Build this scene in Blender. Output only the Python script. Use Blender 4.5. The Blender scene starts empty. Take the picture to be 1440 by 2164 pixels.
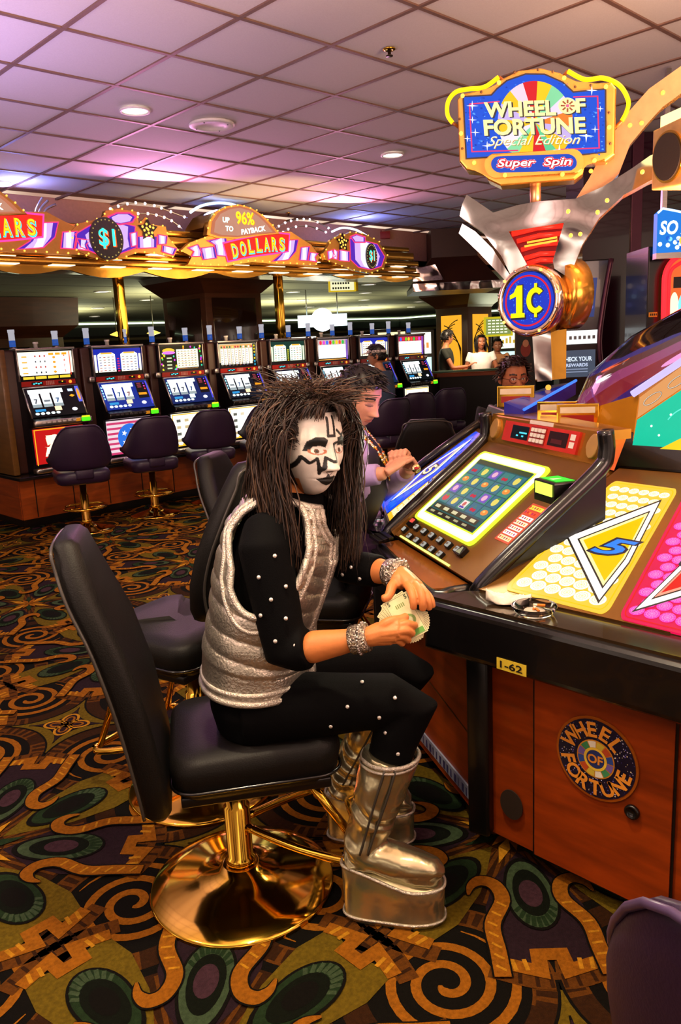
import bpy, bmesh, math, random
from mathutils import Vector, Matrix, noise
random.seed(7)
sc = bpy.context.scene
PI = math.pi
# ------------------------------------------------------------------ camera, world, exposure
cam_data = bpy.data.cameras.new('camera')
cam = bpy.data.objects.new('camera', cam_data)
sc.collection.objects.link(cam)
sc.camera = cam
RI, UP, FW = Vector((0.717,-0.6954,-0.0483)), Vector((0.1772,0.1148,0.9775)), Vector((0.6742,0.7094,-0.2055))
cam.matrix_world = Matrix(((RI.x, UP.x, -FW.x, 0), (RI.y, UP.y, -FW.y, 0), (RI.z, UP.z, -FW.z, 1.55), (0, 0, 0, 1)))
cam_data.sensor_fit = 'HORIZONTAL'
cam_data.sensor_width = 36
cam_data.lens = 36 * 1672 / 1440
cam_data.clip_start = .05
cam_data.clip_end = 200
sc.view_settings.view_transform = 'Standard'
sc.view_settings.look = 'None'
sc.view_settings.gamma = 1
sc.view_settings.exposure = 0.3
sc.view_settings.use_curve_mapping = False
world = bpy.data.worlds.new('casino_ambience')
sc.world = world
world.use_nodes = True
# the rest of the gaming hall: a dim, patchy, warm surround of lamps and machines
wn = world.node_tree
wl = wn.links.new
wtc = wn.nodes.new('ShaderNodeTexCoord')
wno = wn.nodes.new('ShaderNodeTexNoise')
wno.inputs['Scale'].default_value = 4.5
wno.inputs['Detail'].default_value = 2
wl(wtc.outputs['Generated'], wno.inputs['Vector'])
wrp = wn.nodes.new('ShaderNodeValToRGB')
for pos, colr in ((.34, (.05, .03, .03, 1)), (.46, (.55, .30, .22, 1)), (.56, (.95, .70, .52, 1)), (.66, (2.6, 2.0, 1.6, 1))):
    e = wrp.color_ramp.elements.new(pos)
    e.color = colr
wrp.color_ramp.elements.remove(wrp.color_ramp.elements[0])
wrp.color_ramp.elements.remove(wrp.color_ramp.elements[-1])
wl(wno.outputs['Fac'], wrp.inputs[0])
wl(wrp.outputs[0], wn.nodes['Background'].inputs[0])
wn.nodes['Background'].inputs[1].default_value = .8
sc.cycles.max_bounces = 8
sc.cycles.sample_clamp_indirect = 4
sc.cycles.caustics_reflective = False
sc.cycles.caustics_refractive = False


def lamp(name, kind, loc, power, col, size=.2, target=None, spot=None, spread=None):
    d = bpy.data.lights.new(name, kind)
    d.energy = power
    d.color = col
    if kind == 'AREA':
        d.shape = 'DISK'
        d.size = size
        if spread: d.spread = math.radians(spread)
    else:
        d.shadow_soft_size = size
    if kind == 'SPOT':
        d.spot_size = math.radians(spot or 100)
        d.spot_blend = .6
    o = bpy.data.objects.new(name, d)
    o.location = loc
    if target is not None:
        o.rotation_euler = (Vector(target) - Vector(loc)).to_track_quat('-Z', 'Y').to_euler()
    sc.collection.objects.link(o)
    return o


# recessed downlights of the ceiling (fittings only for those in view; others added unseen to light the player)
NEAR_LIGHTS = [(2.984, 4.9), (5.394, 4.816), (1.0, 1.3), (2.3, -.3), (-.6, 2.6), (.2, .2), (3.1, 7.5)]
for k, (x, y) in enumerate(NEAR_LIGHTS):
    lamp('downlight_lamp', 'AREA', (x, y, 3.10), [24, 24, 24, 8, 22, 12, 10][k], (1, .80, .52), .16, (x, y, 0), spread=120)
for x, y in [(8.7, 14.5), (12.7, 14.3), (11.1, 10.6), (16, 16), (15, 11)]:
    lamp('far_downlight_lamp', 'AREA', (x, y, 2.6), 60, (1, .85, .6), .3, (x, y, 0), spread=150)
# neon tubes: coloured glow thrown on the ceiling by the lit canopy and by the wheel sign
lamp('blue_neon_glow', 'POINT', (5.3, 7.35, 2.98), 16, (.25, .3, 1), .12)
lamp('blue_neon_glow', 'POINT', (3.2, 7.35, 2.98), 14, (.25, .3, 1), .12)
lamp('blue_neon_glow', 'POINT', (7.6, 7.35, 2.95), 12, (.25, .3, 1), .12)
lamp('pink_neon_glow', 'AREA', (4.2, 6.7, 2.75), 20, (1, .35, .75), .8, (3.5, 3.5, 3.12))
lamp('pink_neon_glow', 'AREA', (6.6, 6.7, 2.75), 16, (1, .35, .6), .8, (5.5, 4.0, 3.12))
lamp('amber_sign_glow', 'POINT', (3.15, 1.35, 2.75), 14, (1, .55, .2), .15)
lamp('violet_face_fill', 'SPOT', (2.62, 1.84, 1.46), 9, (.6, .28, 1), .05, (2.33, 2.33, 1.28), 44)  # added violet spot, no fitting, lights the lilac shirted man's face
lamp('canopy_fill', 'AREA', (5.4, 5.9, 2.2), 20, (1, .66, .34), 1.6, (5.6, 7.3, 2.45), spread=110)  # added fill in front of the canopy, brightens its gold plates
lamp('screen_glow', 'AREA', (2.05, 1.62, 1.25), 3.5, (1, .95, .7), .3, (1.35, 1.5, 1.15))
lamp('wheel_ceiling_fill', 'AREA', (2.9, .9, 1.9), 72, (1, .55, .34), 1.0, (2.6, 1.2, 3.12))  # added fill above the wheel game, warms the ceiling at the right
lamp('violet_ceiling_fill', 'AREA', (.9, 4.4, 1.9), 36, (.62, .42, 1), 1.6, (.9, 4.4, 3.12))  # added violet fill with no fitting, tints the left of the ceiling

for x, y, pw in ((8.5, 12.5, 90), (13, 15, 110), (15, 11, 90), (8, 18, 110), (18, 18, 150)):
    lamp('far_ceiling_fill', 'AREA', (x, y, 1.9), pw, (.95, 1, .66), 2.5, (x, y, 2.65))  # added fills in mid-hall, brighten the low far ceiling
tl0 = Vector((10.2009,7.7013,1.7466))
lamp('table_fill', 'AREA', (tl0.x, tl0.y, 2.15), 22, (1, .75, .5), .5, tuple(Vector((11.2073,8.4216,1.2089))), spread=100)  # added fill without a fitting, brightens the people at the table
lamp('hall_ceiling_fill', 'AREA', (-1.2, 1.5, 2.0), 115, (1, .68, .60), 2.2, (-.6, 2.0, 3.12))  # unseen fills added beside the camera to brighten the ceiling
lamp('hall_ceiling_fill', 'AREA', (1.6, -1.6, 2.0), 115, (1, .60, .48), 2.2, (1.8, -.8, 3.12))


# ------------------------------------------------------------------ materials
def C(h):
    h = h.lstrip('#')
    r = []
    for i in (0, 2, 4):
        c = int(h[i:i + 2], 16) / 255
        r.append(c / 12.92 if c <= .04045 else ((c + .055) / 1.055) ** 2.4)
    return tuple(r)


MATS = {}


def mat(name, col, rough=.5, metal=0., emit=0., ns=30., na=.12, bump=0., bs=80., trans=0., coat=0., ior=1.45, attr=None, sheen=0., stretch=None, spec=None, bd=.01):
    if name in MATS: return MATS[name]
    if isinstance(col, str): col = C(col)
    m = bpy.data.materials.new(name)
    m.use_nodes = True
    nt = m.node_tree
    b = nt.nodes['Principled BSDF']
    L = nt.links.new
    tc = nt.nodes.new('ShaderNodeTexCoord')
    src = tc.outputs['Object']
    if stretch:
        mp = nt.nodes.new('ShaderNodeMapping')
        mp.inputs['Scale'].default_value = stretch
        L(src, mp.inputs[0])
        src = mp.outputs[0]
    tx = nt.nodes.new('ShaderNodeTexNoise')
    tx.inputs['Scale'].default_value = ns
    tx.inputs['Detail'].default_value = 4
    L(src, tx.inputs['Vector'])
    mx = nt.nodes.new('ShaderNodeMix')
    mx.data_type = 'RGBA'
    mx.blend_type = 'MULTIPLY'
    mx.inputs['Factor'].default_value = 1
    rp = nt.nodes.new('ShaderNodeValToRGB')
    rp.color_ramp.elements[0].position = .3
    rp.color_ramp.elements[1].position = .7
    rp.color_ramp.elements[0].color = (1 - na,) * 3 + (1,)
    rp.color_ramp.elements[1].color = (1, 1, 1, 1)
    L(tx.outputs['Fac'], rp.inputs[0])
    L(rp.outputs[0], mx.inputs['B'])
    if attr:
        at = nt.nodes.new('ShaderNodeAttribute')
        at.attribute_name = attr
        L(at.outputs['Color'], mx.inputs['A'])
    else:
        mx.inputs['A'].default_value = (*col, 1)
    L(mx.outputs['Result'], b.inputs['Base Color'])
    b.inputs['Roughness'].default_value = rough
    b.inputs['Metallic'].default_value = metal
    b.inputs['IOR'].default_value = ior
    b.inputs['Transmission Weight'].default_value = trans
    b.inputs['Coat Weight'].default_value = coat
    b.inputs['Sheen Weight'].default_value = sheen
    if spec is not None: b.inputs['Specular IOR Level'].default_value = spec
    if emit:
        for lk in list(b.inputs['Base Color'].links): nt.links.remove(lk)
        b.inputs['Base Color'].default_value = (0, 0, 0, 1)
        b.inputs['Specular IOR Level'].default_value = .22
        L(mx.outputs['Result'], b.inputs['Emission Color'])
        b.inputs['Emission Strength'].default_value = emit
    if bump:
        t2 = nt.nodes.new('ShaderNodeTexNoise')
        t2.inputs['Scale'].default_value = bs
        t2.inputs['Detail'].default_value = 3 if bd == .01 else 0
        L(src, t2.inputs['Vector'])
        bp = nt.nodes.new('ShaderNodeBump')
        bp.inputs['Strength'].default_value = bump
        bp.inputs['Distance'].default_value = bd
        L(t2.outputs['Fac'], bp.inputs['Height'])
        L(bp.outputs[0], b.inputs['Normal'])
    MATS[name] = m
    return m


def E(h, s=1.3):
    return mat('lit_%s_%s' % (h.lstrip('#'), s), h, .35, 0, s, na=.06, ns=12)


def P(h, rough=.5, **k):
    return mat('paint_%s_%s' % (h.lstrip('#'), rough), h, rough, **k)


black_vinyl = mat('black_vinyl', '#0e0c0a', .5, bump=.12, bs=260, spec=.25)
purple_vinyl = mat('purple_vinyl', '#26152f', .42, bump=.1, bs=200)
brass = mat('polished_brass', '#eebb44', .1, 1, na=.1, ns=6)
gold_mirror = mat('gold_mirror', '#e2a440', .2, .85, na=.25, ns=4, bump=.25, bs=5)
chrome = mat('wavy_chrome', '#e6e0e2', .07, 1, na=.1, bump=1, bs=5, bd=.03)
steel = mat('brushed_steel', '#b9b4b0', .28, 1, na=.2, stretch=(1, 1, 20))
copper = mat('warm_copper_metal', '#e0a878', .32, .8, na=.12, bump=.12, bs=6)
wood = mat('cherry_wood', '#9a4310', .36, na=.45, ns=3, stretch=(1, 1, 9), coat=.25)
redwood = mat('red_cherry_veneer', '#953808', .42, na=.5, ns=3.2, stretch=(1.2, 1.2, 7), coat=.05, spec=.3)
darkwood = mat('dark_wood', '#4f2a18', .35, na=.4, ns=3, stretch=(1, 1, 7), coat=.2)
slotwood = mat('slot_brown_laminate', '#3c1a0e', .4, na=.3, ns=3, stretch=(1, 1, 8))
blk = mat('black_plastic', '#0c0b0c', .3, na=.2)
blk_gloss = mat('black_gloss_bumper', '#0d0b0c', .24, na=.2, coat=.2)
rubber = mat('black_rubber', '#0a0a0a', .6)
glass = mat('clear_glass', '#ffffff', .02, trans=1, ior=1.22, na=0, spec=.9)
bronze = mat('bronze_panel', '#7d5420', .27, .45, na=.25, ns=5)
white_plastic = mat('white_plastic', '#e6e2da', .45)
skin = mat('skin', '#c98a60', .5, attr='tint', na=.12, ns=60, bump=.05, bs=300)
hairm = mat('hair', '#2a1a10', .42, attr='tint', na=.1, ns=20)

# ------------------------------------------------------------------ object helpers
ROOTS = {}


def root_of(o):
    while o.parent: o = o.parent
    return o


def thing(name, label, cat, loc=(0, 0, 0), rz=0., group=None, world=False):
    o = bpy.data.objects.new(name, None)
    o.empty_display_size = .1
    sc.collection.objects.link(o)
    o.location = loc
    o.rotation_euler = (0, 0, rz)
    o['label'] = label
    o['category'] = cat
    if group: o['group'] = group
    ROOTS[o.name] = Vector(loc) if world else None
    return o


def copy_tree(o, parent=None):
    c = o.copy()
    sc.collection.objects.link(c)
    if parent: c.parent = parent
    for ch in list(o.children): copy_tree(ch, c)
    return c


class M:
    def __init__(s):
        s.v, s.f, s.mi, s.sm, s.mats, s.tint = [], [], [], [], [], {}

    def slot(s, m):
        if m not in s.mats: s.mats.append(m)
        return s.mats.index(m)

    def add(s, verts, faces, m, smooth=False):
        b = len(s.v)
        k = s.slot(m)
        s.v += [tuple(p) for p in verts]
        for f in faces:
            s.f.append([b + i for i in f])
            s.mi.append(k)
            s.sm.append(smooth)
        return b

    def box(s, c, size, m, bev=0., rz=0., seg=2, mtx=None):
        bm = bmesh.new()
        bmesh.ops.create_cube(bm, size=1)
        for v in bm.verts: v.co = Vector((v.co.x * size[0], v.co.y * size[1], v.co.z * size[2]))
        if bev:
            bmesh.ops.bevel(bm, geom=bm.edges[:], offset=bev, segments=seg, affect='EDGES', profile=.5)
        T = Matrix.Translation(c) @ (mtx.to_4x4() if mtx else Matrix.Rotation(rz, 4, 'Z'))
        bm.verts.index_update()
        s.add([T @ v.co for v in bm.verts], [[v.index for v in f.verts] for f in bm.faces], m, bool(bev))
        bm.free()

    def prism(s, poly, fr, depth, m, side=None, bev=0., base=0.):
        """polygon in a frame (o,u,v,n); front face at n=base+depth, back at n=base"""
        o, u, v, n = fr
        bm = bmesh.new()
        a = [bm.verts.new(o + u * x + v * y + n * base) for x, y in poly]
        b = [bm.verts.new(o + u * x + v * y + n * (base + depth)) for x, y in poly]
        k = len(poly)
        bm.faces.new(a[::-1])
        ft = bm.faces.new(b)
        for i in range(k): bm.faces.new((a[i], a[(i + 1) % k], b[(i + 1) % k], b[i]))
        if bev:
            bmesh.ops.bevel(bm, geom=list(ft.edges), offset=bev, segments=3, affect='EDGES', profile=.5)
        bmesh.ops.recalc_face_normals(bm, faces=bm.faces[:])
        bm.verts.index_update()
        vs = [x.co.copy() for x in bm.verts]
        fs = [[x.index for x in f.verts] for f in bm.faces]
        if side is None:
            s.add(vs, fs, m, False)
        else:
            nf = [f.normal.dot(n) > .95 for f in bm.faces]
            s.add(vs, [f for f, q in zip(fs, nf) if q], m)
            s.add(vs, [f for f, q in zip(fs, nf) if not q], side)
        bm.free()

    def tube(s, pts, r, m, n=10, closed=False, caps=True, flat=1., smooth=True, up=None):
        pts = [Vector(p) for p in pts]
        k = len(pts)
        rr = r if isinstance(r, (list, tuple)) else [r] * k
        rings = []
        ref = Vector(up) if up else None
        prev = None
        for i, p in enumerate(pts):
            if closed: t = pts[(i + 1) % k] - pts[i - 1]
            else: t = pts[min(i + 1, k - 1)] - pts[max(i - 1, 0)]
            if t.length < 1e-9: t = Vector((0, 0, 1))
            t.normalize()
            if prev is None or ref is not None:
                a = ref if ref is not None else (Vector((0, 0, 1)) if abs(t.z) < .9 else Vector((1, 0, 0)))
                u = t.cross(a)
            else:
                u = prev - t * prev.dot(t)
            if u.length < 1e-6: u = t.orthogonal()
            u.normalize()
            w = t.cross(u)
            prev = u
            q = rr[i]
            qa, qb = (q if isinstance(q, (list, tuple)) else (q, q * flat))
            rings.append([p + u * qa * math.cos(2 * PI * j / n) + w * qb * math.sin(2 * PI * j / n) for j in range(n)])
        s.loft(rings, m, smooth, caps and not closed, closed)

    def loft(s, rings, m, smooth=True, caps=True, closed=False):
        n = len(rings[0])
        k = len(rings)
        vs = [p for r in rings for p in r]
        fs = []
        for i in range(k if closed else k - 1):
            a, b = i * n, ((i + 1) % k) * n
            for j in range(n):
                fs.append((a + j, a + (j + 1) % n, b + (j + 1) % n, b + j))
        if caps:
            fs.append(tuple(range(n))[::-1])
            fs.append(tuple(range((k - 1) * n, k * n)))
        s.add(vs, fs, m, smooth)

    def lathe(s, prof, o, m, n=32, axis=None, smooth=True):
        """profile (r, h) turned about an axis at o"""
        o = Vector(o)
        ax = Vector(axis or (0, 0, 1)).normalized()
        u = ax.orthogonal().normalized()
        w = ax.cross(u)
        rings = [[o + ax * h + (u * math.cos(2 * PI * j / n) + w * math.sin(2 * PI * j / n)) * max(r, 1e-4) for j in range(n)] for r, h in prof]
        s.loft(rings, m, smooth, True)

    def sphere(s, c, r, m, nu=16, nv=10, mtx=None):
        if not isinstance(r, (list, tuple)): r = (r, r, r)
        c = Vector(c)
        rings = []
        for j in range(nv + 1):
            ph = -PI / 2 + PI * j / nv
            q = max(math.cos(ph), 1e-3)
            rg = []
            for i in range(nu):
                p = Vector((r[0] * q * math.cos(2 * PI * i / nu), r[1] * q * math.sin(2 * PI * i / nu), r[2] * math.sin(ph)))
                if mtx: p = mtx @ p
                rg.append(c + p)
            rings.append(rg)
        s.loft(rings, m, True, True)

    def art(s, A, fn):
        for verts, faces, m, lay in A.items:
            s.add([fn(x, y, lay) for x, y in verts], faces, m)

    def build(s, name, parent=None, label=None, subsurf=0, solid=0., kind=None, cat=None, group=None, auto=False):
        vs = s.v
        loc = None
        if parent:
            rt = ROOTS.get(root_of(parent).name)
            if rt is not None: vs = [(x - rt.x, y - rt.y, z - rt.z) for x, y, z in vs]
        elif kind != 'structure':
            xs, ys, zs = zip(*vs)
            loc = Vector(((min(xs) + max(xs)) / 2, (min(ys) + max(ys)) / 2, min(zs)))
            vs = [(x - loc.x, y - loc.y, z - loc.z) for x, y, z in vs]
        me = bpy.data.meshes.new(name)
        me.from_pydata(vs, [], s.f)
        for m in s.mats: me.materials.append(m)
        me.polygons.foreach_set('material_index', s.mi)
        me.polygons.foreach_set('use_smooth', s.sm)
        if s.tint:
            at = me.color_attributes.new('tint', 'FLOAT_COLOR', 'POINT')
            flat = []
            for i in range(len(vs)): flat += [*s.tint.get(i, (.5, .5, .5)), 1]
            at.data.foreach_set('color', flat)
        me.update()
        o = bpy.data.objects.new(name, me)
        sc.collection.objects.link(o)
        if loc is not None:
            o.location = loc
            ROOTS[o.name] = loc
        if parent: o.parent = parent
        if solid:
            d = o.modifiers.new('solidify', 'SOLIDIFY')
            d.thickness = solid
            d.offset = 0
        if subsurf:
            d = o.modifiers.new('subsurf', 'SUBSURF')
            d.levels = d.render_levels = subsurf
        if label: o['label'] = label
        if cat: o['category'] = cat
        if group: o['group'] = group
        if kind: o['kind'] = kind
        return o


def frame(o, u, v):
    u, v = Vector(u).normalized(), Vector(v).normalized()
    return Vector(o), u, v, u.cross(v).normalized()


def flatmap(fr, eps=.0012, base=0.):
    o, u, v, n = fr
    return lambda x, y, lay=0: o + u * x + v * y + n * (base + eps * lay)


TXT = {}


def text_mesh(t, bold=0., shear=0.):
    key = (t, bold, shear)
    if key in TXT: return TXT[key]
    cu = bpy.data.curves.new('txt', 'FONT')
    cu.body = t
    cu.size = 1
    cu.offset = bold
    cu.shear = shear
    cu.resolution_u = 3
    o = bpy.data.objects.new('txt', cu)
    sc.collection.objects.link(o)
    dg = bpy.context.evaluated_depsgraph_get()
    me = bpy.data.meshes.new_from_object(o.evaluated_get(dg))
    vs = [(v.co.x, v.co.y) for v in me.vertices]
    fs = [list(p.vertices) for p in me.polygons]
    bpy.data.objects.remove(o)
    bpy.data.curves.remove(cu)
    bpy.data.meshes.remove(me)
    TXT[key] = (vs, fs)
    return vs, fs


class Art:
    def __init__(s): s.items = []

    def poly(s, pts, m, lay=1):
        s.items.append(([tuple(p) for p in pts], [list(range(len(pts)))], m, lay))

    def rect(s, x0, y0, x1, y1, m, lay=1): s.poly([(x0, y0), (x1, y0), (x1, y1), (x0, y1)], m, lay)

    def ell(s, x, y, rx, ry, m, lay=1, n=24, a0=0, a1=2 * PI):
        s.poly([(x + rx * math.cos(a0 + (a1 - a0) * i / n), y + ry * math.sin(a0 + (a1 - a0) * i / n)) for i in range(n + (a1 - a0 < 6.28))], m, lay)

    def ring(s, x, y, r0, r1, m, lay=1, n=32, k=1., a0=0, a1=2 * PI):
        vs = []
        for i in range(n + 1):
            a = a0 + (a1 - a0) * i / n
            for r in (r0, r1): vs.append((x + r * math.cos(a), y + r * k * math.sin(a)))
        s.items.append((vs, [[2 * i, 2 * i + 1, 2 * i + 3, 2 * i + 2] for i in range(n)], m, lay))

    def line(s, pts, w, m, lay=1, closed=False):
        pts = [Vector(p) for p in pts]
        k = len(pts)
        vs = []
        for i, p in enumerate(pts):
            a = pts[i - 1] if (i or closed) else p
            b = pts[(i + 1) % k] if (i < k - 1 or closed) else p
            d1 = (p - a).normalized() if (p - a).length > 1e-9 else (b - p).normalized()
            d2 = (b - p).normalized() if (b - p).length > 1e-9 else d1
            t = d1 + d2
            t = t.normalized() if t.length > 1e-6 else d1
            n = Vector((-t.y, t.x))
            c = max(.35, n.dot(Vector((-d1.y, d1.x))))
            ww = (w[i] if isinstance(w, (list, tuple)) else w) / 2 / c
            vs += [tuple(p + n * ww), tuple(p - n * ww)]
        fs = [[2 * i, 2 * i + 1, 2 * ((i + 1) % k) + 1, 2 * ((i + 1) % k)] for i in range(k if closed else k - 1)]
        s.items.append((vs, fs, m, lay))

    def text(s, t, x, y, h, m, lay=2, bold=.0, shear=0., w=None, rot=0.):
        """centred at x,y; cap height about h; width fitted to w if given"""
        vs, fs = text_mesh(t, bold, shear)
        if not vs: return
        x0, x1 = min(p[0] for p in vs), max(p[0] for p in vs)
        y0, y1 = min(p[1] for p in vs), max(p[1] for p in vs)
        k = h / (y1 - y0)
        kx = w / (x1 - x0) if w else k
        c, q = math.cos(rot), math.sin(rot)
        out = []
        for a, b in vs:
            a, b = (a - (x0 + x1) / 2) * kx, (b - (y0 + y1) / 2) * k
            out.append((x + a * c - b * q, y + a * q + b * c))
        s.items.append((out, fs, m, lay))

    def warp(s, fn):
        s.items = [([fn(x, y) for x, y in vs], fs, m, l) for vs, fs, m, l in s.items]
        return s


def rrect(x0, y0, x1, y1, r, n=5):
    out = []
    for cx, cy, a in ((x1 - r, y1 - r, 0), (x0 + r, y1 - r, PI / 2), (x0 + r, y0 + r, PI), (x1 - r, y0 + r, 1.5 * PI)):
        out += [(cx + r * math.cos(a + PI / 2 * i / n), cy + r * math.sin(a + PI / 2 * i / n)) for i in range(n + 1)]
    return out


def spline(pts, n=6, closed=False):
    pts = [Vector(p) for p in pts]
    k = len(pts)
    out = []
    for i in range(k if closed else k - 1):
        if closed: p0, p1, p2, p3 = pts[i - 1], pts[i], pts[(i + 1) % k], pts[(i + 2) % k]
        else: p0, p1, p2, p3 = pts[max(i - 1, 0)], pts[i], pts[i + 1], pts[min(i + 2, k - 1)]
        for j in range(n):
            t = j / n
            out.append(.5 * ((2 * p1) + (p2 - p0) * t + (2 * p0 - 5 * p1 + 4 * p2 - p3) * t * t + (3 * p1 - p0 - 3 * p2 + p3) * t ** 3))
    if not closed: out.append(pts[-1])
    return out


def smooth(a, b, x):
    t = max(0., min(1., (x - a) / (b - a)))
    return t * t * (3 - 2 * t)


def bez(p0, p1, p2, p3, n):
    return [p0 * (1 - t) ** 3 + p1 * 3 * t * (1 - t) ** 2 + p2 * 3 * t * t * (1 - t) + p3 * t ** 3 for t in [i / n for i in range(n + 1)]]


def lerp(a, b, t): return a + (b - a) * t


# ------------------------------------------------------------------ the room
def build_floor():
    f = M()
    base = mat('carpet_black', '#0a0805', .95, na=.4, ns=120, bump=.4, bs=500, spec=.1)

    def cm(n, h): return mat('carpet_' + n, h, .95, na=.38, ns=90, bump=.5, bs=420, spec=.1)
    orange, tan, brown, brown2 = cm('orange', '#8a520e'), cm('tan', '#b07a1a'), cm('brown', '#2e1807'), cm('light_brown', '#56300a')
    olive, plum, green, dgreen, mint, pink = cm('olive', '#5e4c0e'), cm('plum', '#24161d'), cm('green', '#1b2c17'), cm('dark_green', '#090e06'), cm('mint', '#36462f'), cm('mauve', '#3a242c')
    f.add([(-2.5, -2.5, 0), (32, -2.5, 0), (32, 30, 0), (-2.5, 30, 0)], [(0, 1, 2, 3)], base)
    G = 1.235

    def put(A, ox, oy):
        for vs, fs, m, l in A.items: f.add([(ox + x, oy + y, .0006 * l) for x, y in vs], fs, m)
    # cell motif: four spirals round a diamond
    cell = Art()
    for q in range(4):
        a = q * PI / 2
        cx, cy = .385 * math.cos(a), .385 * math.sin(a)
        n = 44
        for i in range(n):
            a0, a1 = 2 * PI * i / n, 2 * PI * (i + .55) / n
            cell.ring(cx, cy, .205, .272, brown if (i // 6) % 2 else brown2, 1, 2, a0=2 * PI * i / n, a1=2 * PI * (i + 1) / n)
            if (i // 6) % 2 == 0: cell.ring(cx, cy, .214, .263, brown, 2, 2, a0=a0, a1=a1)
        sp = []
        ww = []
        for i in range(76):
            t = i / 75
            th = a + 1.1 + t * 2 * PI * 2.65
            r = .018 + .165 * t
            sp.append((cx + r * math.cos(th), cy + r * math.sin(th)))
            ww.append(.026 * min(1, (1 - t) * 9 + .12, t * 12 + .35))
        cell.line(sp, ww, orange, 2)
    dia = []
    for q in range(4):
        a = q * PI / 2
        cx, cy = .385 * math.cos(a), .385 * math.sin(a)
        for i in range(13):
            th = a + PI + math.radians(44 - 88 * i / 12)
            dia.append((cx + .268 * math.cos(th), cy + .268 * math.sin(th)))
    dia2 = [(x * .57, y * .57) for x, y in dia]
    cell.poly(dia, olive, 3)
    cell.line(dia, .008, base, 4, True)
    cell.poly([(x * .62, y * .62) for x, y in dia], base, 4)
    cell.poly(dia2, plum, 5)
    for q in range(4):
        a = q * PI / 2 + PI / 4
        for r0, w in ((.044, .011), (.022, .009)):
            pts = [(math.cos(a) * .045 + r0 * (1.15 * math.cos(t) * math.cos(a) - .75 * math.sin(t) * math.sin(a)), math.sin(a) * .045 + r0 * (1.15 * math.cos(t) * math.sin(a) + .75 * math.sin(t) * math.cos(a))) for t in [2 * PI * i / 20 for i in range(20)]]
            cell.line(pts, w, tan if r0 > .03 else orange, 6, True)
    # flower motif at the corners of the cells
    fl = Art()

    def rot(pts, a):
        c, s = math.cos(a), math.sin(a)
        return [(x * c - y * s, x * s + y * c) for x, y in pts]
    fl.ell(0, 0, .36, .36, brown, 2, 40)
    for i in range(48):
        a = 2 * PI * i / 48
        fl.line(rot([(.1, 0), (.35, .0)], a), .012, brown2, 3)
    for q in range(8):
        a = q * PI / 4
        ax = q % 2 == 0
        if ax:
            out = [(.10, 0), (.24, -.075), (.30, -.10), (.44, -.13), (.56, -.115), (.53, -.03), (.50, -.03), (.50, .03), (.53, .03), (.56, .115), (.44, .13), (.30, .10), (.24, .075)]
        else:
            out = [(.10, 0), (.22, -.09), (.34, -.135), (.48, -.14), (.57, -.11), (.54, -.04), (.50, -.04), (.50, .04), (.54, .04), (.57, .11), (.48, .14), (.34, .135), (.22, .09)]
        fl.poly(rot(out, a), olive if ax else plum, 4)
        # patterned border band on the outer end
        fl.line(rot([(.545, -.125), (.575, -.035), (.52, -.03), (.52, .03), (.575, .035), (.545, .125)], a), .04, orange, 7)
        for y in (-.1, -.07, .07, .1):
            fl.line(rot([(.535, y), (.572, y * .95)], a), .011, tan, 8)
        # the feather eye: nested ellipses with a striped head
        ex, er = (.36, .118) if ax else (.315, .122)
        fl.poly(rot([(ex + er * math.cos(t) - (.06 if math.cos(t) < 0 else 0) * abs(math.cos(t)), .074 * math.sin(t)) for t in [2 * PI * i / 28 for i in range(28)]], a), base, 9)
        fl.poly(rot([(ex + er * .93 * math.cos(t) - (.05 if math.cos(t) < 0 else 0) * abs(math.cos(t)), .066 * math.sin(t)) for t in [2 * PI * i / 28 for i in range(28)]], a), green if ax else mint, 10)
        for i in range(9):
            t = math.radians(-64 + 16 * i)
            fl.line(rot([(ex + er * .60 * math.cos(t), .044 * math.sin(t)), (ex + er * .92 * math.cos(t), .064 * math.sin(t))], a), .012, mint if ax else green, 11)
        fl.poly(rot([(ex - .012 + er * .68 * math.cos(t) - (.03 if math.cos(t) < 0 else 0) * abs(math.cos(t)), .049 * math.sin(t)) for t in [2 * PI * i / 24 for i in range(24)]], a), dgreen, 12)
        fl.poly(rot([(ex - .02 + er * .46 * math.cos(t), .032 * math.sin(t)) for t in [2 * PI * i / 20 for i in range(20)]], a), pink if not ax else base, 13)
        # small inner leaves
        fl.poly(rot([(.03, 0), (.09, -.018), (.17, 0), (.09, .018)], a + PI / 8), tan if ax else green, 9)
        fl.poly(rot([(.0, 0), (.05, -.014), (.10, 0), (.05, .014)], a), orange, 10)
    # hooked scroll bands between the petals
    for q in range(8):
        a = q * PI / 4 + PI / 8
        sgn = 1 if q % 2 else -1
        pts = [(.34, .05 * sgn), (.30, .052 * sgn), (.268, .03 * sgn), (.275, -.012 * sgn), (.33, -.045 * sgn), (.43, -.04 * sgn), (.52, -.075 * sgn), (.60, -.105 * sgn)]
        pts = [(x, y) for x, y in spline([Vector((x, y)) for x, y in pts], 5)]
        k = len(pts)
        fl.line(rot(pts, a), [.052 * min(1, .2 + i / k * 3.2) for i in range(k)], base, 14)
        fl.line(rot(pts, a), [.042 * min(1, .15 + i / k * 3.2) for i in range(k)], orange, 15)
        for i in range(int(k * .6), k - 1, 2):
            p = Vector(pts[i])
            fl.line(rot([(p.x - .004, p.y - .014), (p.x + .004, p.y + .014)], a), .007, tan, 16)
        # brown band running out past the petal tips
        pts2 = [(x, y) for x, y in spline([Vector((.56, .16)), Vector((.60, .05)), Vector((.60, -.05)), Vector((.56, -.16))], 6)]
        fl.line(rot(pts2, q * PI / 4 if q % 2 == 0 else q * PI / 4), .055, brown2, 3)
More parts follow.
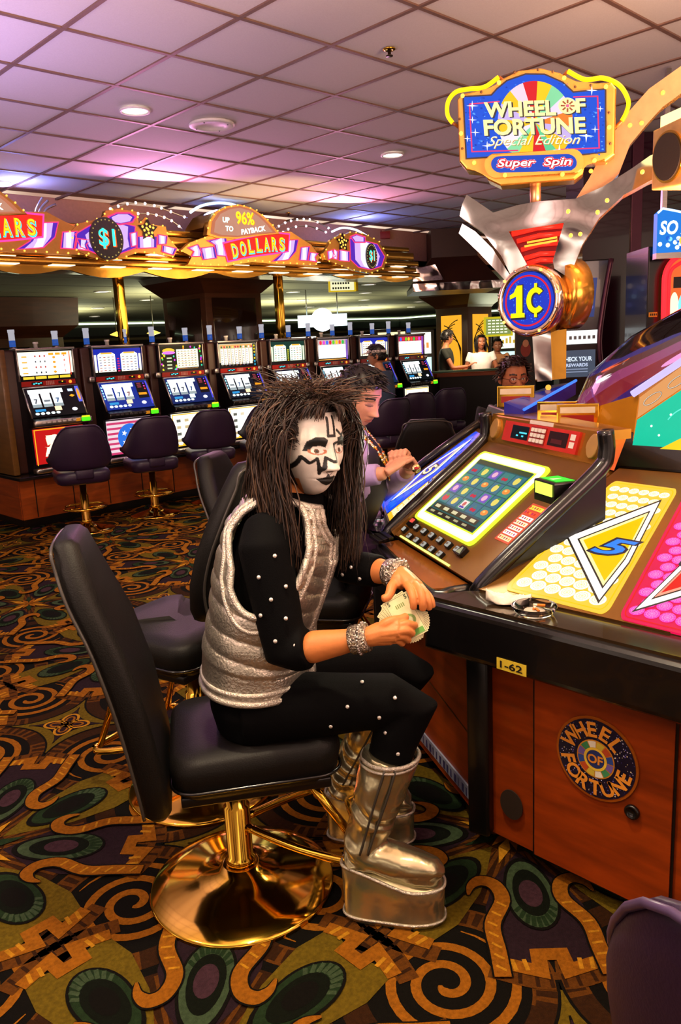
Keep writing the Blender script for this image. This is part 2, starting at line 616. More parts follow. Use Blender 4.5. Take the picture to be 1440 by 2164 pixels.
        for i in range(2, len(pts2) - 1, 2):
            p = Vector(pts2[i])
            d = p.normalized()
            fl.line(rot([tuple(p - d * .022), tuple(p + d * .022)], q * PI / 4), .010, brown, 4)
    for i in range(-1, 8):
        for j in range(-1, 8):
            ox, oy = .68 + G * i, 1.30 + G * j
            for A, x, y in ((cell, ox + G / 2, oy + G / 2), (fl, ox, oy)):
                v = Vector((x, y, 0)) - Vector((0, 0, 1.55))
                d = v.dot(FW)
                if d < .6 or abs(v.dot(RI)) > .5 * d + .9: continue
                if i > 4 and j < 2: continue
                put(A, x, y)
    return f.build('floor', kind='structure')


build_floor()


def tile_mat():
    m = bpy.data.materials.new('ceiling_tiles')
    m.use_nodes = True
    nt = m.node_tree
    L = nt.links.new
    b = nt.nodes['Principled BSDF']
    tc = nt.nodes.new('ShaderNodeTexCoord')
    t = nt.nodes.new('ShaderNodeTexNoise')
    t.inputs['Scale'].default_value = 140
    t.inputs['Detail'].default_value = 5
    L(tc.outputs['Object'], t.inputs[0])
    r = nt.nodes.new('ShaderNodeValToRGB')
    r.color_ramp.elements[0].color = (.60, .56, .54, 1)
    r.color_ramp.elements[1].color = (.72, .68, .66, 1)
    L(t.outputs['Fac'], r.inputs[0])
    L(r.outputs[0], b.inputs['Base Color'])
    b.inputs['Roughness'].default_value = .9
    bp = nt.nodes.new('ShaderNodeBump')
    bp.inputs['Strength'].default_value = .2
    L(t.outputs['Fac'], bp.inputs['Height'])
    L(bp.outputs[0], b.inputs['Normal'])
    return m


tile = tile_mat()
grid_m = mat('ceiling_grid_metal', '#7d5f52', .5, na=.2)
far_ceil = mat('far_ceiling_paint', '#8d8468', .85, na=.15, ns=2)
dark_tile = mat('dark_ceiling_tile', '#5a4550', .9)
GX, GY, GS = (2.04,3.9344,0.6103)
c = M()
ZC = 3.12
i0, i1, j0, j1 = -12, 22, -12, 14
dark = {(3, 6), (-0, -1)}
for i in range(i0, i1):
    for j in range(j0, j1):
        x, y = GX + GS * i, GY + GS * j
        if y + GS > 8.0: continue
        e = .012
        z = ZC + .006
        mm = tile
        c.add([(x + e, y + e, z), (x + GS - e, y + e, z), (x + GS - e, y + GS - e, z), (x + e, y + GS - e, z)], [(0, 3, 2, 1)], mm)
xa, xb, ya, yb = GX + GS * i0, GX + GS * i1, GY + GS * j0, 8.0
c.add([(xa, ya, ZC + .05), (xb, ya, ZC + .05), (xb, 8.0, ZC + .05), (xa, 8.0, ZC + .05)], [(0, 3, 2, 1)], grid_m)
for i in range(i0, i1 + 1):
    x = GX + GS * i
    c.box((x, (ya + yb) / 2, ZC + .008), (.024, yb - ya, .02), grid_m)
for j in range(j0, j1 + 1):
    y = GY + GS * j
    if y < 8: c.box(((xa + xb) / 2, y, ZC + .0075), (xb - xa, .024, .02), grid_m)
c.build('ceiling', kind='structure')
t = M()
t.box((14, 8.04, 2.89), (40, .08, .5), mat('salmon_fascia_paint', '#c98e6e', .8))
t.build('trim_1', kind='structure')
t = M()
t.box((14, 19, 2.69), (40, 22, .08), far_ceil)
for k in range(9):
    t.box((14, 9.5 + k * 1.2, 2.648), (40, .02, .006), P('#6b6350'))
t.build('ceiling_far', kind='structure')
# far walls with a glowing cove strip under the ceiling
wallm = mat('far_wall_paint', '#2a2016', .8, na=.3, ns=1)
w = M()
w.box((13, 24.1, 1.35), (42, .2, 2.7), wallm)
w.build('wall_back', kind='structure')
w = M()
w.box((27.1, 13, 1.35), (.2, 34, 2.7), wallm)
w.build('wall_right', kind='structure')
t = M()
t.box((13, 23.9, 2.60), (40, .12, .05), E('#dfffcf', 2.2))
t.box((26.9, 13, 2.60), (.12, 32, .05), E('#dfffcf', 2.2))
t.box((13, 23.93, 2.35), (40, .1, .26), P('#171a12'))
t.box((26.93, 13, 2.35), (.1, 32, .26), P('#171a12'))
t.box((13, 23.9, 2.1), (40, .1, .08), P('#6b5526'))
t.box((26.9, 13, 2.1), (.1, 32, .08), P('#6b5526'))
t.build('trim_2', kind='structure')


def ceiling_light(x, y, z, r, s, label, grp):
    o = thing('ceiling_light', label, 'ceiling light', (x, y, z), 0, grp)
    m = M()
    m.lathe([(r * 1.18, .0), (r * 1.18, -.012), (r, -.014), (r, .0)], (0, 0, 0), white_plastic, 28)
    m.build('trim_ring', o)
    m = M()
    m.lathe([(r * .98, .0), (r * .97, -.006), (0, -.006)], (0, 0, 0), E('#fff2e0', s), 28)
    m.build('diffuser', o)
    return o


ceiling_light(2.984, 4.9, 3.12, .085, 3, 'round recessed ceiling light glowing white beside the round speaker grille', None)
ceiling_light(5.394, 4.816, 3.12, .085, 3, 'round recessed ceiling light left of the tall wheel sign', None)
ceiling_light(3.118, 7.5, 3.12, .085, 3, 'round recessed light above the leftmost lit canopy sign', None)
far = [(6.8117,12.749,2.65), (8.7264,14.5584,2.65), (6.9335,15.1291,2.65), (8.891,16.938,2.65), (12.7563,14.3537,2.65), (10.7275,12.3405,2.65), (11.0844,10.5913,2.65), (12.7821,12.3225,2.65), (14.724,14.2538,2.65), (16.9872,16.493,2.65), (15.1888,16.8313,2.65), (13.4131,10.6928,2.65), (17.4746,14.8112,2.65), (19.6733,16.9737,2.65), (10.5668,20.366,2.65)]
for p in far:
    ceiling_light(p[0], p[1], 2.645, .12, 2.4, 'small round recessed light in the low greenish far ceiling', 'recessed lights in the far ceiling')
sp = thing('ceiling_speaker', 'round white speaker grille set in the ceiling tiles', 'ceiling speaker', (3.591, 4.898, 3.12))
m = M()
m.lathe([(.16, 0), (.16, -.012), (.148, -.018), (.09, -.018), (.085, -.010), (0, -.010)], (0, 0, 0), white_plastic, 40)
m.build('grille', sp)
m = M()
for k in range(4):
    a = k * PI / 2 + .5
    m.sphere((.12 * math.cos(a), .12 * math.sin(a), -.018), .006, P('#555555'), 8, 6)
m.build('screws', sp)
for px, lab in (((3.5474,3.1665,3.12), 'small dark ceiling sprinkler in the orange lit tile'), ((6.5191,7.5016,3.12), 'small dark ceiling sprinkler above the canopy signs')):
    o = thing('ceiling_sprinkler', lab, 'sprinkler', (px[0], px[1], 3.12))
    m = M()
    m.lathe([(.035, 0), (.034, -.006), (.016, -.010), (.016, -.0), ], (0, 0, 0), brass, 20)
    m.build('escutcheon', o)
    m = M()
    m.lathe([(.009, 0), (.009, -.03), (.020, -.034), (.020, -.038), (0, -.038)], (0, 0, 0), P('#2a1c14', .3), 14)
    m.build('head', o)
p = (8.6384,8.0462,3.12)
o = thing('exit_sign', 'small red exit sign hanging at the far edge of the ceiling', 'exit sign', (p[0], p[1], 3.12), math.radians(-44))
m = M(); m.box((0, 0, -.07), (.36, .06, .10), P('#a3271a'), .008); m.build('housing', o)
m = M(); m.box((0, 0, -.012), (.12, .05, .024), P('#7d1c14')); m.build('canopy', o)


# ------------------------------------------------------------------ the wheel game: round machine with player stations
def dirv(deg): return Vector((math.cos(math.radians(deg)), math.sin(math.radians(deg)), 0))


def slope_frame(o, wdeg, ndeg, sl):
    s = math.radians(sl)
    return frame(o, -dirv(wdeg), dirv(ndeg) * math.cos(s) + Vector((0, 0, math.sin(s))))


E0 = Vector((1.81, 1.31, 0))
W1 = dirv(62)
N1 = dirv(-28)
E1 = E0 + W1 * .91
E2 = E1 + dirv(47) * .95
E3 = E2 + dirv(16) * .91
A0 = Vector((1.80, .20, 0))
A1 = A0 + dirv(-62) * .91
A2 = A1 + dirv(-34) * 1.1
CEN = Vector((3.77, .76, 0))
ST = slope_frame(E0 + N1 * .037 + Vector((0, 0, .82)), 62, -28, 37.6)
FR = slope_frame((1.86, 1.31, .815), 90, 0, 22)
LW = slope_frame(E1 + dirv(-43) * .03 + Vector((0, 0, .825)), 47, -43, 36)
WF = frame((1.80, 1.31, 0), (0, -1, 0), (0, 0, 1))
game = thing('wheel_game_machine', 'huge round wheel game machine with lit diamond panels and a player screen', 'game machine', (3.77, .76, 0), world=True)


def pt(fr, x, y, h=0): return fr[0] + fr[1] * x + fr[2] * y + fr[3] * h


# wooden body
outline = [A2, A1, A0, E0, E1, E2, E3, E3 + Vector((1.0, -.5, 0)), Vector((5.7, .9, 0)), Vector((5.2, -.8, 0)), Vector((4.2, -1.3, 0))]
FZ = frame((0, 0, 0), (1, 0, 0), (0, 1, 0))
m = M()
m.prism([(p.x, p.y) for p in outline], FZ, .62, redwood, base=.06)
m.build('cabinet', game)
m = M()
m.prism([(CEN.x + (p.x - CEN.x) * .96, CEN.y + (p.y - CEN.y) * .96) for p in outline], FZ, .06, blk, base=.0)
m.build('kick_plinth', game)
m = M()
m.box(tuple(E0 + Vector((-.012, .012, .35))), (.07, .07, .58), blk, .01, math.radians(14))
m.build('corner_post', game)
m = M()
m.box(tuple(E1 + Vector((-.01, .01, .35))), (.07, .07, .58), blk, .01, math.radians(44))
m.build('corner_post', game)
# seam and kick strip of the side panel
m = M()
SF = frame(E0 + Vector((0, 0, 0)), -W1, (0, 0, 1))
a = Art()
a.line([(-.9, .42), (-.04, .31)], .006, blk, 1)
m.art(a, flatmap(SF))
m.build('panel_seam', game)
m = M()
m.prism([(-.88, .09), (-.05, .09), (-.05, .135), (-.88, .135)], SF, .006, P('#8c93a8', .3))
a = Art()
for i in range(26):
    a.rect(-.86 + i * .031, .095, -.86 + i * .031 + random.uniform(.006, .02), .125, P('#2b2a5a'), 1)
m.art(a, flatmap(SF, base=.006))
m.build('kick_plate', game)
# front door with logo, lock and speaker hole
d0, d1 = (0.1745,0.5914), (0.5673,0.5874)
db, dr = (0.1648,0.0651), (0.5699,0.1125)
dp = [(d0[0], .635), (dr[0], .635), (dr[0], db[1]), (d0[0], db[1])]
m = M()
m.prism([(x + (.007 if i in (1, 2) else -.007), y + (.0 if i < 2 else -.007)) for i, (x, y) in enumerate(dp)], WF, .002, blk)
m.build('door_gap', game)
m = M()
m.prism(dp[::-1], WF, .006, redwood)
door = m.build('door', game)
lc = (0.3663,0.444)
LR = .118
fmd = flatmap(WF, .0008, .012)
m = M()
m.prism([(lc[0] + LR * math.cos(t), lc[1] + LR * math.sin(t)) for t in [2 * PI * i / 48 for i in range(48)]], WF, .0035, mat('badge_copper', '#c06a1c', .3, .6), base=.008)
a = Art()
nb = P('#120f2a', .3)
a.ell(lc[0], lc[1], LR * .94, LR * .94, nb, 1, 40)
for i in range(260):
    r, t = LR * (.46 + .46 * random.random() ** .7), random.random() * 2 * PI
    q = random.uniform(.0006, .0018)
    a.rect(lc[0] + r * math.cos(t) - q, lc[1] + r * math.sin(t) - q, lc[0] + r * math.cos(t) + q, lc[1] + r * math.sin(t) + q, P(random.choice(['#c9c4e8', '#6f63c0', '#e8d8b0', '#3f3d8a'])), 2)
oc = P('#e09030', .35)
for word, a0, step, top in (('WHEEL', 150, -26, True), ('FORTUNE', 197, 24.5, False)):
    for i, ch in enumerate(word):
        t = math.radians(a0 + step * i)
        a.text(ch, lc[0] + LR * .70 * math.cos(t), lc[1] + LR * .70 * math.sin(t), LR * .36, oc, 4, .03, rot=t - PI / 2 if top else t + PI / 2)
a.ell(lc[0], lc[1], LR * .46, LR * .46, P('#c9841f', .35), 3, 32)
cols = ['#2a4a9a', '#b84820', '#c9b23a', '#e2dccb', '#3c8a58', '#6f5aa8']
for i in range(12):
    a.ring(lc[0], lc[1], LR * .28, LR * .43, P(cols[i % 6]), 4, 4, a0=2 * PI * i / 12, a1=2 * PI * (i + .9) / 12)
a.ring(lc[0], lc[1], LR * .22, LR * .28, P('#e8c23a'), 5)
a.ell(lc[0], lc[1], LR * .22, LR * .22, P('#22306a'), 4)
a.text('OF', lc[0], lc[1], LR * .22, oc, 6, .03)
m.art(a, fmd)
m.build('wheel_badge', door, label='round starry badge with orange lettering')
h0 = (0.0931,0.1898)
m = M()
m.prism([(h0[0] + .039 * math.cos(t), h0[1] + .047 * math.sin(t)) for t in [2 * PI * i / 36 for i in range(36)]], WF, .003, mat('speaker_mesh', '#2a1a0c', .7, na=.6, ns=400))
m.build('speaker_grille', game)
k0 = (0.4696,0.3308)
m = M()
m.lathe([(.020, 0), (.020, .008), (.014, .011), (.012, .004), (0, .004)], pt(WF, k0[0], k0[1], .008), blk_gloss, 24, (-1, 0, 0))
m.build('lock', door)
# counters: padded bumper and glossy top of the front wedge
m = M()
m.prism([(-.165, .645), (1.2, .645), (1.2, .80), (-.165, .80)], frame((1.80, 1.31, 0), (0, -1, 0), (0, 0, 1)), .085, blk_gloss, bev=.02)
m.build('bumper', game, label='black padded bumper edge')
ctm = mat('counter_top_laminate', '#3a2c1c', .12, .35, na=.3, ns=4, coat=.5)
m = M()
m.prism([(1.735, 1.46), (1.735, .1), (1.885, .1), (1.885, 1.33), (1.84, 1.40)][::-1], FZ, .014, ctm, base=.795)
m.build('counter_top', game)
tp = [(0.2013,0.6636), (0.3104,0.6538), (0.3096,0.6184), (0.2,0.6311)]
BF = frame((1.714, 1.31, 0), (0, -1, 0), (0, 0, 1))
tx0, tx1 = .185, .262
m = M()
m.prism([(.105, .655), (.200, .655), (.200, .688), (.105, .688)], BF, .0015, P('#e0c23a', .4))
a = Art()
a.text('1-62', .1525, .6715, .021, P('#17130a'), 1, .02, w=.072)
m.art(a, flatmap(BF, .0008, .0018))
m.build('number_tag', game, label='yellow number tag reading 1-62')
# front wedge deck with lit diamond panels
deck = [(-.09, 0), (1.15, 0), (.95, .74), (.03, .74)]
m = M()
m.prism(deck, FR, .02, bronze, base=-.02)
m.build('wedge_deck', game)


def diamond_panel(parent, fr, quad, cbase, cring, cdiam, num, numcol, name, lab, dia=None, h=.003):
    """lit panel: quad corners BL,BR,TR,TL in frame coordinates; art drawn in unit square u,v"""
    q = [Vector(p) for p in quad]

    def bil(u, v): return q[0] * (1 - u) * (1 - v) + q[1] * u * (1 - v) + q[2] * u * v + q[3] * (1 - u) * v
    Wd, Ht = (q[1] - q[0]).length, (q[3] - q[0]).length
    m = M()
    rr = rrect(0, 0, 1, 1, .06)
    m.prism([tuple(bil(x, y)) for x, y in rr], fr, h + .004, cbase, base=-.004)
    a = Art()
    a.line([tuple(bil(x, y)) for x, y in rrect(.035, .02, .965, .98, .05)], .004, cdiam, 1, True)
    n = 6
    rad = Wd / n * .5
    rows = int(Ht / (rad * 1.75))
    for j in range(rows):
        for i in range(n + (j % 2 == 0) * 0):
            u = (i + .5 + (.5 if j % 2 else 0)) / n
            v = (j + .5) / rows
            if u > .96: continue
            p = bil(.06 + .88 * u, .04 + .92 * v)
            k = (1 - v) + v * (q[2] - q[3]).length / Wd
            a.ell(p.x, p.y, rad * .86 * k, rad * .84 * k, cring[0], 2, 20)
            for s in (.62, .34): a.ring(p.x, p.y, rad * .86 * k * s, rad * .86 * k * (s + .07), cring[1], 3, 14)
            for w in range(6):
                t = w * PI / 6
                a.line([(p.x - rad * .8 * k * math.cos(t), p.y - rad * .8 * k * math.sin(t)), (p.x + rad * .8 * k * math.cos(t), p.y + rad * .8 * k * math.sin(t))], .0009, cring[1], 3)
    d = [Vector(p) for p in dia]
    c = sum(d, Vector((0, 0))) / 4

    def sc_(k): return [tuple(c + (p - c) * k) for p in d]
    a.poly(sc_(1.06), P('#101010'), 4)
    a.poly(sc_(1.0), E('#fff8f0', 1.3), 5)
    a.poly(sc_(.80), P('#101010'), 6)
    a.poly(sc_(.75), E('#ffe9a0' if num == '5' else '#ff9a80', 1.1), 7)
    a.poly(sc_(.66), cdiam, 8)
    m.art(a, flatmap(fr, .0007, h))
    o = m.build(name, parent, label=lab)
    if num:
        s = (d[0] - d[2]).length * .16
        m = M()
        a = Art()
        ax = (q[1] - q[0]).normalized()
        a.text(num, 0, 0, s * 1.22, P('#0b1230'), 1, .07, .3, w=s * 1.75)
        a.text(num, 0, 0, s, E(numcol, 1.1), 2, .02, .3, w=s * 1.45)
        a.warp(lambda x, y: (c.x + ax.x * x - ax.y * y, c.y + ax.y * x + ax.x * y))
        m.art(a, flatmap(fr, .0007, h + .007))
        m.build('number', o)
    return o


diamond_panel(game, FR, [(0.0132,0.0205), (0.3458,0.0076), (0.2759,0.6412), (0.0521,0.6556)], E('#f2c23c', 1.05), (E('#fff6dc', 1.3), E('#ffe08a', 1.0)), E('#ffc400', 1.0), '5', '#2f7ff0', 'diamond_panel', 'glowing yellow panel with white rimmed diamond and blue 5', [(0.253,0.5542), (0.3031,0.0547), (0.0718,0.3102), (0.3018,0.2359)][0:1] + [(0.3018,0.2359), (0.3031,0.0547), (0.0718,0.3102)])
diamond_panel(game, FR, [(0.3801,0.005), (.66, -.005), (.60, .62), (0.3073,0.6044)], E('#d8104a', 1.05), (E('#f040b0', 1.15), E('#ff90d0', 1.0)), E('#e01818', 1.0), '8', '#f0c040', 'diamond_panel', 'glowing magenta panel with red diamond', [(.56, .52), (.60, .25), (0.4093,0.048), (.45, .33)])
# header bar at the back of the wedge
m = M()
hb = slope_frame(pt(FR, 0, .735), 90, 0, 68)
m.prism([(-.14, 0), (.98, 0), (.93, .135), (-.10, .135)], hb, .05, blk_gloss, base=-.05, bev=.012)
m.build('header_bar', game)
# left wedge: blue and yellow panels, seen at a grazing angle
m = M()
m.prism([(-.62, 0), (.05, 0), (-.08, .56), (-.52, .56)], LW, .02, bronze, base=-.02)
m.build('wedge_deck', game)
diamond_panel(game, LW, [(-.25, .01), (-.03, .01), (-.12, .54), (-.27, .54)], E('#f0b400', 1.05), (E('#fff2c8', 1.2), E('#ffd860', 1.0)), E('#ffc400', 1.0), '5', '#2f7ff0', 'diamond_panel', 'yellow lit panel with blue 5 left of the screen', [(-.19, .50), (-.10, .28), (-.13, .05), (-.23, .26)])
diamond_panel(game, LW, [(-.56, .01), (-.27, .01), (-.285, .54), (-.48, .54)], E('#1048e0', 1.05), (E('#2060ff', 1.05), E('#3070ff', 1.0)), E('#0838d0', 1.0), '5', '#ffe0b0', 'diamond_panel', 'deep blue lit panel with white edged diamond', [(-.38, .50), (-.31, .28), (-.40, .05), (-.50, .26)])
m = M()
m.tube([pt(LW, -.61, 0, .0), pt(LW, -.60, .3, .01), pt(LW, -.52, .58, .01)], .024, blk_gloss, 12)
hb2 = slope_frame(pt(LW, 0, .56), 47, -43, 66)
m.prism([(-.53, 0), (-.08, 0), (-.10, .12), (-.51, .12)], hb2, .05, blk_gloss, base=-.05, bev=.012)
m.build('header_bar', game)
# counter along the left wedge where glasses stand
m = M()
lo = dirv(137)
m.prism([(p.x, p.y) for p in [E1 - W1 * .12 - N1 * .10, E1 - W1 * .05 + N1 * .12, E1 + dirv(47) * .2 - lo * .06, E2 - lo * .06, E2 + lo * .14, E1 + lo * .16 - N1 * .04]][::-1], FZ, .05, mat('violet_counter', '#3a2440', .15, .3, na=.3, ns=4, coat=.4), base=.745)
m.build('counter_top', game)
# ---- player station
stn = M()
stn.prism([(-.92, -.01), (-.10, -.01), (-.10, .53), (-.92, .53)], ST, .03, bronze, base=-.03)
station = stn.build('station_panel', game)
sc0, sc1, st0, st1 = -.842, -.325, .09, .474
m = M()
fm = flatmap(ST, .0007, .004)
m.prism(rrect(sc0, st0, sc1, st1, .025), ST, .012, E('#d0ee30', 1.25), base=-.004)
a = Art()
a.line(rrect(sc0 + .027, st0 + .023, sc1 - .027, st1 - .023, .015), .032, E('#f8ffb0', 1.7), 1, True)
a.line(rrect(sc0 + .027, st0 + .023, sc1 - .027, st1 - .023, .015), .016, E('#ffffe0', 2.0), 2, True)
m.art(a, flatmap(ST, .0004, .008))
m.build('lit_bezel', station, label='glowing yellow green bezel')
m = M()
ix0, ix1, iy0, iy1 = sc0 + .055, sc1 - .055, st0 + .045, st1 - .045
m.prism([(ix0, iy0), (ix1, iy0), (ix1, iy1), (ix0, iy1)], ST, .0035, E('#2d6a68', .62), base=.008)
a = Art()
gw, gh = (ix1 - ix0) / 5, (iy1 - iy0) * .72 / 4
yb = iy0 + (iy1 - iy0) * .2
for i in range(5):
    for j in range(4):
        x, y = ix0 + gw * (i + .5), yb + gh * (j + .5)
        a.rect(x - gw * .47, y - gh * .46, x + gw * .47, y + gh * .46, E(['#2f8a86', '#2a7a90', '#3a9a80', '#377f92'][(i * 3 + j) % 4], .7), 1)
        k = (i * 7 + j * 5 + i * j) % 6
        if k == 0:
            a.ell(x, y, gw * .26, gh * .30, E('#d83a28', .8), 2)
            a.ell(x, y + gh * .25, gw * .10, gh * .12, E('#3a9a30', .8), 3)
        elif k == 1:
            a.ell(x, y, gw * .22, gh * .34, E('#e8d860', .9), 2)
            a.ell(x + gw * .08, y + gh * .32, gw * .14, gh * .08, E('#4a9a30', .8), 3)
        elif k == 2:
            a.rect(x - gw * .28, y - gh * .36, x + gw * .28, y + gh * .36, E('#efe6d8', .9), 2)
            a.ell(x, y + gh * .05, gw * .14, gh * .2, E('#d86a5a', .8), 3)
            a.rect(x - gw * .22, y - gh * .32, x + gw * .22, y - gh * .16, E('#4a3aa8', .8), 3)
        elif k == 3:
            for dx in (-.12, .12): a.ell(x + gw * dx, y - gh * .12, gw * .13, gh * .15, E('#c81e2e', .8), 2)
            a.line([(x - gw * .12, y), (x, y + gh * .3), (x + gw * .12, y)], .002, E('#4a9a30', .8), 3)
        elif k == 4:
            a.ell(x, y, gw * .28, gh * .24, E('#f09030', .9), 2)
            a.ell(x - gw * .05, y + gh * .05, gw * .10, gh * .08, E('#ffd070', .9), 3)
        else:
            a.rect(x - gw * .34, y - gh * .38, x + gw * .34, y + gh * .38, E('#7a5ac0', .8), 2)
            a.ell(x, y, gw * .2, gh * .26, E('#e8b0c8', .9), 3)
a.rect(ix0, iy1 - (iy1 - iy0) * .07, ix1, iy1, E('#4a5a30', .6), 2)
a.rect(ix0, iy0, ix1, iy0 + (iy1 - iy0) * .075, E('#3a3424', .5), 2)
a.rect(ix0 + .02, iy0 + .028, ix1 - .02, iy0 + .052, E('#5a5030', .5), 2)
for i in range(5):
    a.rect(ix0 + .03 + i * .075, iy0 + .033, ix0 + .03 + i * .075 + .04, iy0 + .047, E('#e8e0b0', .8), 3)
    a.rect(ix0 + .03 + i * .07, iy0 + .008, ix0 + .03 + i * .07 + .035, iy0 + .017, E('#c8c090', .7), 3)
m.art(a, flatmap(ST, .0006, .0117))
m.build('screen', station, label='video reel screen with fruit symbols')
# keypad: two rows of small white buttons and a larger play button
for r, (n, x0, x1, y) in enumerate(((6, -.735, -.365, .057), (5, -.72, -.43, .012))):
    for i in range(n):
        x = x0 + (x1 - x0) * i / (n - 1)
        m = M()
        m.prism(rrect(x - .016, y - .013, x + .016, y + .013, .003, 3), ST, .012, blk)
        m.prism(rrect(x - .012, y - .010, x + .012, y + .010, .003, 3), ST, .004, E('#e8e4d8', .45), base=.012, bev=.0015)
        a = Art()
        a.rect(x - .007, y - .004, x + .007, y + .004, P('#55504a'), 1)
        m.art(a, flatmap(ST, .0006, .0165))
        m.build('button', station)
m = M()
m.prism(rrect(-.352, .040, -.312, .078, .006, 3), ST, .016, blk)
m.prism([(-.345, .046), (-.319, .046), (-.332, .072)], ST, .004, E('#d8d0a0', .5), base=.016)
m.build('play_button', station, label='larger triangular play button')
m = M()
m.prism(rrect(-.815, .012, -.790, .038, .003, 3), ST, .012, blk)
m.prism(rrect(-.811, .016, -.794, .034, .003, 3), ST, .004, E('#e8e4d8', .45), base=.012)
m.build('button', station)
m = M()
m.prism(rrect(-.822, .045, -.778, .085, .004, 3), ST, .014, blk_gloss)
m.prism(rrect(-.815, .062, -.786, .080, .003, 3), ST, .002, E('#ff5a4a', .8), base=.014)
m.build('indicator', station)
# ticket slot on the ledge
m = M()
o = E0 + W1 * .80 - N1 * .035 + Vector((0, 0, .80))
for k in range(3): m.prism([(-.06, 0), (.06, 0), (.05, .022), (-.05, .022)], frame(o - N1 * .02 * k + Vector((0, 0, .02 - k * .004)), -W1, -N1 * -1), .012, blk_gloss, bev=.002)
m.build('ticket_slot', station)
# bill acceptor
m = M()
o = pt(ST, -.205, .40)
bf = frame(o, -W1, N1)
m.prism([(-.062, -.045), (.062, -.045), (.07, .07), (-.07, .07)], bf, .085, blk, base=-.05, bev=.006)
bill = m.build('bill_acceptor', station)
m = M()
ff = frame(pt(bf, 0, -.0455, 0), -W1, (0, 0, 1))
m.prism([(-.05, -.01), (.05, -.01), (.05, .028), (-.05, .028)], ff, .003, E('#d8ff50', 1.5))
tf = flatmap(bf, .001, .0355)
a = Art()
a.poly([(-.048, -.03), (.048, -.03), (.052, .035), (-.052, .035)], E('#38e038', 1.3), 1)
a.poly([(-.012, -.02), (.012, -.02), (0, .02)], E('#c8ff9a', 1.6), 2)
m.art(a, tf)
m.build('lit_slot', bill, label='green lit bill slot')
# pay table strip
m = M()
m.prism([(-.255, .155), (-.165, .155), (-.155, .325), (-.245, .325)], ST, .003, E('#d8502a', 1.0))
a = Art()
for k in range(7):
    y = .162 + k * .023
    a.rect(-.245 + k * .0015, y, -.17 + k * .0015, y + .017, E(['#f0d8a0', '#ffffff', '#f6e8d0', '#ffe0c0', '#fff4e8', '#e84a28', '#ffd040'][k], 1.1), 1)
    for i in range(5): a.ell(-.235 + i * .014, y + .0085, .004, .005, E(['#c83018', '#e8a020', '#b82a5a'][(i + k) % 3], .9), 2, 10)
m.art(a, flatmap(ST, .0007, .003))
m.build('pay_table', station, label='red and white lit pay table strip')
# ribs each side of the station
for x in (-.10, -.92):
    m = M()
    pts = [pt(ST, x, -.035, -.03), pt(ST, x, .0, .0), pt(ST, x, .25, .006), pt(ST, x, .50, .006), pt(ST, x, .56, .03), pt(ST, x, .60, .09)]
    m.tube(spline(pts, 4), .026, blk_gloss, 14)
    m.prism([tuple(p) for p in ((0, 0), (.42, 0), (.42, .33))], frame(pt(ST, x, 0, -.0) - Vector((0, 0, .0)), N1, (0, 0, 1)), .02, blk, base=-.01)
    m.build('rib', game)
# ledge in front of the station
g0, g1, g2 = (2.2934,2.2749,0.79), (1.819,1.5295,0.79), (1.9497,1.4377,0.79)
led = [Vector(g0), Vector(g1), Vector(g2), pt(ST, -.08, 0), pt(ST, -.94, 0)]
m = M()
m.prism([(p[0], p[1]) for p in led][::1], FZ, .012, mat('amber_ledge', '#b0672a', .14, .55, na=.3, ns=5), base=.783)
m.build('ledge', station)
m = M()
eg = spline([Vector((p[0], p[1], .772)) for p in [E1 - N1 * .12, g0, (Vector(g0) + Vector(g1)) / 2, g1, (Vector(g1) + Vector(g2)) / 2, g2, pt(ST, -.06, .06)]], 6)
m.tube(eg, .026, blk_gloss, 12)
m.build('edge_bumper', station)
m = M()
m.prism([(p[0], p[1]) for p in [E0 - W1 * .06 - N1 * .02, E0 - N1 * .09 + W1 * .1, E1 - N1 * .09, E1, E0]][::-1], FZ, .14, blk, base=.64)
m.build('under_counter', game)
m = M()
a = Art()
a.line([(-.80, -.004), (-.33, -.004)], .008, E('#f6ff70', 1.6), 1)
m.art(a, flatmap(ST, .001, .002))
m.build('bright_strip', station)
# station header with speakers and red player module
HD = slope_frame(pt(ST, 0, .525, 0), 62, -28, 74)
hx0, hx1 = -.905, -.128
m = M()
m.prism([(hx0, 0), (hx1, 0), (hx1 + .02, .118), (hx0 - .01, .118)][::1], HD, .06, gold_mirror, base=-.06, bev=.01)
head = m.build('header', game, label='gold mirror header')
for x in (-.845, -.172):
    m = M()
    m.prism([(x + .030 * math.cos(t), .06 + .040 * math.sin(t)) for t in [2 * PI * i / 28 for i in range(28)]], HD, .012, mat('speaker_cone_gold', '#b98d4a', .45, .4), bev=.004)
    m.build('speaker', head)
m = M()
m.prism([(-.765, .022), (-.255, .022), (-.255, .098), (-.765, .098)], HD, .010, P('#c0281a', .3))
a = Art()
a.rect(-.70, .036, -.575, .086, P('#0a1a26', .2), 1)
for k in range(4): a.rect(-.66 + k * .02, .046 + (k % 2) * .012, -.645 + k * .02, .052 + (k % 2) * .012, E('#4fd0e8', 1.1), 2)
a.rect(-.63, .058, -.585, .064, E('#4fd0e8', 1.1), 2)
a.rect(-.435, .036, -.315, .086, P('#190808', .25), 1)
a.rect(-.415, .045, -.345, .06, P('#4a1010', .3), 2)
for k in range(2): a.rect(-.302, .04 + k * .026, -.272, .06 + k * .026, P('#e0d8d0'), 1)
m.art(a, flatmap(HD, .0008, .0102))
mod = m.build('player_module', head, label='red player card module')
m = M()
m.prism([(-.56, .030), (-.455, .030), (-.455, .092), (-.56, .092)], HD, .003, P('#8c1a12', .4), base=.010)
for i in range(4):
    for j in range(3): m.prism(rrect(-.553 + i * .025, .035 + j * .019, -.534 + i * .025, .049 + j * .019, .003, 2), HD, .004, P('#e6e0d2', .4), base=.013)
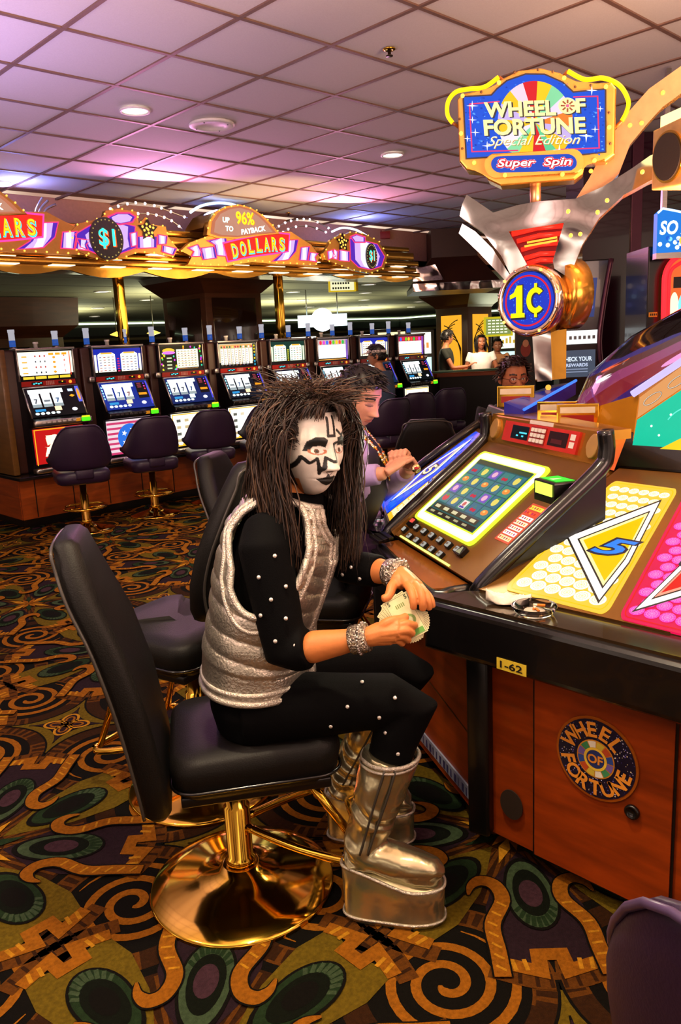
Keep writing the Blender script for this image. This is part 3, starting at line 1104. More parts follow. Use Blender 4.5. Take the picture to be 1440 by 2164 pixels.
m.build('keypad', mod)
m = M()
m.prism([(-.60, .100), (-.44, .100), (-.44, .114), (-.60, .114)], HD, .002, P('#d8cfc0', .5))
m.build('sticker', head)
# cover behind the header
m = M()
ht = [pt(HD, hx0, .118, -.0), pt(HD, hx1 + .02, .118, -.0)]
zt = ht[0].z
m.prism([(p.x, p.y) for p in (ht[0], ht[0] + N1 * .16, ht[1] + N1 * .07, ht[1])][::1], FZ, .03, gold_mirror, base=zt - .03)
m.build('header_cover', game)
# amber ring rising to the glass-covered wheel
ringm = mat('amber_enamel', '#d08a18', .22, .3, na=.15, ns=3, coat=.4)
m = M()
n = 24
prof = [(1.215, .95), (1.21, 1.14), (1.19, 1.19), (1.15, 1.2), (1.14, 1.15)]
rings = []
for r, z in prof: rings.append([CEN + dirv(360 * j / n + 4) * r + Vector((0, 0, z)) for j in range(n)])
m.loft(rings, ringm, False, False)
m.build('housing_ring', game)
# conical wheel with coloured wedges, then its clear cover
wc = ['#10c8a0', '#f0b070', '#e8d8f0', '#d03a90', '#7a3ac8', '#e83a28', '#f0c030', '#e878b8', '#3a6ae0', '#f4f0e0']
prof = [(1.15, 1.2), (.95, 1.30), (.7, 1.40), (.35, 1.50), (.08, 1.53)]
m = M()
NS = 30
for j in range(NS):
    a0, a1 = 360 * j / NS, 360 * (j + 1) / NS
    for k in range(len(prof) - 1):
        (r0, z0), (r1, z1) = prof[k], prof[k + 1]
        vs = [CEN + dirv(a0) * r0 + Vector((0, 0, z0)), CEN + dirv(a1) * r0 + Vector((0, 0, z0)), CEN + dirv(a1) * r1 + Vector((0, 0, z1)), CEN + dirv(a0) * r1 + Vector((0, 0, z1))]
        ang = (a0 + a1) / 2
        col = ['#8a2a70', '#4a2a8a', '#a82a3a', '#b8508a', '#6a3a30', '#3a3a98'][(j * 5) % 6]
        m.add(vs, [(0, 1, 2, 3)], E(col, .45))
wheel = m.build('wheel', game, label='conical wheel of coloured wedges')
m = M()
for k in range(26):
    ang = 158 + random.uniform(-5, 5) if k < 8 else random.uniform(60, 320)
    t = random.random()
    r = lerp(1.1, .5, t)
    z = 1.215 + (1.15 - r) * .46
    u = dirv(ang)
    tn = dirv(ang + 90)
    sl = (u * -.91 + Vector((0, 0, .42)))
    a = Art()
    a.ell(0, 0, random.uniform(.02, .05), random.uniform(.03, .09), E(random.choice(['#ffe040', '#ffffff', '#f0a0e0', '#ff6a30']), .9), 1, 18)
    m.art(a, flatmap(frame(CEN + u * r + Vector((0, 0, z)), -tn, sl), .002, .006))
m.build('wheel_ornaments', wheel, kind='stuff')
m = M()
n = 48
prof2 = [(1.22, 1.21), (1.15, 1.38), (.98, 1.53), (.7, 1.68), (.35, 1.80), (.05, 1.83)]
rings = [[CEN + dirv(360 * j / n) * r + Vector((0, 0, z)) for j in range(n)] for r, z in prof2]
m.loft(rings, mat('clear_cover', '#fff4f4', .03, trans=1, ior=1.1, na=0), True, False)
m.build('clear_cover', game, label='clear domed cover over the wheel')
m = M()
m.tube([CEN + dirv(360 * j / 60) * 1.22 + Vector((0, 0, 1.21)) for j in range(60)], .012, brass, 8, closed=True)
m.build('cover_rim', game)


def slip_box(c, ax, tilt, lab):
    o = M()
    fr_ = frame(c, ax, Vector((0, 0, 1)))
    o.prism([(-.075, -.04), (.075, -.04), (.075, .045), (-.075, .045)], fr_, .028, brass, bev=.003)
    b = o.build('slip_holder', game, label=lab)
    o = M()
    o.prism([(-.058, -.022), (.058, -.022), (.058, .004), (-.058, .004)], fr_, .003, P('#8a1210', .3), base=.028)
    o.prism([(-.062, .012), (.062, .012), (.062, .034), (-.062, .034)], fr_, .003, P('#c9b79a', .4), base=.028)
    o.build('window', b)


# raised lit board behind the wedge header, with its amber side
GB = slope_frame((2.58,1.25,1.1867), 90, 0, 75.74)
qx = [(-0,0), (0.1668,-0.0149), (0.1276,0.2569), (-0,0.1589)]
sl_ = (qx[2][1] - qx[3][1]) / (qx[2][0] - qx[3][0])
bw = .62
face = [(0, -.04), (bw, -.10), (bw, qx[3][1] + sl_ * bw * .55), (.20, qx[3][1] + sl_ * .2), (qx[3][0], qx[3][1])]
m = M()
m.prism(face, GB, .02, ringm, base=-.02)
bk = [Vector((2.5847,1.252,1.1763)), Vector((2.6233,1.252,1.3404)), Vector((2.8035,1.6704,1.2262)), Vector((2.7324,1.5367,1.187))]
tk = Vector((.16, -.30, -.0))
vs = bk + [p + tk for p in bk]
m.add(vs, [(0, 1, 2, 3), (4, 7, 6, 5), (1, 5, 6, 2), (0, 3, 7, 4), (2, 6, 7, 3), (0, 4, 5, 1)], ringm)
board = m.build('raised_board', game, label='amber sided raised board')
m = M()
a = Art()
tl_, tr_ = (0.0093,0.0734), (0.14,0.1711)
ml_, mr_ = (0.0069,0.1461), (0.1294,0.2444)
kx = (tr_[1] - tl_[1]) / (tr_[0] - tl_[0])
km = (mr_[1] - ml_[1]) / (mr_[0] - ml_[0])
a.poly([(.002, -.03), (.5, -.08), (.5, tl_[1] + kx * .5 * .6), (.2, tl_[1] + kx * .19), (.006, tl_[1] - .004)], E('#10c8a0', .9), 1)
a.poly([(.006, tl_[1] + .002), (.2, tl_[1] + kx * .194 + .004), (.2, ml_[1] + km * .2), (.004, ml_[1])], E('#e8a060', .85), 1)
for k in range(3):
    x = .05 + k * .075
    y = (tl_[1] + ml_[1]) / 2 + (kx + km) / 2 * (x - .008)
    d = Vector((1, kx)).normalized()
    pts = [(x + .034 * math.cos(t) * d.x - .013 * math.sin(t) * d.y, y + .034 * math.cos(t) * d.y + .013 * math.sin(t) * d.x) for t in [2 * PI * q / 24 for q in range(24)]]
    a.line(pts, .004, P('#3a2a1a'), 2, True)
    a.line(pts, .0014, E('#fff4e0', 1), 3, True)
a.poly([(.09, -.03), (.5, -.08), (.5, .12), (.16, .012)], E('#f0d020', .95), 2)
a.ring(.20, .02, .10, .104, E('#60e8d0', 1), 3, 24, 1, .6, 2.6)
for x, y in ((.06, .05), (.12, .09), (.09, .02)): a.ell(x, y, .004, .004, E('#f0fff0', 1.4), 3, 8)
m.art(a, flatmap(GB, .001, .001))
m.build('lit_face', board, label='teal lit face with orange band')
m = M()
m.tube([pt(GB, qx[3][0] - .02, qx[3][1] - .004, .01), pt(GB, .2, qx[3][1] + sl_ * .2, .01), pt(GB, bw, qx[3][1] + sl_ * bw * .55, .01)], .012, E('#d8c8f8', .9), 8)
m.build('edge_light', board)
slip_box(Vector((2.6876,1.5182,1.2527)), (.45, -.89, .0), 0, 'gold framed holder with red window')
slip_box(Vector((2.7347,1.6295,1.2561)), (.35, -.93, .0), 0, 'gold framed holder with red window')
slip_box(Vector((2.7935,1.8572,1.3107)), (.45, -.89, .0), 0, 'gold framed holder with red window')
# blue fin beside the holders
bp = [Vector((2.6769,1.8374,1.2975)), Vector((2.6587,1.7333,1.2678)), Vector((3.081,1.7514,1.3532)), Vector((3.0598,1.8519,1.3387))]
m = M()
dn = Vector((0, 0, -.055))
vs = bp + [p + dn for p in bp]
m.add(vs, [(0, 1, 2, 3), (4, 7, 6, 5), (0, 4, 5, 1), (1, 5, 6, 2), (2, 6, 7, 3), (3, 7, 4, 0)], P('#1c2a9a', .2, coat=.5))
fin = m.build('blue_fin', game, label='glossy blue fin')
m = M()
m.tube([bp[1] + Vector((0, 0, .004)), bp[2] + Vector((0, 0, .004))], .006, E('#3a7aff', 1.2), 8)
for t in (.35, .6): m.sphere(bp[0].lerp(bp[2], t) + Vector((0, 0, .008)), .012, E('#ffb040', 1.2), 10, 6)
m.build('fin_light', fin)

# ------------------------------------------------------------------ sign tower above the wheel game
TW = frame((2.95, 1.80, 0), dirv(-60), (0, 0, 1))
tower = thing('sign_tower', 'chrome and gold sign tower rising above the wheel game, topped with a lit blue sign', 'sign', (2.95, 1.80, 1.25), world=True)
m = M()
m.prism([(-0.0686,1.5622), (-0.0548,1.3638), (0.0123,1.3673), (0.0053,1.5661)][::1], TW, .07, chrome, base=-.035)
m.prism([(0.0053,1.5661), (0.0123,1.3673), (0.0673,1.3712), (0.0672,1.5724)][::1], TW, .05, gold_mirror, base=-.06)
m.build('column', tower)
m = M()
m.prism([(-0.3283,2.1249), (-0.3463,2.0902), (-0.3576,2.0446), (-0.2677,1.9767), (-0.1924,1.8768), (-0.1514,1.7928), (-0.0897,1.8356), (-0.161,1.9678), (0.0533,1.9825), (0.0114,1.8415), (0.0183,1.8111), (0.0753,1.7705), (0.1232,1.8922), (0.1864,1.9904), (0.2737,2.0649), (0.369,2.1088), (0.4686,2.1388), (0.4653,2.2302), (0.3663,2.1984), (0.2965,2.1563), (0.1971,2.1037), (0.0949,2.069), (-0.0497,2.0728), (-0.1301,2.0652), (-0.2221,2.0459)], TW, .10, chrome, gold_mirror, base=-.07)
m.build('wing', tower, label='wavy chrome wing plates')
m = M()
m.prism([(-0.3476,2.0136), (-0.3623,1.9778), (-0.2826,1.8971), (-0.1757,1.7775), (-0.1583,1.8001), (-0.2268,1.9063), (-0.2956,1.979)], TW, .03, chrome, gold_mirror, base=.0)
m.build('wing_strip', tower)
arc = [(0.0949,2.0677), (0.2098,2.1012), (0.2561,2.148), (0.2942,2.249), (0.3478,2.3098), (0.4064,2.3689), (0.4706,2.4083), (0.5857,2.452), (0.5818,2.5387), (0.4671,2.5024), (0.3562,2.4375), (0.2671,2.3465), (0.2068,2.2524), (0.1454,2.1403)]
m = M()
m.prism(arc, TW, .07, copper, gold_mirror, base=-.06)
m.build('arch_band', tower, label='wide copper coloured arch band studded with bulbs')
m = M()
m.prism([(-0.161,1.9678), (-0.0897,1.8356), (0.0114,1.8382), (0.0533,1.9825)], TW, .02, P('#c01818', .25, emit=.5), base=-.05)
rg = [( (-0.1508,1.9603), (0.0501,1.9763) ), ( (-0.1304,1.9321), (0.0438,1.9476) ), ( (-0.1135,1.8975), (0.0322,1.9125) ), ( (-0.0999,1.8631), (0.0212,1.8739) ), ( (-0.0897,1.8423), (0.0127,1.8481) )]
red = m.build('red_panel', tower, label='red ribbed panel with neon')
for (x0, y0), (x1, y1) in rg:
    m = M()
    m.tube([pt(TW, x0, y0, -.01), pt(TW, (x0 + x1) / 2, (y0 + y1) / 2 + .006, .005), pt(TW, x1, y1, -.01)], .009, E('#ff2a1c', 1.3), 8)
    m.build('rib', red)
q0, q1 = (-0.0999,1.9064), (0.0275,1.9194)
m = M()
m.tube([pt(TW, q0[0], q0[1], .02), pt(TW, q1[0], q1[1], .02), pt(TW, q1[0], q1[1] + .012, .02), pt(TW, q0[0] + .01, q0[1] + .014, .02)], .004, E('#ff9a30', 2), 8)
m.build('neon_tube', red)
for q in [(0.0693,2.0245), (0.0801,1.9328), (0.1161,1.9351), (0.214,2.0516), (0.3403,2.1426), (0.1796,2.0114)]:
    m = M(); m.sphere(pt(TW, q[0], q[1], .034), .008, E('#ffa030', 4), 10, 6); m.build('bulb', tower)
for q in [(0.2067,2.1954), (0.1526,2.1679), (0.2924,2.3174), (0.334,2.3205), (0.406,2.4176)]:
    m = M(); m.sphere(pt(TW, q[0], q[1], .014), .008, E('#ffa030', 4), 10, 6); m.build('bulb', tower)
# penny medallion
mc = Vector((2.905, 1.864, 1.690)) + Vector((-.06, -.03, 0))
ax = dirv(186)
m = M()
m.lathe([(.0, -.14), (.118, -.14), (.137, -.13), (.142, -.02), (.138, .0), (.122, .012), (.116, .002), (0, .002)], mc, mat('pale_copper', '#e8c0a0', .14, 1, na=.1), 56, ax)
med = m.build('medallion', tower, label='round brass medallion')
MF = frame(mc + ax * .004, Vector((0, 0, 1)).cross(ax), (0, 0, 1))
m = M()
a = Art()
a.ell(0, 0, .112, .112, E('#1438c8', .9), 0, 48)
a.ring(0, 0, .094, .101, E('#e01830', .9), 1, 48)
for i in range(150):
    r, t = .09 * random.random() ** .5, random.random() * 2 * PI
    q = random.uniform(.001, .003)
    a.ell(r * math.cos(t), r * math.sin(t), q, q, E('#3f7af0', .9), 1, 5)
yl = E('#ffee00', 1.1)
nv = P('#0a1440')
for k_, mm_, ly_, dx_, dy_ in ((1.10, nv, 2, .002, -.002), (1.0, yl, 4, 0, 0)):
    one = [(-.078, .026), (-.060, .036), (-.046, .062), (-.022, .062), (-.022, -.046), (-.012, -.046), (-.012, -.064), (-.074, -.064), (-.074, -.046), (-.050, -.046), (-.050, .020), (-.078, .010)]
    a.poly([(-.045 + (x + .045) * k_ + dx_, y * k_ + dy_) for x, y in one], mm_, ly_)
    cc = [(.036 + dx_ + .030 * math.cos(t), dy_ + .040 * math.sin(t)) for t in [math.radians(42 + 276 * q / 26) for q in range(27)]]
    a.line(cc, .020 * (1.45 if ly_ == 2 else 1), mm_, ly_)
    for s_ in (-1, 1): a.rect(.030 + dx_ - .002 * (ly_ == 2), s_ * .055 + dy_ - .011 * k_, .042 + dx_ + .002 * (ly_ == 2), s_ * .055 + dy_ + .011 * k_, mm_, ly_)
m.art(a, flatmap(MF, .0012))
m.build('penny_face', med, label='blue face with yellow 1c')
for k in range(14):
    t = 2 * PI * k / 14 + .2
    m = M(); m.sphere(mc + MF[1] * .130 * math.cos(t) + MF[2] * .130 * math.sin(t) + ax * .012, .006, E('#ffc050', 3) if k in (0, 2, 5, 8, 11) else steel, 8, 6); m.build('bulb', med)
m = M()
mc2 = mc + Vector((.16, -.05, .02))
m.lathe([(0, -.02), (.13, -.02), (.14, 0), (.14, .07), (.12, .08), (0, .08)], mc2, gold_mirror, 48, dirv(-30))
m.build('medallion_back', tower)
# topper sign
QA = (-0.0636,2.376,0.0007,-0.0001,0,-0.0006)
qf = lambda x, y: (QA[0] + QA[2] * (x - 580) + QA[4] * (-y - 350), QA[1] + QA[3] * (x - 580) + QA[5] * (-y - 350))
SQ = lambda L: [qf(x, -y) for x, y in L]
sf = [(165, 260), (190, 225), (350, 205), (400, 140), (500, 82), (620, 66), (720, 92), (800, 160), (985, 142), (1010, 175), (1010, 560), (960, 605), (855, 615), (845, 680), (800, 722), (400, 778), (330, 745), (310, 695), (210, 690), (170, 640)]
m = M()
m.prism(SQ(sf)[::-1], TW, .10, mat('sign_gold', '#dca24a', .34, .45, na=.1), gold_mirror, base=-.02, bev=.01)
sign = m.build('sign_box', tower, label='gold framed sign box')
m = M()
a = Art()
bl = [(200, 245), (355, 232), (385, 195), (440, 145), (540, 105), (640, 105), (735, 150), (790, 205), (955, 185), (962, 550), (820, 575), (350, 605), (212, 622)]
neg = lambda L: [(x, -y) for x, y in L]
a.poly(neg(bl), E('#1454d8', .95), 1)
a.line(neg(bl), 9, P('#20222c'), 2, True)
rndm = random.Random(3)
for i in range(420):
    x, y = rndm.uniform(205, 955), rndm.uniform(150, 610)
    if y < 240 and abs(x - 590) > 170: continue
    if y > 575 or (y < 150): continue
    q = rndm.uniform(3, 8)
    a.ell(x, -y, q, q * .8, E(rndm.choice(['#0a3ab0', '#2a78f0', '#5aa0ff', '#0c48c8']), .95), 2, 6)
wcx, wcy, wr = 590, -390, 245
wcol = ['#c8b0e8', '#f0c020', '#f0d0e0', '#d82028', '#f0c820', '#88d8a0', '#e8d8f0', '#f08030', '#c8b0e8', '#f0c020', '#60c890', '#d82028', '#f0c820', '#88d8a0', '#e8e0f0', '#f0c020']
for i in range(16):
    a0 = PI - PI * .02 - 2 * PI * i / 16
    t0, t1 = a0 - 2 * PI / 16, a0
    pl = [(wcx, wcy)] + [(wcx + wr * .82 * math.cos(t0 + (t1 - t0) * k / 4), wcy + wr * math.sin(t0 + (t1 - t0) * k / 4)) for k in range(5)]
    pl = [(x, max(-575, y)) for x, y in pl]
    a.poly(pl, E(wcol[i], 1.0), 3)
pk = E('#e83a70', 1.0)
a.line(neg([(235, 290), (400, 270)]), 8, pk, 4)
a.line(neg([(235, 290), (245, 578), (500, 560)]), 8, pk, 4)
a.line(neg([(790, 235), (915, 228), (928, 528), (700, 548)]), 8, pk, 4)
for x, y, s in ((250, 300, 32), (250, 385, 24), (860, 460, 40), (885, 195, 30), (330, 540, 30), (220, 500, 22), (905, 420, 22), (720, 550, 36), (265, 460, 26), (930, 300, 18)):
    a.poly([(x + s * math.cos(PI / 4 * k) * (1 if k % 2 == 0 else .16), -y + s * math.sin(PI / 4 * k) * (1 if k % 2 == 0 else .16)) for k in range(8)], E('#ffffff', 1.3), 5)
yw, dk = E('#fff0a0', 1.15), P('#101828')
tl = math.radians(3.6)
for dx, dy, mm, ly, bo in ((6, -5, dk, 6, .05), (0, 0, yw, 7, .035)):
    a.text('WHEEL', 508 + dx, -312 + dy, 92, mm, ly, bo, w=385, rot=tl)
    a.text('F', 829 + dx, -284 + dy, 84, mm, ly, bo, w=50, rot=tl)
    a.text('FORTUNE', 584 + dx, -414 + dy, 98, mm, ly, bo, w=545, rot=tl)
    a.ell(761 + dx, -288 + dy, 48, 48, mm, ly, 28)
for k in range(8):
    t = k * PI / 4
    a.line([(761 + 14 * math.cos(t), -288 + 14 * math.sin(t)), (761 + 36 * math.cos(t), -288 + 36 * math.sin(t))], 9, P('#6a3a20'), 8)
a.ell(761, -288, 10, 10, E('#e86a90', 1), 8, 16)
for dx, dy, mm, ly in ((3, -3, P('#7a6a20'), 9), (0, 0, E('#fff6c0', 1.2), 10)):
    a.text('Special Edition', 582 + dx, -505 + dy, 74, mm, ly, .0, .45, w=495, rot=tl)
a.warp(qf)
m.art(a, flatmap(TW, .0008, .082))
m.build('sign_face', sign, label='blue starry face with yellow lettering')
m = M()
cap = []
tl2 = math.radians(4.5)
for k in range(40):
    t = 2 * PI * k / 40
    x, y = 180 * (1 if math.cos(t) > 0 else -1) + 50 * math.cos(t), 50 * math.sin(t)
    cap.append((583 + x * math.cos(tl2) - y * math.sin(tl2), -642 + x * math.sin(tl2) + y * math.cos(tl2)))
capo = [(583 + (x - 583) * 1.16, -642 + (y + 642) * 1.5) for x, y in cap]
m.prism([qf(x, y) for x, y in capo], TW, .03, mat('sign_gold', '', .3), gold_mirror, base=.075, bev=.006)
a = Art()
a.poly(cap, E('#1c4cc0', .95), 1)
for t, x, w in (('Super', 490, 205), ('Spin', 712, 148)):
    y = -642 + (x - 583) * math.tan(tl2)
    for k in range(10): a.text(t, x + 8 * math.cos(k * .628), y + 8 * math.sin(k * .628), 60, P('#b01838') if k % 2 else E('#ffffff', 1.1), 2 + k % 2, .02, .25, w=w, rot=tl2)
    a.text(t, x, y, 60, E('#fff4f4', 1.2), 5, .02, .25, w=w, rot=tl2)
a.warp(qf)
m.art(a, flatmap(TW, .0008, .106))
m.build('super_spin_plate', sign, label='capsule plate reading Super Spin')
for k, (x, y) in enumerate([(197, 240), (397, 158), (742, 125), (957, 172), (978, 405), (905, 603), (738, 702), (430, 722), (256, 645), (185, 468), (300, 215), (480, 95), (605, 78), (682, 90), (880, 165), (800, 175), (975, 320), (985, 500), (190, 560), (178, 380)]):
    p = qf(x, -y)
    m = M(); m.sphere(pt(TW, p[0], p[1], .084 if y < 690 and k not in (6, 7) else .112), .008 if k < 10 else .005, E('#ffa838', 4) if k < 10 else P('#5a3a18'), 10, 6); m.build('bulb', sign)
nb = E('#ffcf10', 1.6)
for pl in ([(128, 385), (100, 335), (105, 255), (150, 195), (225, 175), (310, 162), (390, 100)], [(760, 60), (850, 108), (945, 98), (1030, 140), (1075, 225), (1068, 290), (1045, 345)]):
    m = M()
    ps = spline([pt(TW, *qf(x, -y), .03) for x, y in pl], 6)
    m.tube(ps, .0085, nb, 10)
    nt_ = m.build('neon_arc', sign, label='yellow neon arc')
    m = M()
    for x, y in (pl[0], pl[-1]):
        p = qf(x, -y)
        m.tube([pt(TW, p[0], p[1], .03), pt(TW, p[0] + (.03 if x < 500 else -.03), p[1] - .02, .0)], .006, P('#a85a18', .4), 8)
    m.build('neon_holder', nt_)
m = M()
q0, q1 = (-0.0598,2.1318), (-0.0563,2.0669)
m.tube([pt(TW, q0[0], q0[1] + .05, .0), pt(TW, q1[0], q1[1] - .05, -.02)], .022, copper, 16)
m.build('sign_post', tower)
# speaker box under the overhead ring
b0, b1, b2, b3 = Vector((2.8286,1.3364,2.2067)), Vector((2.7949,1.3145,2.0207)), Vector((2.6795,1.1082,2.0003)), Vector((2.7192,1.1339,2.2196))
m = M()
uu = (b2 - b1).normalized()
spf = frame(b1, uu, (0, 0, 1))
hh = (b0 - b1).length
m.prism([(0, 0), (.17, 0), (.17, hh + .02), (0, hh)], spf, .16, mat('speaker_gold', '#d8a860', .3, .6, na=.2), base=-.16, bev=.008)
spk = thing('overhead_speaker', 'gold square speaker box with round grille hanging at the right edge', 'speaker', tuple(b1), world=True)
m.build('box', spk)
m = M()
m.prism([(.09 + .078 * math.cos(t), hh / 2 + .082 * math.sin(t)) for t in [2 * PI * i / 40 for i in range(40)]], spf, .006, brass)
m.prism([(.09 + .070 * math.cos(t), hh / 2 + .074 * math.sin(t)) for t in [2 * PI * i / 40 for i in range(40)]], spf, .004, mat('speaker_mesh', '', .7), base=.006)
m.build('grille', spk)
m = M()
m.prism([(.0, hh + .01), (.17, hh + .03), (.17, hh + .06), (.0, hh + .045)], spf, .10, E('#fff0a0', 1.5), base=-.13)
m.build('lamp_bar', spk)
m = M()
m.tube([pt(spf, .08, hh + .03, -.08), pt(spf, .08, hh + .03, -.08) + Vector((0, 0, 3.11 - pt(spf, 0, hh + .03).z))], .012, blk, 8)
m.build('hanger', spk)


# ------------------------------------------------------------------ the bank of slot machines
YF = 7.4
base = thing('slot_bank_base', 'long cherry wood plinth cabinet carrying the row of eight slot machines', 'plinth', (2.84, 7.27, 0), world=True)
m = M()
m.prism([(2.84, 7.27), (8.95, 7.27), (8.95, 8.1), (2.84, 8.1)], FZ, .38, wood, base=.10, bev=.006)
m.build('plinth_body', base)
m = M()
m.prism([(2.88, 7.36), (8.9, 7.36), (8.9, 8.05), (2.88, 8.05)], FZ, .11, blk)
m.build('kick_board', base)
m = M()
m.prism([(2.82, 7.20), (8.97, 7.20), (8.97, 8.1), (2.82, 8.1)], FZ, .03, mat('black_ledge', '#151214', .2, coat=.4), base=.475, bev=.006)
m.build('ledge', base)
m = M()
for k in range(16):
    x = 2.98 + k * .374
    m.box((x, 7.268, .29), (.008, .006, .36), blk)
m.build('panel_seams', base)
m = M()
for (z0, z1) in ((.10, .30), (.305, .47)): m.box((2.837, 7.68, (z0 + z1) / 2), (.008, .78, z1 - z0), wood)
m.build('end_panel', base)
endc = thing('end_cabinet', 'narrow brown wooden end cabinet with brass latch at the left end of the slot row', 'cabinet', (2.92, 7.7, .5), world=True)
m = M()
m.box((2.873, 7.75, 1.085), (.06, .78, 1.15), mat('amber_brown_wood', '#6e4a1c', .4, na=.35, ns=3, stretch=(1, 1, 8), coat=.2), .008)
m.build('body', endc)
m = M()
m.box((2.84, 7.62, .93), (.02, .07, .10), brass, .006)
m.tube([(2.838, 7.62, .98), (2.83, 7.62, 1.10), (2.838, 7.62, 1.2)], .008, brass, 8)
m.build('latch', endc)

TOPS = [('#fff6d8', '#f0c030'), ('#1a2ab0', '#f4ecd8'), ('#0c1408', '#f4f0d0'), ('#d8c8a0', '#f6eed0'), ('#123a30', '#dcf0c8'), ('#b8a0a0', '#fff8e8'), ('#1a2ab0', '#f0e8c8'), ('#c02a4a', '#fffaf0')]
LABS = ['slot machine at the left end of the row, red belly glass', 'slot machine with blue pay table and striped star belly glass', 'slot machine with black pay table dotted with coloured gems', 'slot machine with tan striped pay table, fourth from the left', 'slot machine with green and navy pay table, behind the long haired man', 'slot machine with white pay table under red and green figures', 'slot machine in front of which the man with the visor sits', 'slot machine at the right end of the row, with rainbow coloured header']


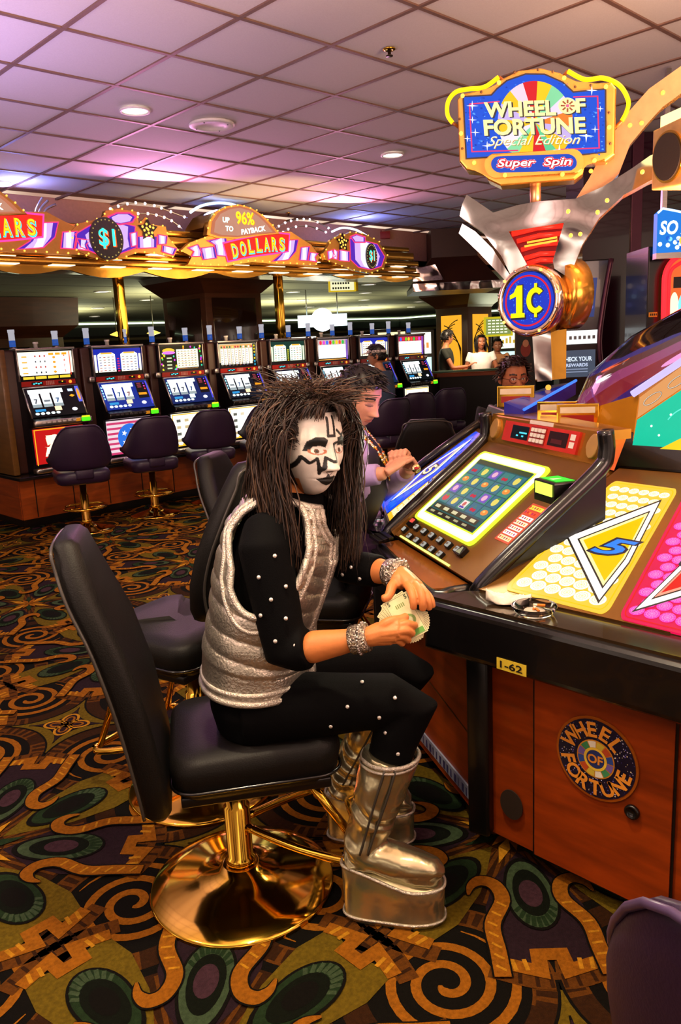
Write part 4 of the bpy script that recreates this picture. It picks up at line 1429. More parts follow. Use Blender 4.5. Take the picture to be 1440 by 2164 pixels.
def slot_machine(i, x):
    rnd = random.Random(40 + i)
    o = thing('slot_machine', LABS[i], 'slot machine', (x, YF, .505), 0, 'slot machines of the long row')
    m = M()
    m.box((0, .27, .575), (.735, .48, 1.15), slotwood, .02)
    m.build('housing', o)
    prof = [(.2, .0), (-.10, .0), (-.12, .05), (-.11, .43), (-.27, .45), (-.27, .50), (-.19, .53), (-.05, .80), (-.035, .81), (-.02, 1.14), (.2, 1.14)]
    m = M()
    SD = frame((-.275, 0, 0), (0, 1, 0), (0, 0, 1))
    m.prism(prof, SD, .55, mat('slot_dark_metal', '#1a1a20', .25, .6))
    cab = m.build('cabinet', o)
    m = M()
    m.box((0, -.02, 1.15), (.57, .08, .022), steel, .005)
    for s in (-1, 1): m.box((s * .272, -.028, 1.0), (.012, .03, .28), steel, .003)
    m.build('top_trim', o)
    # pay table glass
    fr = frame((0, -.034, 0), (1, 0, 0), (0, 0, 1))
    bg, fg = TOPS[i]
    m = M()
    m.prism([(-.26, .865), (.26, .865), (.26, 1.125), (-.26, 1.125)], fr, .006, E(bg, 1.15 if i in (0, 5) else .9), base=-.01)
    a = Art()
    if i in (1, 6, 4):
        for s in (-1, 1):
            a.poly([(s * .125 + q, z) for q, z in ((-.095, .90), (.095, .90), (.095, 1.07), (.06, 1.09), (-.06, 1.09), (-.095, 1.07))], E(fg, 1.5), 1)
            a.rect(s * .125 - .06, 1.075, s * .125 + .06, 1.09, E('#f0b040', 1.1), 2)
            a.rect(s * .245 - .012, .90, s * .245 + .012, 1.07, E(fg, 1.2), 1)
            for r in range(6):
                for c_ in range(4):
                    a.rect(s * .125 - .08 + c_ * .045, .91 + r * .026, s * .125 - .055 + c_ * .045, .917 + r * .026, E(rnd.choice(['#6a6a70', '#c84a40', '#5060b0']), .8), 2)
        for r in range(6): a.rect(-.012, .90 + r * .024, .012, .912 + r * .024, E('#d82a60' if i != 4 else '#d8d030', 1.1), 2)
        a.rect(-.26, .867, .26, .88, E('#c02058' if i != 4 else '#20308a', 1), 1)
    elif i == 2:
        a.rect(-.06, .875, .21, 1.09, E(fg, 1.5), 1)
        for r in range(8):
            a.rect(-.05, .885 + r * .025, .20, .889 + r * .025, E('#c0a080' if r > 4 else '#e8a050', .9), 2)
            for c_ in range(6): a.rect(-.045 + c_ * .042, .892 + r * .025, -.025 + c_ * .042, .899 + r * .025, E(rnd.choice(['#706a60', '#b05a40']), .8), 2)
        for k in range(34):
            q = rnd.choice([(rnd.uniform(-.25, -.20), rnd.uniform(.875, 1.06)), (rnd.uniform(-.10, -.07), rnd.uniform(.875, 1.06)), (rnd.uniform(-.05, .25), rnd.uniform(1.10, 1.12)), (rnd.uniform(.222, .25), rnd.uniform(.875, 1.11))])
            a.ell(q[0], q[1], .010, .011, E(rnd.choice(['#f0c020', '#30d0a0', '#d030d0', '#ff8a20', '#40e040', '#f0f060']), 1.2), 2, 8)
        a.ell(-.155, 1.08, .075, .026, E('#f0b030', 1.3), 2)
        a.ell(-.155, 1.058, .08, .016, E('#d070ff', 1.2), 3)
        for r in range(4): a.rect(-.185, .89 + r * .035, -.125, .905 + r * .035, E('#d8e0b0', .9), 3)
    elif i == 3:
        for k in range(9):
            a.rect(-.235 + k * .05, .875, -.195 + k * .05, 1.07, E(['#fff4d8', '#fff8e8', '#f8d8c0'][k % 3], 1.4), 1)
        for r in range(9):
            for k in range(8): a.rect(-.23 + k * .05, .885 + r * .02, -.21 + k * .05, .891 + r * .02, E(rnd.choice(['#7a7060', '#c07048', '#806898']), .8), 2)
        a.rect(-.24, 1.08, .21, 1.115, E('#e8a860', 1.1), 2)
        for k in range(12): a.ell(-.22 + k * .038, 1.09, .012, .012, E(rnd.choice(['#c02a40', '#f0d060', '#306a40', '#fff0e0']), 1.1), 3, 8)
        a.rect(.215, .87, .255, 1.12, E('#16202a', .6), 2)
        for k in range(7): a.ell(.236, .885 + k * .035, .011, .012, E(rnd.choice(['#f0d020', '#20a0c0']), 1.1), 3, 8)
    elif i in (5, 7):
        a.rect(-.25, .89, .22, 1.06, E('#fffdf4', 1.9), 1)
        for k in range(8): a.ell(-.21 + k * .055, 1.09, .022, .026, E(['#d02030', '#60c020', '#f0c020', '#e04a20', '#30b040', '#e03040', '#d040c0', '#4060e0'][(k + i) % 8], 1.2), 2, 10)
        for r in range(6):
            for k in range(8): a.rect(-.24 + k * .058, .90 + r * .026, -.21 + k * .058, .905 + r * .026, E('#e8c8a0', 1.2), 2)
        a.rect(-.25, .868, .22, .885, E('#e8a040', 1.2), 2)
        a.rect(.225, .87, .255, 1.12, E('#7a50c0', 1), 2)
    else:
        a.rect(-.25, .91, .225, 1.115, E('#fffdf0', 1.6), 1)
        for r in range(4):
            a.rect(-.23, .925 + r * .05, -.18, .94 + r * .05, E('#f0a850', 1.2), 2)
            for k in range(3): a.ell(-.10 + k * .045, .935 + r * .05, .008, .010, E(['#404048', '#c84a4a', '#707078', '#c02020'][r], .9), 2, 10)
            a.ell(.08, .935 + r * .045, .016, .012, E('#e89a30', 1.1), 2, 10)
            a.text('3742'[r], .18, .94 + r * .05, .026, E('#d83028', 1), 2, .03)
        for k in range(3): a.rect(.03 + k * .065, 1.09, .08 + k * .065, 1.112, E('#f0a020', 1.1), 2)
        for k in range(4): a.rect(-.235 + k * .118, .876, -.13 + k * .118, .90, E('#f0c838', 1.1), 2)
        a.line([(.235, .90), (.235, 1.12)], .008, E('#e83a20', 1.1), 2)
    m.art(a, flatmap(fr, .001, -.004))
    m.build('pay_glass', o, label='lit pay table glass')
    # red player strip
    m = M()
    m.prism([(-.265, .812), (.265, .812), (.262, .858), (-.262, .858)], frame((0, -.045, 0), (1, 0, 0), (0, 0, 1)), .012, P('#a8180e', .35), base=-.012)
    a = Art()
    a.rect(-.17, .822, -.06, .848, P('#1a1414', .2), 1)
    for k in range(4): a.rect(-.155 + k * .022, .828 + (k % 2) * .006, -.138 + k * .022, .838 + (k % 2) * .006, E('#4ad8e8', 1.4), 2)
    for r in range(3):
        for k in range(5): a.rect(-.03 + k * .017, .820 + r * .012, -.019 + k * .017, .828 + r * .012, P('#d8a898'), 1)
    a.rect(.09, .822, .165, .848, P('#280606', .25), 1)
    a.ell(.21, .835, .016, .015, E('#ff8a28', 1.6), 1, 12)
    a.ell(.13, .842, .008, .006, E('#f0d020', 1.4), 2, 8)
    m.art(a, flatmap(frame((0, -.045, 0), (1, 0, 0), (0, 0, 1)), .0008, .001))
    m.build('player_strip', o, label='red player card strip')
    # side knobs
    if i:
        for s in (-1, 1):
            m = M()
            m.box((s * .305, -.02, .835), (.06, .05, .06), steel, .012)
            m.build('hinge_block', o)
    # reel glass
    rf = frame((0, -.196, .532), (1, 0, 0), (0, .14, .27))
    H = .30
    frc = ['#0c0e10', '#1838b0', '#183078', '#1a2030', '#2a2440', '#101418', '#1c3458', '#0c1418'][i]
    m = M()
    m.prism([(-.265, 0), (.265, 0), (.265, H), (-.265, H)], rf, .008, E(frc, .6))
    a = Art()
    a.rect(-.235, .235, .10, .275, E('#f0fff8', 2.0), 1)
    for k in range(3):
        x = -.185 + k * .105
        a.rect(x - .043, .095, x + .043, .232, E('#e8f2f0', 1.5), 1)
        a.rect(x - .043, .095, x + .043, .125, E('#98a4a8', 1.0), 2)
        a.rect(x - .043, .200, x + .043, .232, E('#ffffff', 1.8), 2)
        sy = rnd.choice(['7', '7', 'B'])
        if sy == '7': a.text('7', x, .155, .05, E(rnd.choice(['#3a5a90', '#8a3a38', '#4a4a58']), .8), 3, .05)
        else: a.rect(x - .03, .145, x + .03, .165, E('#7a8088', .9), 3)
    a.rect(.125, .10, .245, .275, E('#141216', .5), 1)
    if i == 0:
        a.rect(.15, .235, .20, .262, E('#c8d8ff', 1.2), 2)
        a.poly([(.15, .19), (.175, .205), (.205, .19), (.175, .175)], E('#f0a020', 1.2), 2)
        a.poly([(.225, .12), (.262, .12), (.262, .285), (.225, .285)], E('#5a60d8', 1.1), 3)
        a.ell(.245, .2, .014, .06, E('#f09a30', 1.1), 4)
    else:
        for r in range(3):
            a.rect(.145, .215 + r * .02, .19, .228 + r * .02, E('#a04048', .7), 2)
            a.ell(.222, .20 + r * .03, .008, .008, E(['#ff3040', '#ff40c0', '#6040ff'][r], 1.4), 2, 8)
        a.rect(.135, .135, .225, .16, E('#f0921c', 1.2), 2)
        a.rect(.245, .03, .262, .285, E('#4a48d8', 1.1), 2)
        for r in range(5): a.ell(-.25, .12 + r * .03, .008, .011, E('#9ae0ff', 1.6), 2, 8)
    for k in range(5):
        a.ell(-.21 + k * .05, .03, .02, .013, E('#e8ffff', 1.6), 3, 10)
    a.rect(-.22, .05, -.12, .075, E('#2a8ac8', 1.1), 2)
    a.rect(-.03, .05, .035, .092, E('#ffd0a0', 1.5) if i != 2 else E('#d0f0ff', 2), 4)
    a.ell(.16, .05, .028, .018, E('#f0f0ff', 1.2), 3, 10)
    m.art(a, flatmap(rf, .001, .0082))
    m.build('reel_glass', o, label='lit glass over three reels')
    m = M()
    for s in (-1, 1): m.tube([pt(rf, s * .27, -.01, .004), pt(rf, s * .27, H, .004)], .009, steel, 8)
    m.tube([pt(rf, -.27, H, .004), pt(rf, .27, H, .004)], .009, steel, 8)
    m.build('glass_frame', o)
    # button deck
    df = frame((0, -.275, .45), (1, 0, 0), (0, .0, 1))
    m = M()
    m.box((0, -.25, .478), (.56, .05, .058), steel if i == 0 else blk_gloss, .012)
    deck_ = m.build('button_deck', o)
    for k in range(7):
        m = M()
        m.box((-.2 + k * .05, -.278, .485), (.032, .012, .018), P('#3a3436', .3) if i else P('#c8c0b8', .3), .003)
        m.build('button', deck_)
    m = M()
    m.box((.215, -.278, .483), (.085, .016, .04), E('#48e818', 1.5), .008)
    m.box((.215, -.276, .507), (.08, .012, .016), E('#f0f020', 1.3), .004)
    m.build('spin_button', deck_, label='glowing green button')
    m = M()
    m.box((.135, -.277, .483), (.05, .01, .03), E('#c87a18', .8), .006)
    m.build('coin_slot', deck_)
    # belly glass
    bf_ = frame((0, -.117, 0), (1, 0, 0), (0, 0, 1))
    bc = ['#c81818', '#f0d8e0', '#fff4e0', '#fff0e8', '#fff8e8', '#f8f0e0', '#f8f0e0', '#f8f0e0'][i]
    m = M()
    m.prism([(-.25, .07), (.25, .07), (.25, .42), (-.25, .42)], bf_, .006, E(bc, 1.4 if i > 1 else .9), base=-.004)
    a = Art()
    if i == 0:
        a.line([(-.235, .08), (-.235, .41), (.24, .41)], .01, E('#f0a020', 1.2), 1)
        for k in range(12): a.poly([(rnd.uniform(-.16, .1), rnd.uniform(.15, .36)) for q in range(3)], E('#fff0c0', 1.4), 2)
        a.text('RED', .02, .31, .09, E('#fff0c8', 1.4), 3, .05, .3)
        a.text('HOT', -.02, .2, .09, E('#fff0c8', 1.4), 3, .05, .3)
    elif i == 1:
        for k in range(7): a.rect(-.25, .08 + k * .05, .25, .102 + k * .05, E('#c83a6a', 1), 1)
        a.ell(0, .24, .14, .14, E('#2a6ad0', 1.1), 2)
        for k in range(5):
            t = 2 * PI * k / 5
            a.poly([(.08 * math.cos(t) + .03 * (1 if q % 2 == 0 else .4) * math.cos(q * PI / 5), .24 + .08 * math.sin(t) + .03 * (1 if q % 2 == 0 else .4) * math.sin(q * PI / 5)) for q in range(10)], E('#ffffff', 1.5), 3)
    else:
        a.line([(-.235, .08), (-.235, .41), (.235, .41), (.235, .08)], .012, E('#f0b838', 1.1), 1, True)
        for k in range(4):
            for r in range(4):
                if rnd.random() < .75: a.rect(-.19 + k * .1, .12 + r * .07, -.14 + k * .1, .15 + r * .07, E(rnd.choice(['#6a6a60', '#d8c090', '#f0e0c0']), .9), 2)
        for k in range(6): a.ell(-.2 + k * .08, .09, .018, .014, E('#f0b020', 1.2), 2, 10)
    m.art(a, flatmap(bf_, .001, .0025))
    m.build('belly_glass', o, label='lit belly glass')
    m = M()
    m.box((0, -.14, .03), (.56, .10, .05), steel, .012)
    m.build('coin_tray', o)
    # lamps on the top
    for k, (x, h) in enumerate(((-.20, .17), (.22, .15))):
        m = M()
        m.lathe([(.036, 0), (.036, .02), (.028, .024), (.028, .03)], (x, .2, 1.15), steel, 16)
        m.lathe([(.028, .0), (.028, .06)], (x, .2, 1.18), E('#3a6ad0', .5), 16)
        m.lathe([(.028, .0), (.028, h - .10), (.031, h - .095), (.031, h - .07), (0, h - .07)], (x, .2, 1.24), E('#d8d4e0', .55), 16)
        m.build('candle_lamp', o)
    m = M()
    m.lathe([(.02, 0), (.02, .05), (.026, .052), (.026, .07), (0, .07)], (.02, .2, 1.15), white_plastic, 14)
    m.build('sensor', o)
    return o


for i in range(8): slot_machine(i, 3.28 + .747 * i)

# ------------------------------------------------------------------ canopy of lit ribbon signs above the row
can = thing('sign_canopy', 'long stepped gold canopy on posts above the slot row', 'canopy', (5.6, 7.4, 1.65), world=True)
m = M()
for (y0, y1, z0, z1) in ((7.16, 8.0, 2.40, 2.455), (7.22, 8.0, 2.47, 2.52), (7.18, 8.0, 2.535, 2.60), (7.26, 8.0, 2.62, 2.72), (7.34, 8.0, 2.74, 2.80)):
    m.box((5.55, (y0 + y1) / 2, (z0 + z1) / 2), (5.9, y1 - y0, z1 - z0), gold_mirror, .012)
m.build('shelf', can, label='stepped gold mirror shelves')
for (y, z) in ((7.16, 2.396), (7.22, 2.466), (7.18, 2.531)):
    for k in range(11):
        m = M(); m.box((2.95 + k * .52, y + .05, z), (.22, .10, .006), E('#fff0d8', 1.3)); m.build('bright_strip', can)  # white reflections on the shelf edges, put in as glowing strips
m = M()
pts = []
for k in range(60):
    x = 2.7 + k * .0975
    pts.append((x, 2.40 - .07 * abs(math.sin(k * .37)) - .03 * math.sin(k * .11)))
m.prism([(2.7, 2.42)] + pts + [(8.45, 2.42)], frame((0, 7.30, 0), (1, 0, 0), (0, 0, 1)), .04, gold_mirror)
m.build('scalloped_valance', can, label='scalloped gold valance')
for x in (4.256, 6.39):
    m = M()
    m.box((x, 7.62, 2.035), (.085, .085, .74), brass, .004)
    m.build('post', can)
CP = frame((0, 7.1, 0), (1, 0, 0), (0, 0, 1))
lav, lav2, mag, vio = E('#d8b0f0', 1.0), E('#f6e8ff', 1.15), E('#ff3a70', 1.2), E('#5a2ab8', .9)
bulb_on = E('#ffb848', 1.8)


def bulbs_along(poly, parent, step, off, closed=True):
    k = len(poly)
    acc = 0
    for i in range(k if closed else k - 1):
        a, b = Vector(poly[i]), Vector(poly[(i + 1) % k])
        L = (b - a).length
        while acc < L:
            p = a + (b - a) * (acc / L)
            m = M(); m.sphere(pt(CP, p.x, p.y, off), .009, bulb_on, 8, 5); m.build('bulb', parent)
            acc += step
        acc -= L


def plate(o, outer, depth=.06, base=.0):
    m = M()
    m.prism(outer, CP, depth, mat('sign_gold', '', .3), gold_mirror, base=base, bev=.006)
    return m.build('gold_plate', o)


def shrink(poly, k):
    c = sum((Vector(p) for p in poly), Vector((0, 0))) / len(poly)
    return [tuple(c + (Vector(p) - c) * k) for p in poly]


def ribbon(a, poly, lay, fill=None):
    c = sum((Vector(p) for p in poly), Vector((0, 0))) / len(poly)
    a.poly(poly, vio, lay)
    a.poly([tuple(c + Vector(((Vector(p) - c).x * .72, (Vector(p) - c).y * .94))) for p in poly], lav, lay + 1)
    a.poly([tuple(c + Vector(((Vector(p) - c).x * .38, (Vector(p) - c).y * .9))) for p in poly], lav2, lay + 2)
    a.line(poly, .009, mag, lay + 3, True)


def star(a, x, y, r, lay):
    a.poly([(x + r * (1 if k % 2 == 0 else .5) * math.cos(PI / 2 + k * PI / 5), y + r * (1 if k % 2 == 0 else .5) * math.sin(PI / 2 + k * PI / 5)) for k in range(10)], P('#141018', .3), lay)
    for k in range(11):
        t = k * 2.4
        q = r * .62 * math.sqrt(k / 11)
        a.ell(x + q * math.cos(t), y + q * math.sin(t), .013, .013, bulb_on, lay + 1, 8)


def dollars_sign(dx, label):
    mv = lambda L: [(x + dx, z) for x, z in L]
    o = thing('canopy_sign', label, 'sign', (5.9 + dx, 7.1, 2.6), world=True)
    dome = mv([(4.9879,2.7268), (5.0214,2.8577), (5.1135,2.9608), (5.2658,3.0291), (5.4393,3.0592), (5.5906,3.0378), (5.742,2.9732), (5.8718,2.8794), (5.9699,2.79), (5.6773,2.7565), (5.3629,2.7059), (5.1084,2.7008)])
    plate(o, dome[::-1], .07)
    m = M()
    a = Art()
    a.poly(shrink(dome, .90), E('#d07a58', .8), 1)
    a.poly(shrink(dome, .80), E('#d89a80', .75), 2)
    p = mv([(5.2417,2.8886), (5.2763,2.8088), (5.4918,2.9221), (5.5919,2.8077)])
    a.text('UP', p[0][0], p[0][1], .055, E('#c8fff0', 1.8), 3, .04, .1)
    a.text('TO', p[1][0], p[1][1] - .005, .055, E('#c8fff0', 1.8), 3, .04, .1)
    a.text('96%', p[2][0] + .006, p[2][1] - .006, .13, E('#ff8a20', 1.2), 3, .05, w=.25)
    a.text('96%', p[2][0], p[2][1], .13, E('#ffe820', 1.6), 4, .02, w=.24)
    a.text('PAYBACK', p[3][0], p[3][1], .055, E('#e8fff8', 2.0), 5, .03, .15, w=.34, rot=.18)
    m.art(a, flatmap(CP, .001, .071))
    m.build('dome_face', o, label='glowing dome face')
    ban = mv([(5.1875,2.6556), (5.4064,2.7082), (5.6781,2.7651), (5.959,2.8016), (6.1143,2.7981), (6.082,2.611), (5.8456,2.5748), (5.5675,2.538), (5.2333,2.4718)])
    lo_ = mv([(4.6934,2.568), (4.82,2.6536), (5.1948,2.73), (5.2079,2.6484), (5.232,2.4584), (5.5651,2.5123), (5.8676,2.5583), (5.9574,2.5001), (6.2259,2.5093), (6.4774,2.4904), (6.5602,2.5577), (6.4878,2.6282), (6.4164,2.6977), (6.2445,2.7431), (6.1272,2.8076), (6.1473,2.7558), (6.0898,2.6467), (5.8245,2.6001), (5.2582,2.5094), (5.0648,2.4694), (4.8601,2.4623), (4.762,2.475)])
    plate(o, mv([(4.6633,2.5588), (4.7795,2.6436), (5.0075,2.7198), (5.2151,2.7229), (5.6808,2.7959), (6.1533,2.8303), (6.2957,2.7636), (6.4426,2.708), (6.5746,2.5766), (6.5019,2.4728), (6.223,2.4732), (5.8838,2.4712), (5.5628,2.4865), (5.2288,2.4249), (4.9575,2.4249), (4.7371,2.426), (4.805,2.5087)])[::-1], .05)
    m = M()
    a = Art()
    for L in ([(4.7503,2.5897), (4.877,2.6276), (4.9206,2.5618), (4.9055,2.5126), (4.7812,2.5078), (4.82,2.5575)], [(4.8935,2.5929), (5.0795,2.6177), (5.0994,2.5036), (4.9225,2.4807)], [(4.9924,2.6704), (5.236,2.7208), (5.2464,2.6088), (5.2384,2.5254), (5.0955,2.5281), (5.0811,2.6341)], [(6.0968,2.7319), (6.2447,2.7467), (6.1973,2.6159), (6.0795,2.5221), (5.8388,2.496), (5.9633,2.5708)], [(6.2754,2.6641), (6.415,2.6795), (6.3649,2.5232), (6.2395,2.5242)], [(6.4101,2.6158), (6.538,2.6083), (6.4881,2.5642), (6.5103,2.5154), (6.3776,2.5236)]):
        ribbon(a, mv(L), 1)
    a.poly(ban, E('#e02a20', 1.1), 6)
    a.line(ban, .016, E('#ff3a90', 1.6), 7, True)
    q0, q1 = mv([(5.2754,2.5768), (6.045,2.6888)])
    for i, ch in enumerate('DOLLARS'):
        t = (i + .5) / 7
        x, z = lerp(q0[0], q1[0], t), lerp(q0[1], q1[1], t) + .03 * math.sin(PI * t)
        rr = .30 - .38 * t
        a.text(ch, x + .006, z - .010, .150, E('#40e8e0', 1.3), 8, .06, rot=rr * .6, w=.088)
        a.text(ch, x, z, .145, E('#e87818', 1.2), 9, .04, rot=rr * .6, w=.080)
        a.text(ch, x, z, .135, E('#ffe818', 1.6), 10, -.005, rot=rr * .6, w=.062)
    m.art(a, flatmap(CP, .001, .055))
    m.build('ribbon_face', o, label='glowing pink ribbon with yellow DOLLARS')
    bulbs_along(mv([(4.6766,2.5562), (4.7988,2.6398), (4.9962,2.7078)]), o, .11, .055, False)
    bulbs_along(mv([(6.5736,2.5619), (6.4975,2.4819), (6.2241,2.4876), (5.8853,2.4888), (5.564,2.5002), (5.2301,2.4383), (4.9586,2.4363), (4.749,2.4457)]), o, .10, .055, False)
    bulbs_along(mv([(5.0046,2.7923), (5.057,2.9084), (5.2004,3.0029), (5.4388,3.0542), (5.6556,3.0176), (5.8285,2.9144), (5.959,2.8016)]), o, .085, .075, False)
    m = M()
    ar = mv([(4.9213,2.9625), (5.0491,3.0329), (5.2499,3.0814), (5.4635,3.0859), (5.6571,3.0345)])
    m.tube(spline([pt(CP, x, min(z, 3.09), -.10) for x, z in ar], 5), .014, E('#b8e0ff', 2.2), 10)
    m.build('neon_arc', o, label='blue white neon arc')
    m = M()
    sh = [(x + .0, z) for x, z in dome]
    m.prism([(x, max(z, 2.81)) for x, z in shrink(dome, .96)][::-1], CP, .34, gold_mirror, base=-.36)
    m.build('gold_drum', o)
    return o


dollars_sign(0, 'middle canopy sign reading up to 96% payback dollars on a pink ribbon')
dxl = (3.1592,2.7097)[0] - (5.9699,2.79)[0] - .03
dollars_sign(dxl, 'leftmost canopy sign reading dollars, cut by the left edge of the picture')


def one_sign(outer, face, curl, coin, cr, stx, ribs, label, neon):
    o = thing('canopy_sign', label, 'sign', (coin[0], 7.1, 2.5), world=True)
    plate(o, outer[::-1], .055)
    m = M()
    a = Art()
    ribbon(a, face, 1)
    a.poly(curl, vio, 5)
    a.poly(shrink(curl, .75), lav, 6)
    a.line(curl, .014, mag, 7, True)
    for L in ribs: ribbon(a, L, 4)
    star(a, stx[0], stx[1], .115, 9)
    m.art(a, flatmap(CP, .001, .057))
    m.build('ribbon_face', o, label='glowing lavender ribbon edged in pink')
    m = M()
    m.prism([(coin[0] + cr[0] * math.cos(t), coin[1] + cr[1] * math.sin(t)) for t in [2 * PI * k / 36 for k in range(36)]], CP, .02, P('#4a4a44', .4, metal=.5), base=.068)
    a = Art()
    for k in range(24): a.ell(coin[0] + cr[0] * .88 * math.cos(k * PI / 12), coin[1] + cr[1] * .88 * math.sin(k * PI / 12), .007, .007, E('#c8b060', .8), 1, 6)
    a.text('$1', coin[0] + .006, coin[1] - .006, cr[1] * .95, E('#ff5a20', 1.2), 2, .05, w=cr[0] * 1.05)
    a.text('$1', coin[0], coin[1], cr[1] * .95, E('#38f0c0', 1.6), 3, .02, w=cr[0] * .98)
    m.art(a, flatmap(CP, .001, .0885))
    m.build('coin', o, label='dark round coin reading $1')
    bulbs_along(outer, o, .105, .06)
    if neon:
        m = M()
        m.tube(spline([pt(CP, x, min(z, 3.09), -.06) for x, z in neon], 5), .012, E('#c8e0ff', 2.2), 10)
        m.build('neon_arc', o, label='blue white neon arc')
    return o


one_sign([(3.5032,2.6704), (3.5962,2.7484), (3.7398,2.7854), (3.8551,2.8238), (3.8779,2.8812), (4.027,2.9093), (4.2093,2.8989), (4.2124,2.7767), (4.2988,2.8577), (4.3251,2.7838), (4.5196,2.7843), (4.526,2.6775), (4.6377,2.5776), (4.5789,2.4918), (4.4019,2.5254), (4.1841,2.5282), (4.0427,2.476), (3.8727,2.4324), (3.6837,2.4539), (3.5511,2.5084), (3.5309,2.59)],
         [(3.5508,2.6527), (3.7193,2.7453), (3.8896,2.7772), (4.0449,2.7802), (4.1731,2.7598), (4.1495,2.6429), (4.1625,2.5637), (3.9445,2.4866), (3.7813,2.4759), (3.5862,2.5445)], [(3.8955,2.8266), (3.9893,2.867), (4.1226,2.8768), (4.1865,2.847), (4.1466,2.794), (4.01,2.7638), (3.9131,2.7717)], (3.8475,2.6271), (.17, .19), (4.3076,2.736),
         [[(4.1062,2.691), (4.1878,2.7101), (4.1736,2.586), (4.1072,2.5684)], [(4.1794,2.6662), (4.401,2.6782), (4.3841,2.5737), (4.1703,2.5567)], [(4.412,2.698), (4.5183,2.689), (4.4992,2.6133), (4.4017,2.6042)], [(4.4546,2.5993), (4.6155,2.5766), (4.5681,2.5111), (4.439,2.5389)]],
         'left canopy sign with a dark $1 coin on a lavender ribbon and a bulb star', None)
one_sign([(6.9812,2.8374), (7.0949,2.8815), (7.3211,2.8755), (7.5808,2.8022), (7.7377,2.6313), (7.6683,2.4791), (7.4094,2.4087), (7.1505,2.4351), (6.9025,2.4853), (6.6509,2.5425), (6.6167,2.6152), (6.7007,2.6835), (6.76,2.7697), (6.9133,2.843)],
         [(7.0675,2.8044), (7.2873,2.793), (7.5486,2.7614), (7.676,2.6189), (7.6086,2.4973), (7.412,2.452), (7.1958,2.4751), (7.0681,2.5574)], [(7.0771,2.8239), (7.1775,2.8578), (7.333,2.8339), (7.3291,2.7701), (7.1431,2.7609)], (7.4125,2.6088), (.095, .15), (6.9425,2.7509),
         [[(6.6841,2.6365), (6.7655,2.6585), (6.8142,2.5858), (6.6907,2.5439)], [(6.7931,2.6691), (6.8588,2.6439), (6.8387,2.5492), (6.7589,2.565)], [(6.8737,2.6633), (7.0519,2.6521), (7.0444,2.5375), (6.8653,2.5407)]],
         'right canopy sign with a narrow dark $1 coin, above the yellow hanging sign', [(6.889,2.8844), (7.0709,2.9404), (7.2959,2.9315), (7.4812,2.8749)])
# arched strings of small bulbs on wires between the signs
for L, lab in (([(4.047,2.9391), (4.203,2.9914), (4.3601,3.0188), (4.5349,3.0069), (4.6762,2.9738), (4.9138,2.9161)], 'arched wire of small white bulbs between the left signs'), ([(4.2436,2.9014), (4.4195,2.9247), (4.5788,2.9144), (4.7213,2.8768), (4.8448,2.8016)], 'lower arched wire of bulbs left of the dome sign'), ([(6.06,2.8704), (6.2114,2.9451), (6.3634,2.9908), (6.5297,3.0149), (6.6978,3.0085), (6.9601,2.9297)], 'tall arched wire of bulbs right of the dome sign'), ([(6.2038,2.851), (6.3574,2.9138), (6.6145,2.941), (6.8759,2.8911)], 'lower arched wire of bulbs right of the dome sign')):
    p3 = [Vector((x, 7.25, z)) for x, z in L]
    o = thing('bulb_string', lab, 'light string', tuple(p3[0]), world=True)
    m = M()
    ps = spline(p3, 5)
    m.tube(ps, .006, steel, 6)
    m.build('wire', o)
    for q in ps[::3]:
        m = M(); m.sphere(q, .014, E('#fff0ff', 3), 8, 5); m.build('bulb', o)
m = M()
for dx in (0, .05, .12):
    b0, b1, b2 = (3.2893,2.7246), (3.331,2.88), (3.4034,2.9919)
    m.tube(spline([Vector((b0[0] + dx * .6, 7.3, b0[1])), Vector((b1[0] + dx * .7, 7.3, b1[1])), Vector((b2[0] + dx, 7.3, min(3.1, b2[1]) - dx * .4))], 5), .011, steel, 8)
m.build('curved_brackets', can)

# ------------------------------------------------------------------ columns and things beyond the row
col = thing('column', 'big dark wooden square column behind the slot row with inset panels', 'column', (7.1, 10.0, 0), world=True)
m = M()
m.box((7.12, 10.05, 1.2), (1.0, 1.1, 2.4), darkwood, .01)
m.build('shaft', col)
m = M()
m.box((7.12, 9.505, 1.75), (.78, .03, 1.1), mat('dark_glossy_panel', '#24120c', .12, coat=.6, na=.2, ns=3), .01)
m.box((6.625, 10.05, 1.75), (.03, .86, 1.1), mat('dark_glossy_panel', '', .12), .01)
m.build('inset_panels', col)
m = M()
rg = []
for g, z in ((0, 2.36), (.06, 2.42), (.2, 2.56), (.24, 2.64)):
    rg.append([Vector((7.12 + sx * (.5 + g), 10.05 + sy * (.55 + g), z)) for sx, sy in ((-1, -1), (1, -1), (1, 1), (-1, 1))])
m.loft(rg, darkwood, False)
m.build('crown', col)
lp = Vector((0.849,1.9322,1.62))
lp = Vector((6.8333,14.1142,2.1317))
col2 = thing('column', 'dark column with flared crown at the far left edge', 'column', (lp.x, lp.y, 0), world=True)
m = M()
m.box((lp.x - .75, lp.y + .8, 1.0), (1.3, 1.3, 2.0), darkwood, .01)
m.build('shaft', col2)
m = M()
m.loft([[Vector((lp.x - .75 + sx * (.65 + g), lp.y + .8 + sy * (.65 + g), z)) for sx, sy in ((-1, -1), (1, -1), (1, 1), (-1, 1))] for g, z in ((0, 1.95), (.04, 2.0), (.22, 2.15), (.25, 2.64))], darkwood, False)
m.build('crown', col2)
rp = Vector((13.6666,10.3196,1.7173))
col3 = thing('column', 'wooden column with two glowing yellow art glass panels behind the standing man', 'column', (rp.x, rp.y, 0), world=True)
hw = .42
m = M()
m.box((rp.x + .2, rp.y + .2, 1.2), (hw * 2, hw * 2, 2.4), mat('column_wood', '#4a2a14', .35, na=.3, ns=2), .02)
m.build('shaft', col3)
m = M()
